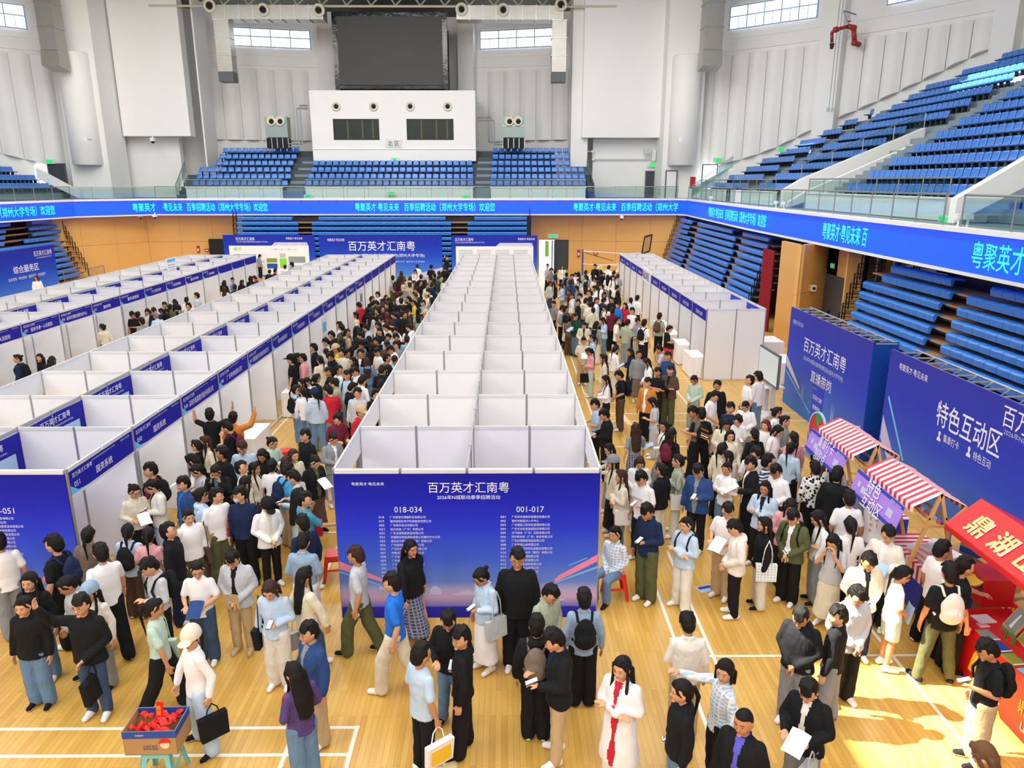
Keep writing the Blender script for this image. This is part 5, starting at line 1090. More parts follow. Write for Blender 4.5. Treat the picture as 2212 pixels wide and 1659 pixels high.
def folds(amp,seed=0):
    rs=np.random.RandomState(seed);ks=rs.uniform(-1,1,(7,3))*np.array([34,34,22]);ph=rs.uniform(0,6,7)
    def f(c):
        w=np.sum([np.sin(c@k+p+2*np.sin(c[:,2]*9+p)) for k,p in zip(ks,ph)],0)/3
        return amp*1.5*np.clip(w,-.5,2)
    return f
# joints ---------------------------------------------------------
def arm_joints(u,side):
    """returns shoulder, elbow, wrist, hand direction, for side +1/-1 (faces -Y)"""
    s=side;S=V((.163*s,.012,1.372))
    if u=='down': e=V((.235*s,.03,1.12));w=V((.255*s,-.03,.885));h=V((.05*s,-.15,-1))
    elif u=='phone': e=V((.235*s,.0,1.125));w=V((.09*s,-.2,1.13));h=V((-.55*s,-.7,.35))
    elif u=='read': e=V((.25*s,-.01,1.13));w=V((.13*s,-.24,1.10));h=V((-.35*s,-.9,.2))
    elif u=='crossed': e=V((.24*s,-.02,1.13));w=V((-.06*s,-.185,1.15+.03*s));h=V((-1*s,-.05,.15))
    elif u=='clasp': e=V((.24*s,.02,1.13));w=V((.05*s,-.175,.96));h=V((-.6*s,-.25,-.5))
    elif u=='face': e=V((.22*s,-.1,1.15));w=V((.09*s,-.17,1.38));h=V((-.2*s,.1,1))
    elif u=='up': e=V((.36*s,-.08,1.43));w=V((.42*s,-.2,1.66));h=V((.1*s,-.15,1))
    elif u=='point': e=V((.26*s,-.2,1.34));w=V((.28*s,-.42,1.42));h=V((.0,-1,.5))
    elif u=='back': e=V((.25*s,.12,1.13));w=V((.08*s,.17,.98));h=V((-1*s,.1,-.3))
    elif u=='swing': e=V((.235*s,.1*s,1.125));w=V((.26*s,.1*s-.06,.9));h=V((.0,-.2,-1))
    elif u=='reach': e=V((.24*s,-.16,1.18));w=V((.2*s,-.4,1.1));h=V((-.1*s,-1,-.1))
    elif u=='hip': e=V((.36*s,.05,1.16));w=V((.2*s,-.06,.99));h=V((-.8*s,-.2,-.4))
    elif u=='brow': e=V((.33*s,-.06,1.36));w=V((.16*s,-.12,1.58));h=V((-.8*s,.1,.5))
    return S,e,w,h.normalized()
def leg_joints(l,side):
    s=side
    if l=='stand': return V((.085*s,0,.92)),V((.095*s,-.01,.49)),V((.1*s,.02,.09)),V((.15*s,-1,0))
    if l=='shift': return V((.085*s,0,.92)),V((.1*s,-.03 if s>0 else 0,.49)),V((.13*s,-.05 if s>0 else .03,.09)),V((.35*s,-1,0))
    if l=='walk': return V((.085*s,0,.91)),V((.09*s,-.13*s-.04,.5)),V((.085*s,-.24*s+.04,.10)),V((.05*s,-1,0))
    if l=='wide': return V((.09*s,0,.9)),V((.15*s,-.01,.48)),V((.21*s,.02,.09)),V((.3*s,-1,0))
    if l=='sit': return V((.09*s,0,.5)),V((.13*s,-.4,.5)),V((.12*s,-.38,.09)),V((.15*s,-1,0))
def frame(d):
    d=V(d).normalized();u=d.cross(V((0,0,1)))
    if u.length<.1:u=V((1,0,0))
    u.normalize();return d,u,u.cross(d)
def _hand(bm,w,h,side,grip):
    d=h;n=V((-side,0,0)) if abs(h.z)>.6 else V((0,0,-1))   # palm normal
    b=d.cross(n).normalized()*(1 if side>0 else -1);n=b.cross(d).normalized()*(1 if side>0 else -1)
    if n.dot(V((-side*.5,-.2,-.6)))<0:n=-n
    if b.dot(V((-side*.2,-1,.3)))<0:b=-b          # thumb side
    _cap(bm,w-d*.03,w+d*.02,.027,.03,8)
    for k in range(4):
        o=(k-1.5)*-.0205; Lf=(.062,.074,.078,.07)[3-k]
        base=w+d*.085+b*o
        _cap(bm,w+d*.012+b*o*.6,base,.015,.0135,7,n=1)
        m=base+(d*math.cos(grip*.6)+n*math.sin(grip*.6))*Lf*.55
        t=m+(d*math.cos(grip*1.5)+n*math.sin(grip*1.5))*Lf*.5
        _cap(bm,base,m,.0105,.0098,6,n=1);_cap(bm,m,t,.0096,.008,6,n=1)
    tb=w+d*.03+b*.026; tm=tb+(d*.7+b*.75+n*.25).normalized()*.04; tt=tm+(d*.9+b*.2+n*.5).normalized()*.032
    _cap(bm,tb,tm,.0145,.012,7,n=1);_cap(bm,tm,tt,.0115,.009,6,n=1)
def head_mat(hd):
    yaw,pit=dict(ahead=(0,-.05),down=(0,-.5),left=(.75,-.05),right=(-.75,-.05),up=(0,.3),tilt=(.35,-.3))[hd]
    return Matrix.Translation((0,.012,1.475))@Matrix.Rotation(yaw,4,'Z')@Matrix.Rotation(-pit,4,'X')@Matrix.Scale(1.16,4)
def skull(q):
    z=q.z/.118
    x,y=q.x,q.y
    if z<0:
        k=1-.33*z*z*(1 if y<0 else .5); x*=k
        if y>0: y*=1-.35*abs(z)
        else: y*=1-.10*z*z
    if y<-.06: y=-.06-(abs(y)-.06)*.72
    return V((x,y,q.z))
HC=V((0,-.022,.118))   # head centre in head space
def make_body(l,u,hd,female,bare=0):
    bm=bmesh.new();dz=-.42 if l=='sit' else 0
    H=head_mat(hd);g=.9 if female else 1.0
    def hp(x,y,z): return H@V((x,y,z))
    M3=H.to_3x3()
    _ell(bm,H@HC,(.0765,.097,.118),20,14,M=M3,f=skull)
    _ell(bm,hp(0,-.112,.094),(.0125,.017,.012),8,6,M=M3)         # nose tip
    _cap(bm,hp(0,-.101,.132),hp(0,-.113,.1),.0085,.0105,8,n=1)
    for s in (-1,1):
        _ell(bm,hp(.076*s,-.012,.112),(.010,.019,.031),8,6,M=M3)
        _ell(bm,hp(.034*s,-.088,.09),(.02,.016,.02),8,6,M=M3)    # cheeks
        _cap(bm,hp(.014*s,-.104,.145),hp(.048*s,-.09,.148),.008,.007,6,n=1)
    _ell(bm,hp(0,-.098,.063),(.026,.014,.011),8,6,M=M3)
    _ell(bm,hp(0,-.09,.028),(.024,.02,.016),8,6,M=M3)            # chin
    _cap(bm,(0,.02,1.37),H@V((0,-.0,.06)),.055*g,.05*g,12)
    T=[(1.43,0,.015,.06,.05),(1.40,0,.015,.13*g,.075),(1.34,0,.01,.165*g,.095),(1.2,0,0,.15*g,.1),(1.05,0,0,.13*g,.092),(.95,0,0,.15,.1),(.88,0,0,.15,.1)]
    _loft(bm,list(reversed(T)),16)
    U=u if isinstance(u,tuple) else (u,u)
    for s in (-1,1):
        S,e,w,h=arm_joints(U[0] if s<0 else U[1],s)
        _ell(bm,S+V((-.012*s,0,-.005)),(.055,.05,.055),10,8)
        _cap(bm,S,e,.047*g,.038*g,10);_cap(bm,e,e+(w-e)*.35,.038*g,.041*g,10);_cap(bm,e+(w-e)*.35,w,.041*g,.025,10)
        _hand(bm,w+h*.01,h,s,.35 if (U[0] if s<0 else U[1]) in('down','swing','up','crossed','brow') else .75)
        a,k,f,dr=leg_joints(l,s)
        a=V((a.x,a.y,a.z-dz));k2=V((k.x,k.y,k.z-dz));f2=V((f.x,f.y,f.z-dz))
        _cap(bm,a,k2,.078,.05,10);_cap(bm,k2,k2+(f2-k2)*.3,.052,.056,10);_cap(bm,k2+(f2-k2)*.3,f2,.056,.033,10)
        _cap(bm,f2,f2+dr.normalized()*.13+V((0,0,-.05)),.036,.025,8)
    if dz: bmesh.ops.translate(bm,verts=bm.verts,vec=(0,0,dz))
    me=remeshed(bm,.0085,.33,1,name='body')
    # painted-on features ride on the same mesh
    b2=bmesh.new();b2.from_mesh(me)
    def feat(mi,fn):
        n=len(b2.faces);fn();b2.faces.ensure_lookup_table()
        for f in b2.faces[n:]: f.material_index=mi;f.smooth=True
    hp2=lambda x,y,z:(H@V((x,y,z)))+V((0,0,dz))
    for s in (-1,1):
        feat(3,lambda:_ell(b2,hp2(.031*s,-.0985,.122),(.0125,.0055,.0062),8,6,M=M3))
        feat(1,lambda:_ell(b2,hp2(.031*s,-.1028,.122),(.0062,.0025,.006),8,6,M=M3))
        feat(1,lambda:_cap(b2,hp2(.019*s,-.1035,.1285),hp2(.043*s,-.0985,.129),.0018,.0018,6,n=1))
        feat(1,lambda:_cap(b2,hp2(.015*s,-.1115,.146),hp2(.046*s,-.0985,.15),.0032,.0022,6,n=1))
    feat(2,lambda:_cap(b2,hp2(-.02,-.105,.068),hp2(.0,-.1125,.0665),.003,.0055,6,n=1))
    feat(2,lambda:_cap(b2,hp2(.02,-.105,.068),hp2(.0,-.1125,.0665),.003,.0055,6,n=1))
    b2.to_mesh(me);b2.free()
    for m in ('skin','hairdark','lips','eyewhite'): me.materials.append(M[m])
    return me
def make_top(l,u,kind,female,seed=0):
    """kind: tee, shirt(long), hoodie, jacket(open), coat"""
    bm=bmesh.new();dz=-.42 if l=='sit' else 0
    g=.92 if female else 1.04
    hem={'tee':.84,'shirt':.84,'hoodie':.83,'jacket':.80,'coat':.38,'crop':.97}[kind]
    ex={'tee':.016,'shirt':.018,'hoodie':.034,'jacket':.038,'coat':.034,'crop':.012}[kind]
    if l=='sit': hem=max(hem,.9)
    T=[(1.455,0,.022,.062+ex*.3,.058+ex*.3),(1.425,0,.015,.105*g,.072+ex*.5),(1.395,0,.012,.145*g+ex*.4,.085+ex*.7),(1.33,0,.008,.168*g+ex,.1+ex),(1.2,0,0,.168*g+ex,.108+ex),(1.05,0,0,(.15 if female and kind!='hoodie' else .162)*g+ex,.1+ex),(.93,0,0,.165+ex,.108+ex)]
    if hem<.92: T.append((max(hem,.8),0,0,.17+ex*1.3,.118+ex))
    if kind=='coat': T+= [(.6,0,.0,.2+ex,.15+ex),(hem,0,.01,.225+ex,.17+ex)]
    if kind=='crop': T[-1]=(.97,0,0,.15+ex,.1+ex)
    _loft(bm,list(reversed(T)),22)
    U=u if isinstance(u,tuple) else (u,u)
    for s in (-1,1):
        S,e,w,h=arm_joints(U[0] if s<0 else U[1],s)
        r=.051+ex*.75
        _ell(bm,S+V((-.018*s,0,-.008)),(r*1.05,r,r*.98),10,8)
        if kind in('tee','crop'): _cap(bm,S,S+(e-S)*.78,r,r*.98,12)
        else:
            _cap(bm,S,e,r,r*.86,12);_cap(bm,e,w-(w-e)*.04,r*.86,r*.62+.006,12)
            _cap(bm,w-(w-e)*.12,w-(w-e)*.02,r*.6+.008,r*.58+.006,12,n=1)
    if kind=='hoodie':
        _ell(bm,(0,.085,1.42),(.12,.06,.07),14,8);_cap(bm,(-.07,.03,1.44),(.07,.03,1.44),.05,.05,10)
    if kind in('jacket','shirt','coat'):
        for s in(-1,1):
            _cap(bm,(.062*s,.02,1.462),(.035*s,-.065,1.425),.02,.016,8)
        _cap(bm,(-.055,.062,1.47),(.055,.062,1.47),.018,.018,8)
    if dz: bmesh.ops.translate(bm,verts=bm.verts,vec=(0,0,dz))
    me=remeshed(bm,.0145,.55,2,folds(.0042 if kind!='tee' else .0032,seed+len(kind)),name='top')
    n=len(me.polygons)
    c=np.empty(n*3,'f');me.polygons.foreach_get('center',c);c=c.reshape(-1,3);c[:,2]-=dz
    nn=np.empty(n*3,'f');me.polygons.foreach_get('normal',nn);nn=nn.reshape(-1,3)
    mi=np.zeros(n,'i')
    if kind in('jacket','coat'):       # open front showing the shirt
        wid=.035+.012*np.sin(c[:,2]*14)
        mi[(nn[:,1]<-.35)&(abs(c[:,0])<wid)&(c[:,1]<-.02)&(c[:,2]<1.45)&(c[:,1]>-.2)]=1
    mi[(c[:,2]>1.452)&(np.hypot(c[:,0],c[:,1]-.02)<.06)]=1 if kind in('jacket','coat') else 0
    me.polygons.foreach_set('material_index',mi)
    me.materials.append(M['white']);me.materials.append(M['white'])
    return me
def make_bottom(l,kind,female,seed=0):
    bm=bmesh.new()
    if kind in('skirt','longskirt'):
        z0=.2 if kind=='longskirt' else .42
        r=.2 if l!='walk' else .23
        if l=='sit':
            for s in(-1,1):
                a,k,f,_=leg_joints(l,s);_cap(bm,a,k,.11,.09,12);_cap(bm,k,f+V((0,0,.2)),.09,.09,12)
            _ell(bm,(0,.0,.52),(.17,.14,.12))
        elif l=='walk': _loft(bm,[(z0,0,.03,.22,.36),(.45,0,.01,.2,.27),(.75,0,0,.185,.16),(.92,0,0,.165,.118),(1.02,0,0,.14,.1)],24)
        else: _loft(bm,[(z0,0,.0,r+.02,r*.9),(.5,0,0,r-.01,r*.8),(.75,0,0,.185,.14),(.92,0,0,.165,.118),(1.02,0,0,.14,.1)],24)
    else:
        ex={'wide':.04,'straight':.018,'slim':.004,'shorts':.035}[kind]
        dz=0 if l!='sit' else -.42
        _loft(bm,[(.83+dz,0,.005,.135,.1),(.9+dz,0,.005,.165,.115),(.98+dz,0,0,.155,.108),(1.03+dz,0,0,.145,.1)],20)
        for s in(-1,1):
            a,k,f,_=leg_joints(l,s);f=f+V((0,0,-.03))
            _cap(bm,a+V((0,0,-.02)),k,.088+ex*.6,.06+ex,12,n=4)
            if kind=='shorts': continue
            f2=f+V((0,0,.02));_cap(bm,k,f2,.06+ex,.047+ex*1.15,12,n=4)
        if kind=='shorts':
            bmesh.ops.bisect_plane(bm,geom=bm.verts[:]+bm.edges[:]+bm.faces[:],plane_co=(0,0,.55),plane_no=(0,0,-1),clear_outer=True)
            bmesh.ops.holes_fill(bm,edges=bm.edges[:])
    me=remeshed(bm,.0155,.6,2,folds(.0045,seed+3),name='bottom')
    me.materials.append(M['white']);return me
def make_shoe(l,s):
    bm=bmesh.new();a,k,f,dr=leg_joints(l,s);d=dr.normalized();z=.055 if l!='walk' else (.055 if s>0 else .075)
    p=V((f.x,f.y,z));_cap(bm,p+d*-.04,p+d*.08,.05,.044,10);_cap(bm,p+d*.05+V((0,0,-.008)),p+d*.16+V((0,0,-.015)),.046,.038,10);_cap(bm,p+V((0,0,0)),p+V((0,0,.06)),.047,.044,10)
    me=remeshed(bm,.012,.8,1,name='shoe')
    for v in me.vertices: v.co.z=max(v.co.z,.003+(0 if z<.06 else .02))
    for p_ in me.polygons: p_.material_index=1 if p_.center.z<.032+(0 if z<.06 else .02) else 0
    me.materials.append(M['white']);me.materials.append(M['sole']);return me
def make_hair(l,hd,kind,seed=0):
    bm=bmesh.new();H=head_mat(hd);dz=-.42 if l=='sit' else 0;M3=H.to_3x3();rnd=random.Random(seed)
    hp=lambda x,y,z:H@V((x,y,z))
    def capf(q):
        # trim a hairline: front low part pushed in
        y=q.y;z=q.z
        if z<.03 and y<-.0: y*=.35
        return V((q.x*(1 if z>0 else .93),y,z if z>-.07 else -.07-(abs(z)-.07)*.3))
    if kind=='shaved':
        _ell(bm,hp(0,-.018,.128),(.0785,.097,.112),18,12,M=M3,f=lambda q:V((q.x,q.y*(1 if q.z>.035 or q.y>0 else .4),max(q.z,-.05))))
    else:
        t=1.04
        _ell(bm,hp(0,-.006,.142),(.086*t,.103*t,.106),18,12,M=M3,f=capf)
        _ell(bm,hp(0,.035,.10),(.076,.068,.085),14,10,M=M3)
    if kind=='short':
        for k in range(20):
            a=rnd.uniform(-1,1);_cap(bm,hp(.058*a,-.05,.238-.02*a*a),hp(.07*a+.006,-.108+.02*a*a,.172+rnd.uniform(-.014,.012)),.02,.010,7,n=1)
        for k in range(10):
            a=rnd.uniform(0,6.28);_ell(bm,hp(.05*math.cos(a),.045*math.sin(a),.228),(.02,.025,.018),6,5,M=M3)
        for s in(-1,1): _cap(bm,hp(.078*s,-.03,.17),hp(.08*s,-.036,.125),.012,.007,6,n=1)
    if kind=='curly':
        for k in range(46):
            a=rnd.uniform(0,6.28);b=rnd.uniform(.0,1.35);x=.082*math.cos(a)*math.sin(b);y=.1*math.sin(a)*math.sin(b)
            _ell(bm,hp(x,y-.008,.145+.1*math.cos(b)),.022,7,5)
    if kind in('long','bob','pony','bun'):
        for s in(-1,1):
            for k in range(4):
                _cap(bm,hp(.004*s,-.07-.008*k,.238-.01*k),hp(.074*s,-.075+.02*k,.15-.02*k),.019,.012,8,n=2)
            if kind!='bun' and kind!='pony': _cap(bm,hp(.078*s,-.04,.16),hp(.082*s,-.045,.03),.02,.02,8)
    D=V((0,0,dz))
    sh=V((0,.105,1.3))
    if kind=='long':
        for k in range(7):
            a=(k-3)/3;p=hp(.07*a,.05,.1);q=V((.1*a+ (H@V((0,0,0))).x,.135-.03*a*a,1.32));e=V((.085*a,.16-.02*a*a,1.08+.03*abs(a)))
            _cap(bm,p,q,.036,.03,8);_cap(bm,q,e,.03,.012,8)
        for s in(-1,1):
            _cap(bm,hp(.082*s,-.04,.04),V((.1*s,-.07,1.33)),.022,.02,8);_cap(bm,V((.1*s,-.07,1.33)),V((.09*s,-.115,1.16)),.02,.009,8)
    if kind=='bob':
        for k in range(7):
            a=(k-3)/3;_cap(bm,hp(.07*a,.05,.1),hp(.085*a,.06-.03*a*a,-.01),.034,.022,8)
    if kind=='pony':
        b=hp(0,.115,.15);_ell(bm,b,.022,8,6)
        q=V((b.x*1.1,b.y+.05,b.z-.12));e=V((b.x*1.2,max(.14,b.y+.0),1.2))
        _cap(bm,b,q,.02,.026,8);_cap(bm,q,e,.026,.008,8)
    if kind=='bun': _ell(bm,hp(0,.11,.17),(.04,.036,.038),10,8)
    bmesh.ops.translate(bm,verts=bm.verts,vec=D)
    me=remeshed(bm,.0095,.4,1,folds(.0022,seed),name='hair')
    me.materials.append(M['hairdark']);return me
def make_cap(l,hd):
    bm=bmesh.new();H=head_mat(hd);dz=-.42 if l=='sit' else 0;M3=H.to_3x3();hp=lambda x,y,z:H@V((x,y,z))
    _ell(bm,hp(0,-.010,.158),(.106,.126,.128),18,12,M=M3,f=lambda q:V((q.x,q.y,max(q.z,-.012))))
    _ell(bm,hp(0,-.15,.152),(.072,.078,.010),14,8,M=M3)
    bmesh.ops.translate(bm,verts=bm.verts,vec=(0,0,dz))
    me=remeshed(bm,.008,.5,1,name='cap');me.materials.append(M['white']);return me
def make_glasses(l,hd):
    bm=bmesh.new();H=head_mat(hd);dz=-.42 if l=='sit' else 0;hp=lambda x,y,z:(H@V((x,y,z)))+V((0,0,dz))
    for s in(-1,1):
        P=[hp(.032*s+.021*math.cos(a),-.114+.004*abs(math.cos(a)),.12+.0165*math.sin(a)) for a in (2*PI*k/10 for k in range(10))]
        for k in range(10): _cap(bm,P[k],P[(k+1)%10],.0014,.0014,4,n=1)
        _cap(bm,hp(.053*s,-.11,.124),hp(.079*s,-.02,.124),.0014,.0014,4,n=1)
    _cap(bm,hp(-.011,-.116,.124),hp(.011,-.116,.124),.0014,.0014,4,n=1)
    me=bpy.data.meshes.new('glasses');bm.to_mesh(me);bm.free();me.materials.append(M['hairdark']);return me
def make_mask(l,hd):
    bm=bmesh.new();H=head_mat(hd);dz=-.42 if l=='sit' else 0;M3=H.to_3x3();hp=lambda x,y,z:(H@V((x,y,z)))+V((0,0,dz))
    _ell(bm,hp(0,-.078,.066),(.055,.044,.044),14,10,M=M3)
    me=bpy.data.meshes.new('mask');bm.to_mesh(me);bm.free();me.polygons.foreach_set('use_smooth',[True]*len(me.polygons));me.materials.append(M['mask']);return me
# ================================================================ the crowd
PAL=dict(W=('white','E9E8E7'),C=('cream','E2D9C2'),E=('off-white','E6E1D6'),G=('grey','8D9094'),L=('light grey','BFC2C7'),K=('black','1A1B1E'),N=('navy','1E2B4C'),B=('bright blue','2A74DC'),b=('pale blue','BBD0E6'),D=('denim blue','6A8AAC'),d=('dark denim','3C526F'),
O=('olive','5A5D3E'),g=('mint','BDD3C4'),R=('red','C62A3A'),P=('pink','E3A2A8'),Y=('khaki','C4AA84'),T=('brown','5A463A'),V=('violet','6260D0'),S=('sky blue','4FA6DC'),F=('dark green','1D4A3C'),M=('maroon','6E2438'),Q=('orange','CC7F30'),J=('mauve','8B84A4'),U=('taupe','78695E'),
q=('indigo','2E4A7E'),x=('sage','A6AE96'),a=('dusty blue','93AAC2'),y=('yellow','E2C24A'),t=('teal','4796B0'),X=('blue checked','A8C8E4'),Z=('red patterned','8E3040'),H=('black and white heart-print','EDEBE6'),z=('dark checked','32364A'),m=('striped','3A4A64'))
def cloth(code):
    n='cloth_'+PAL[code][0].replace(' ','_')
    if n in M: return M[n]
    m,nt,b_,N,L=node_mat(n,.85);b_.inputs['Specular IOR Level'].default_value=.2;c=lin(PAL[code][1]);b_.inputs['Base Color'].default_value=(*c,1)
    tc=N('ShaderNodeTexCoord');nz=N('ShaderNodeTexNoise');mp=N('ShaderNodeMapping');mp.inputs['Scale'].default_value=(1,1,.45);L(tc.outputs['Object'],mp.inputs[0]);L(mp.outputs[0],nz.inputs[0]);nz.inputs['Scale'].default_value=11;nz.inputs['Detail'].default_value=1.5;nz.inputs['Distortion'].default_value=.9
    bu=N('ShaderNodeBump');bu.inputs['Strength'].default_value=.75;bu.inputs['Distance'].default_value=.03;L(nz.outputs[0],bu.inputs['Height']);L(bu.outputs[0],b_.inputs['Normal'])
    def mixin(fac,c2):
        x_=N('ShaderNodeMix');x_.data_type='RGBA';L(fac,x_.inputs[0]);x_.inputs[6].default_value=(*c,1);x_.inputs[7].default_value=(*lin(c2),1);L(x_.outputs[2],b_.inputs['Base Color'])
    if code in 'XZz':
        ck=N('ShaderNodeTexBrick');L(tc.outputs['Object'],ck.inputs[0]);mp3=N('ShaderNodeMapping');mp3.inputs['Rotation'].default_value=(PI/2,0,0 if code!='Z' else .0);L(tc.outputs['Object'],mp3.inputs[0]);L(mp3.outputs[0],ck.inputs[0])
        ck.offset=0 if code!='Z' else .5;ck.inputs['Scale'].default_value=1;ck.inputs['Brick Width'].default_value=.055;ck.inputs['Row Height'].default_value=.05;ck.inputs['Mortar Size'].default_value=.009 if code!='Z' else .012;ck.inputs['Color1'].default_value=(0,0,0,1);ck.inputs['Color2'].default_value=(0.25,.25,.25,1);ck.inputs['Mortar'].default_value=(1,1,1,1)
        mixin(ck.outputs[0],{'X':'F4F2EC','Z':'3C4A8C','z':'8A8CA4'}[code])
    if code=='H':
        ck=N('ShaderNodeTexVoronoi');L(tc.outputs['Object'],ck.inputs[0]);ck.inputs['Scale'].default_value=15;r=N('ShaderNodeMath');r.operation='LESS_THAN';r.inputs[1].default_value=.42;L(ck.outputs[0],r.inputs[0]);mixin(r.outputs[0],'20222A')
    if code=='m':
        w=N('ShaderNodeTexWave');w.bands_direction='Z';w.inputs['Scale'].default_value=6;L(tc.outputs['Object'],w.inputs[0]);r=N('ShaderNodeMath');r.operation='GREATER_THAN';r.inputs[1].default_value=.6;L(w.outputs[0],r.inputs[0]);mixin(r.outputs[0],'E8E8E8')
    return m
KINDN=dict(t='tee',s='shirt',h='hoodie',j='jacket',c='coat',p='crop')
BOTN=dict(w='wide',s='straight',l='slim',k='longskirt',i='skirt',o='shorts')
HAIRN=dict(s='short',c='curly',l='long',b='bob',p='pony',u='bun',v='shaved')
_pc={};mat('lettering_orange','F0643A',.6)
def C_(key,fn,*a):
    if key not in _pc:_pc[key]=fn(*a)
    return _pc[key]
def setm(o,i,m):
    o.material_slots[i].link='OBJECT';o.material_slots[i].material=m
BP=None
def backpack_mesh():
    bm=bmesh.new();_ell(bm,(0,.0,0),(.145,.085,.22),16,12,f=lambda q:V((q.x*(1-.25*max(0,q.z)/.22*abs(q.z)/.22),q.y,q.z)))
    _ell(bm,(0,.065,-.07),(.11,.055,.11),12,8);_ell(bm,(0,.0,-.12),(.15,.09,.11),14,8)
    me=remeshed(bm,.016,.8,1,folds(.004),name='pack_body');me.materials.append(M['white']);return me
def strap_mesh():
    bm=bmesh.new()
    for s in(1,):
        P=[(.09*s,.13,1.36),(.105*s,.05,1.452),(.115*s,-.055,1.40),(.125*s,-.125,1.27),(.15*s,-.09,1.12),(.15*s,.08,1.06)]
        for p,q in zip(P,P[1:]): _cap(bm,p,q,.017,.017,6,n=1)
    me=bpy.data.meshes.new('shoulder_strap');bm.to_mesh(me);bm.free();me.polygons.foreach_set('use_smooth',[True]*len(me.polygons));me.materials.append(M['white']);return me
def tote_mesh():
    mb=MB();w,h,d=.17,.3,.05
    mb.prism([(-w,-d,-h),(w,-d,-h),(w*1.05,-d*.4,0),(-w*1.05,-d*.4,0)],(0,d*1.6,0));return mb.mesh('bag_body',['white'])
def handle_mesh():
    mb=MB();P=[(-.09,0,-.02),(-.06,0,.12),(0,0,.19),(.06,0,.12),(.09,0,-.02)];mb.path([Vector(p)+Vector((0,-.02,0)) for p in P],.008,5);return mb.mesh('handle',['white'])
def sheet_mesh():
    mb=MB();n=5
    for i in range(n):
        a=-.105+.21*i/n;b=-.105+.21*(i+1)/n;f=lambda x:.02*math.cos(x*12);mb.prism([(a,0,f(a)),(b,0,f(b)),(b,.29,f(b)*1.5),(a,.29,f(a)*1.5)],(0,0,.002))
    return mb.mesh('sheet',['paper'])
def phone_mesh():
    return MB().box((-.037,-.075,-.004),(.037,.075,.004),0).box((-.033,-.07,.004),(.033,.07,.0048),1).mesh('case',['black','tv_screen'])
FAC=['facing the camera','facing half right','facing right','facing away to the right','facing away','facing away to the left','facing left','facing half left']
ZN=[];SEEN={}
def zone(x,y):
    if y<10.2:
        if x<-5.2: r='front left'
        elif x<-2.6: r='left of the centre banner'
        elif x<1.5: r='in front of the centre banner'
        elif x<4.3: r='front right'
        else: r='front far right'
        return r
    k=ordn(max(0,int((y-10.4)//2)))
    if x<-11.5: return 'far-left alley, booth row '+k
    if x<-6.6: return 'inside the left block'
    if x<-2.4: return 'left aisle, '+('left side, ' if x<-5.2 else 'middle, ' if x<-3.9 else 'right side, ')+k+' booth'
    if x<1.6: return 'inside the centre block'
    return 'right aisle, '+('left side, ' if x<3.2 else 'middle, ' if x<5.2 else 'right side, ')+k+' booth'
NP=0
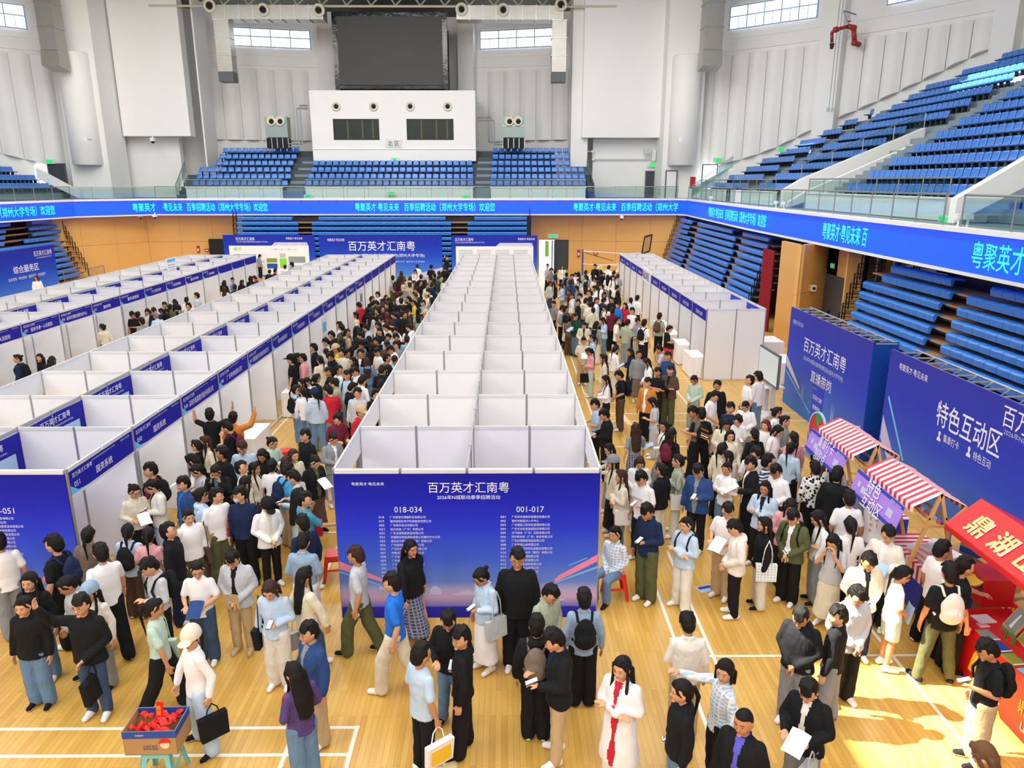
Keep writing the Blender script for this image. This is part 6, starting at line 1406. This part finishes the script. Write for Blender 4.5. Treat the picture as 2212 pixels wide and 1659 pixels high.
def person(px,py,f,pose,dress,flags,hgt=None):
    global NP
    rnd=random.Random(NP*7+3);NP+=1
    l,u,hd=pose
    hair=dress[0];top,bot=dress[1],dress[2]
    fem=hair[0] in 'lbpu'
    s=hgt or (rnd.uniform(.96,1.03) if not fem else rnd.uniform(.9,.96))
    sit=l=='sit';H0=1.35 if sit else 1.77
    P=atz(px,py,H0*s)
    if flags.get('at'): P=Vector((*flags['at'],0))
    rz=f*PI/4+rnd.uniform(-.15,.15)
    kind=KINDN[top[0]];bk=BOTN[bot[0]]
    hc={'n':'brown','r':'red','o':'light brown','w':'grey'}.get(hair[1:2],'black')
    # --- label
    tn={'tee':'tee','shirt':'shirt','hoodie':'hoodie','jacket':'jacket','coat':'long coat','crop':'short top'}[kind]
    bn={'wide':'wide trousers','straight':'trousers','slim':'slim trousers','longskirt':'long skirt','skirt':'skirt','shorts':'shorts'}[bk]
    hn={'s':'short','c':'curly','l':'long','b':'bobbed','p':'ponytail','u':'bun','v':'shaved'}[hair[0]]
    p0='%s %s, %s %s'%(PAL[top[1]][0],tn,PAL[bot[1]][0],bn)
    z0=zone(P.x,P.y);fz=FAC[int(f)%8]
    cands=['Person in %s, %s'%(p0,z0),'Person in %s, %s hair, %s'%(p0,hn,z0),'%s, %s hair, %s, %s'%(p0,hn,fz,z0)]
    if sit: cands.insert(0,'Seated person in %s, %s'%(p0,z0))
    for k_,w_ in(('bk','with backpack'),('cap','in a cap'),('mask','wearing a mask'),('pa','holding papers'),('ph','holding a phone')):
        if flags.get(k_): cands.insert(1,'Person %s, %s, %s'%(w_,p0,z0))
    lab=None
    for c in cands+['%s, %s hair, head turned, %s'%(p0,hn,z0),'%s, %s, nearer the camera, %s'%(p0,hn,z0),'%s, behind its like, %s'%(p0,z0)]:
        if c.lower() not in SEEN and len(c.split())<=16: lab=c;break
    if lab is None: lab=cands[0]
    SEEN[lab.lower()]=1
    t=thing('person',lab[0].upper()+lab[1:],'person',(P.x,P.y,0),rz,'people at the job fair');t.scale=(s,s,s)
    body=put('body',C_(('b',l,u,hd,fem),make_body,l,u,hd,fem),t)
    sk=M['skin2'] if (rnd.random()<.25 or flags.get('tan')) else M['skin'];setm(body,0,sk)
    hm={'brown':'hairbrown','red':'hairred','light brown':'hairlight','grey':'hairgrey'}.get(hc,'hairdark')
    if hc=='red' : setm(body,1,M['hairdark'])
    tp=put({'tee':'tee_shirt','shirt':'shirt','hoodie':'hoodie','jacket':'jacket','coat':'coat','crop':'top'}[kind],C_(('t',sit,u,kind,fem),make_top,l,u,kind,fem),t)
    setm(tp,0,cloth(top[1]));setm(tp,1,cloth(top[2] if len(top)>2 else top[1]))
    lw=l
    bt=put('skirt' if 'skirt' in bk else 'shorts' if bk=='shorts' else 'trousers',C_(('o',lw,bk),make_bottom,lw,bk,fem),t);setm(bt,0,cloth(bot[1]))
    shc=flags.get('shoe','W' if rnd.random()<.6 else 'K')
    for sd in(1,-1):
        sh=put('shoe',C_(('s',l,sd),make_shoe,l,sd),t);setm(sh,0,cloth(shc))
    hr=put('hair',C_(('h',sit,hd,HAIRN[hair[0]]),make_hair,l,hd,HAIRN[hair[0]]),t);setm(hr,0,M[hm])
    if flags.get('cap'): c=put('cap',C_(('c',sit,hd),make_cap,l,hd),t);setm(c,0,cloth(flags['cap']))
    if flags.get('g'): put('glasses',C_(('g',sit,hd),make_glasses,l,hd),t)
    if flags.get('mask'): put('face_mask',C_(('m',sit,hd),make_mask,l,hd),t)
    R=Matrix.Translation((P.x,P.y,0))@Matrix.Rotation(rz,4,'Z')@Matrix.Scale(s,4)
    def item(name,lab,cat,loc,eul=(0,0,0),grp=None):
        o=bpy.data.objects.new(name,None);COL.objects.link(o);o.empty_display_size=.1;o.matrix_world=R@Matrix.Translation(loc)@Euler(eul).to_matrix().to_4x4();return tag(o,' '.join(lab.split()[:16]),cat,grp)
    who=lab[0].lower()+lab[1:]
    short='%s %s'%(PAL[top[1]][0],tn)
    if flags.get('bk'):
        c=flags['bk'];o=item('backpack','%s backpack worn over the %s, %s'%(PAL[c][0],short,z0),'backpack',(0,.19,1.22),grp='backpacks in the crowd')
        b_=put('pack_body',C_('bp',backpack_mesh),o);setm(b_,0,cloth(c));
        for q_ in(1,-1): st=put('shoulder_strap',C_('st',strap_mesh),o,loc=(0,-.19,-1.22),sc=(q_,1,1));setm(st,0,cloth(c))
        if flags.get('bkpat'):
            for i_,cc in enumerate(('Q','W','Q','N','Q')): q=put('coloured_stripe',C_(('bs',i_),lambda:MB().prism([(-.09,.115,-.14+.05*i_),(.08,.115,-.06+.05*i_),(.08,.115,-.035+.05*i_),(-.09,.115,-.115+.05*i_)],(0,.012,0)).mesh('stripe',['white'])),o);setm(q,0,cloth(cc))
    if flags.get('bag'):
        c=flags['bag'];U_=u if isinstance(u,tuple) else (u,u);sd=1 if flags.get('bs',1)>0 else -1;S_,e_,w_,h_=arm_joints(U_[0] if sd<0 else U_[1],sd)
        loc=(w_.x+.03*sd,w_.y,w_.z-.27) if not flags.get('sh') else (.24*sd,.02,.98)
        o=item('hand_bag','%s bag, person in %s, %s'%(PAL[c][0],short,z0),'bag',loc,(0,0,PI/2),'bags carried in the crowd')
        b_=put('bag_body',C_('tb',tote_mesh),o);setm(b_,0,cloth(c));b_=put('handle',C_('th',handle_mesh),o);setm(b_,0,cloth(c))
        if flags.get('sh'): b_.scale=(1,1,2.4)
        if c=='W': put('printed_patch',C_('tp',lambda:MB().box((-.13,-.056,-.25),(.13,-.052,-.06)).box((-.13,.052,-.25),(.13,.056,-.06)).mesh('patch',['gold'])),o)
    if flags.get('pa') or flags.get('ph'):
        U_=u if isinstance(u,tuple) else (u,u);sd=1 if U_[1] in('phone','read','clasp','reach','face','up','swing') else -1;S_,e_,w_,h_=arm_joints(U_[1] if sd>0 else U_[0],sd);hp_=w_+h_*.09
        if flags.get('pa'):
            o=item('paper_sheet','%s paper, person in %s, %s'%('blue printed' if flags['pa']=='b' else 'white',short,z0),'paper',(hp_.x*.6,hp_.y-.03,hp_.z+.03),(.5 if U_[1] in('read','phone') else -1.4,0,0),'papers held in the crowd')
            b_=put('sheet',C_('sheet',sheet_mesh),o,loc=(0,-.18,0));
            if flags['pa']!='w': b_.material_slots[0].link='OBJECT';b_.material_slots[0].material={'b':M['paper_blue'],'y':cloth('Y'),'n':cloth('q')}.get(flags['pa'],M['paper'])
        else:
            o=item('mobile_phone','phone held by the person in %s, %s'%(short,z0),'phone',(hp_.x*.9,hp_.y-.01,hp_.z+.025),(.35,0,0),'phones held in the crowd');put('case',C_('phm',phone_mesh),o)
    if flags.get('txt'):
        body_,size,col,side,z_=flags['txt']
        if side=='s': letter(body_,size,col,(-.262,-.062,z_),(0.03,0,1),(-1,0,.03),parent=tp,bold=.012);return t
        if side=='f': letter(body_,size,col,(0,-.138,z_),(1,0,0),(0,.0,1),parent=tp)
        else: letter(body_,size,col,(0,.142,z_),(-1,0,0),(0,0,1),parent=tp)
    return t
from mathutils import Euler
M['hairred']=mat('hairred','5A1A1C',.4,bump=(90,.35));M['hairgrey']=mat('hairgrey','6A6866',.4,bump=(90,.35))
PS={'d':('stand','down','ahead'),'D':('shift','down','left'),'e':('shift','down','right'),'u':('stand','down','up'),'p':('stand',('down','phone'),'down'),'P':('shift','read','down'),'r':('stand','read','tilt'),'c':('shift','crossed','ahead'),'k':('stand','clasp','down'),'K':('shift','clasp','left'),'w':('walk','swing','ahead'),'v':('walk',('swing','phone'),'down'),'q':('stand',('down','reach'),'ahead'),
'f':('stand','face','down'),'U':('stand',('up','up'),'up'),'1':('stand',('up','clasp'),'ahead'),'2':('walk',('brow','read'),'left'),'t':('stand',('point','down'),'left'),'h':('wide','swing','left'),'s':('sit','read','down'),'S':('sit','clasp','ahead'),'b':('wide','down','ahead'),'G':('shift',('reach','face'),'right')}
# x y(head top px) facing pose hair+top+bottom flags
NEAR='''
48 1287 0 d pK hK wD bs=-1
172 1281 0 1 sK hK sd g bag=K
61 1234 0 d l sK wD
152 1235 7 k p hL wd
192 1258 0 d l sE wG cap=a
215 1173 5 w s tW wK
-6 1150 5 d s tW wG
115 1153 6 d s tK wK bk=N
187 1138 4 d p jU wK
273 1132 4 r p sb wT bk=K pa=w
318 1139 4 r p tP wG pa=w
330 1195 7 p c sL wK bk=K
284 1043 1 r u sC kK pa=w g
334 1030 7 p p jEK wb ph=1
324 997 6 D s tM wK bk=K
395 1027 7 d s jqB wT
432 1052 3 d u hb wT
463 1052 1 D s tW wO pa=y
519 1049 0 e s sN sK mask=1 g
430 997 7 P p tL wK pa=w
466 997 0 f u jKt wK g
480 962 7 e s sK wK
443 940 7 d ln sC wK mask=1
424 949 6 d p sK wK
420 976 6 P l sW wK pa=w
523 945 0 k cn sb wG
453 879 4 U s tK wC
495 906 6 f s tK wK bk=M
502 889 4 1 c jQ wK
524 994 2 u s tW wG g
547 997 2 d l sC wT pa=w
568 963 0 k l sK wK
583 941 1 r u tg wG g pa=b
659 925 7 d s jKK wK g
675 978 1 p u jKO kT g pa=w bag=C sh=1
632 968 1 d bn sC wK
616 984 4 d bn sT wK
586 991 4 d u tW wK
613 998 3 p s tS wY bk=N
641 1011 6 P s sL wG ph=1
641 1053 3 d l sg kL
655 1060 3 G s tt wO bag=R
653 1110 5 d s sN wb
651 1151 4 k s sa wE
655 1224 3 w l jC wd bag=L
573 1069 1 k p jWC sK cap=K
528 1027 2 D l tC wK
404 1099 1 d p hW kO bag=T sh=1
367 1127 2 u s hK wN g
423 1205 0 r p tW wd pa=n g
504 1178 0 k s jLK sY pa=y g shoe=Y
585 1243 0 p bn sb wE ph=1 bag=K sh=1 bs=-1
667 1340 7 d s jqG wY g
640 1431 5 k l sZ wD
329 1292 2 w p tg wK bag=g sh=1
410 1353 7 h p sW wb cap=C g bag=K
769 1178 6 w sn tL wO pa=w
848 1235 6 w s tB wC g
885 1164 1 w l hK kz
971 1304 0 P s sK sD g ph=1
997 1350 6 D s sK wK g
907 1388 3 d s tb sK bag=W bs=-1
1047 1219 7 p u sb kW g ph=1 bag=L sh=1
1118 1181 0 d s jKK wK g
1182 1252 1 k s sx wK g
1263 1271 4 d s sa wK bk=K
1160 1328 4 d s hK wK bk=U
1210 1350 6 P s jKN sY ph=1
1346 1416 7 c l cWR wW
1490 1325 4 p s sE wY pa=w
1476 1467 6 d p hK sD ph=1
1568 1422 6 t b sX wK
1611 1527 7 d v jKV sK tan=1
1738 1299 7 k s hK wG g
1815 1305 5 D s sK wG
1848 1252 0 k s jLL wK g
1757 1453 7 P s jKE wG pa=w bag=L
1944 1217 2 k p tW og pa=b
2057 1215 4 b s tK sO bk=E
2086 1201 2 q s tK wK
2038 1166 2 b s tW wK tan=1
2152 1376 6 p s tK wY bk=K ph=1 g
2150 1606 5 P bo sO wK ph=1
1876 1181 0 k s jCK wN
1921 1129 7 r s jEW wK pa=b
1840 1117 4 d p sW wK
1806 1146 7 f l tL kC
1779 1098 6 p l tW wG pa=b
1837 1058 4 d s tW wK
1905 1061 3 q cn hW wG
1878 1038 3 d s tJ wK
1763 995 4 d s sH wK
1811 1007 3 d s jK wK
1806 985 4 k l sE wC
1776 966 1 d p tU wK g
1683 996 7 k s sW wK g
1720 1092 7 k s jOW wK bk=K
1708 1069 0 k l jPC wK mask=1
1655 1037 7 c l jbK wK g
1655 1115 6 d l jK wE bag=X sh=1
1599 1118 6 k c hE sK g shoe=W
1574 1080 7 r s tW wY g pa=w
1484 1115 7 c p hb wE bk=K
1405 1079 7 p s sN wO ph=1
1313 1120 7 S p sX sD at=1.76,10.98
1392 1010 7 p s tW wK ph=1
1344 1013 6 c ln jC wG bag=E sh=1
1326 984 6 d l sC kK cap=G
1321 955 6 r l sC kG pa=b g
1312 880 6 P s jK wK ph=1
1289 859 6 r s tb wK pa=w
1374 913 4 w ln pG kz
1435 907 6 2 l sW wG pa=b g
1451 924 3 d l tK wK bk=M
1382 980 0 k bn sW kx pa=w
1430 999 5 d u jK wC
1467 980 6 c u sx wE bag=E sh=1
1513 994 7 p s jqG sK ph=1 g
1572 997 7 c u sW wD
1517 880 4 b s tK wK bk=K bkpat=1
1627 982 6 r s jKW wK pa=w
1632 957 0 k s tW wG g
1660 979 1 D s sm wK
1710 954 3 d p sb wK bag=g
1717 932 4 d p sP wK
1675 913 1 p b tW wK ph=1
1696 896 1 d u jG wU
1656 905 7 d br tW wK
1679 878 1 D u tW wE
1632 925 4 d p sK wK
1578 927 0 d b sC wE g
1568 899 0 k l jCW wK g
1561 955 3 d p sC wK
1574 972 6 d b sE wE mask=1
1539 840 1 k s tW wC
1550 820 0 d s jK wK g
1579 867 7 d s tN wK
1593 890 0 p s tW wE ph=1
1614 862 7 k p jWW wG
1505 873 6 p s tU wK
1617 809 6 u s tW wK g
1640 801 5 d s sW wD
1503 807 7 k p sg wx
1449 788 7 c s jTK wO
1422 792 7 c s tK wK
1400 814 7 d s jQW wK bag=K
1416 855 6 p b tL wL
1343 797 6 k s tK wT bk=K
1312 808 6 r l sW wK
1277 749 6 p p sP wg ph=1 bag=K
1305 764 6 d l hC wC bag=P
1327 745 3 p p sW wC pa=w
1364 750 6 r l sN kN pa=b
1381 755 0 d p jG kU
1403 771 6 k l hW wE
1444 758 7 d s sq wK g
1429 743 6 f s tL wK
1469 703 2 s s tK sK at=6.2,28.05
1425 675 3 d s tx sK bk=T
1392 689 3 d s tW wK bk=K
1380 683 7 k s sm wE g
1354 688 3 k s sx wG
1333 684 2 d s tW sK bag=W
1288 693 3 d l hG wE
1306 683 6 p l jb wD ph=1
1262 692 0 k u jCK wG
1260 726 0 r u tC wY pa=w
1280 722 6 d p sb wK
1245 674 7 r s jF wD pa=b
1230 681 4 d u tU wT bag=C sh=1
1212 657 2 k s hC wK
1222 660 2 d s sK wK bk=G
1196 649 7 D s tG wK bk=G
1323 663 4 d s sM wK
1335 653 7 d u sB wK
1351 653 7 d l jR wK
1366 663 7 d s tW wK pa=b
1377 637 3 d s sW sK
1363 642 4 d p sW wK bk=b
'''
def parse(line,auto=None):
    w=line.split();x,y,f,po=float(w[0]),float(w[1]),float(w[2]),w[3];hair,top,bot=w[4:7];fl={}
    for q in w[7:]:
        if '=' in q:
            k,v=q.split('=')
            fl[k]=tuple(float(c) for c in v.split(',')) if k=='at' else (int(v) if v.lstrip('-').isdigit() else v)
        else: fl[q]=1
    return x,y,f,po,(hair,top,bot),fl
TXT={(1392,1010):('wassup',.05,'black','f',1.22),(519,1049):('ANTAUNI',.055,'lettering_orange','s',1.05),(848,1235):('Wassup\nHouse',.12,'lettering_white','b',1.28),(1905,1061):('t  h\no  l\na',.28,'lettering_red','b',1.2)}
for ln in NEAR.strip().split('\n'):
    x,y,f,po,dr,fl=parse(ln)
    if (int(x),int(y)) in TXT: fl['txt']=TXT[(int(x),int(y))]
    person(x,y,f,PS[po],dr,fl,1.07 if (int(x),int(y)) in((1118,1181),) else None)
# farther crowd: x y facing hair+top, rest follows
FAR_R='''1286 570 0 sK;1314 572 3 sW;1215 572 0 lC;1183 569 1 sL;1200 581 2 sN;1189 577 1 sG;1224 588 4 uz;1234 590 1 sT;1243 587 0 uW;1250 586 4 lb;1264 583 3 sx;1268 592 5 lb;1281 583 4 lW;1298 583 4 sK;1304 588 0 lP;1313 593 4 lW;1325 584 3 sK;1335 591 4 sm;1325 595 0 lW;1285 597 0 sC;1251 600 7 lL;1233 604 4 pq;1214 611 6 bb;1287 615 6 lW;1300 613 6 sW;1331 614 3 sE;1265 608 4 lC;1334 627 5 lK;1187 607 1 pg;1231 624 6 lM;1236 632 6 sW;1256 631 6 sC;1264 642 3 sC;1249 645 6 sK;1275 639 4 lK;1289 642 2 sW;1302 641 3 sN;1322 641 7 uK;1275 650 4 sE;1282 663 4 pC;1309 656 7 lC;1293 604 4 lK;1305 628 0 lW;1270 626 1 sY;1246 616 6 lG'''
FAR_L='''893 445 4 sW;880 475 0 lW;1080 392 1 UK;980 450 4 sK;1070 455 4 sK;735 517 5 sL;790 488 4 lnT;770 535 4 lM;845 520 4 lnC;805 575 0 sG;915 510 4 sK;880 545 6 lnK;1030 488 4 sx;1025 515 3 sF;1000 500 6 sK;1060 535 3 sC;940 545 5 sK;910 548 3 sK;950 565 3 sC;985 560 3 sN;890 590 6 sC;960 600 4 sE;640 620 6 sW;600 650 1 sK;605 675 3 sF;640 672 6 sK;660 710 2 sK;525 685 5 sR;690 640 0 lnT;720 655 6 lK;780 620 3 sW;790 660 4 sK;840 650 6 sK;885 625 0 snL;870 670 6 py;905 655 4 lK;960 625 6 sC;930 672 7 sa;985 655 5 lG;500 750 6 bC;575 720 4 lK;595 750 3 lL;640 720 6 sK;700 690 6 pK;750 700 4 lK;750 745 6 sN;660 770 0 sC;700 750 4 lrT;765 750 4 lnM;800 715 6 sW;805 745 3 sK;835 735 1 lT;900 725 4 lg;950 740 6 sC;935 755 6 lnT;395 810 6 sW;415 825 5 sO;440 858 3 sY;350 868 6 sK;500 840 4 lb;520 850 3 sK;575 825 6 sb;650 810 6 sK;655 850 0 cK;705 820 6 sC;760 840 7 sW;765 878 7 sK;850 822 6 sW;835 835 4 lW;880 900 3 sN;525 928 1 sG;540 870 6 sN;500 910 4 lK;605 950 4 lK;640 905 6 sK;700 880 1 sb;700 925 0 sT;590 900 5 pK;760 935 0 sG;825 900 4 sa;730 955 7 sW;230 950 6 sK;320 910 6 sg;355 922 4 lK;380 955 6 sy;315 980 5 pL;410 980 0 sC;345 1000 7 sK;450 980 7 sF;395 950 4 lG;525 985 0 sK;570 1040 4 lnD;480 1035 6 lK;640 975 7 sW;695 1015 3 sU;750 1020 0 sb;85 1025 6 sK;115 1012 4 lK;160 1015 6 sP;270 1028 5 pC;325 1100 6 sK;385 1090 3 sW;440 1120 0 sb;505 1090 7 sW;660 1090 4 sK;715 1085 5 lK;655 1180 4 pg;190 1158 0 pW;155 1175 0 lK;245 1145 3 pK;370 1165 6 sx;530 1150 3 sW;460 1195 3 sK;115 1215 3 pb;165 1232 4 pW;240 1240 4 pb;330 1215 5 sR;505 1232 0 sL;615 1238 1 sK;530 1350 1 sR;370 1385 1 sM;340 1510 1 uG'''
ALLEY='''230 518 1 lW;110 1020 6 uN;250 1015 7 lK;320 1030 4 lK;655 825 5 uC;848 740 0 sK;878 748 4 sW;905 785 5 sG;945 722 0 lC;985 715 0 sN;1000 752 5 swb;1040 722 6 lK;1050 685 7 sK;1085 700 4 pO;1120 665 5 lK;1120 695 4 lG;1190 655 5 sW;1205 690 6 sK;1258 625 6 sb;1430 545 4 lK;1435 590 4 lnC;1485 530 7 sD;1500 575 5 sK;1545 545 4 lK;1600 520 5 lK;1635 515 6 sM;1655 380 3 sG;1720 478 4 sK;1760 472 3 sM;1820 448 4 sC;1868 435 5 sG'''
rr=random.Random(77)
def crowd(data,ox,oy,sc,poses):
    for e in data.split(';'):
        w=e.split();x=ox+float(w[0])/sc;y=oy+float(w[1])/sc;f=float(w[2]);c=w[3];po=rr.choice(poses)
        if c[0]=='U': po='1';c='s'+c[1:]
        hair,col=c[:-1],c[-1];fem=hair[0] in'lbpu'
        kd=rr.choice('sshj' if fem else 'ttsshj');top=kd+col+('W' if kd=='j' and col!='W' else '')
        bot=rr.choice(['wK','wK','wD','wd','wG','wE','kG'] if fem else ['wK','wK','sK','wd','wG','wO'])
        fl={}
        if rr.random()<.22: fl['g']=1
        if rr.random()<.12: fl['bk']=rr.choice('KKNG')
        if rr.random()<.14 and PS[po][1] in('read',('down','phone')): fl['pa']='w'
        elif rr.random()<.2 and PS[po][1] in('read',('down','phone')): fl['ph']=1
        if (w[0],w[1]) in(('805','575'),('380','955'),('530','1350'),('950','740'),('960','625')): fl['cap']='Y'
        if (w[0],w[1]) in(('525','928'),('85','1025'),('1868','435'),('980','450')): fl['cap']='K'
        if (w[0],w[1])==('240','1240'): fl['cap']='N'
        person(x,y,f,PS[po],(hair,top,bot),fl)
crowd(FAR_R,0,0,1,'dDekp')
crowd(FAR_L,600,420,2.962,'dDekprP')
crowd(ALLEY,0,420,2.962,'dDep')
bpy.data.scenes.remove(_TS)
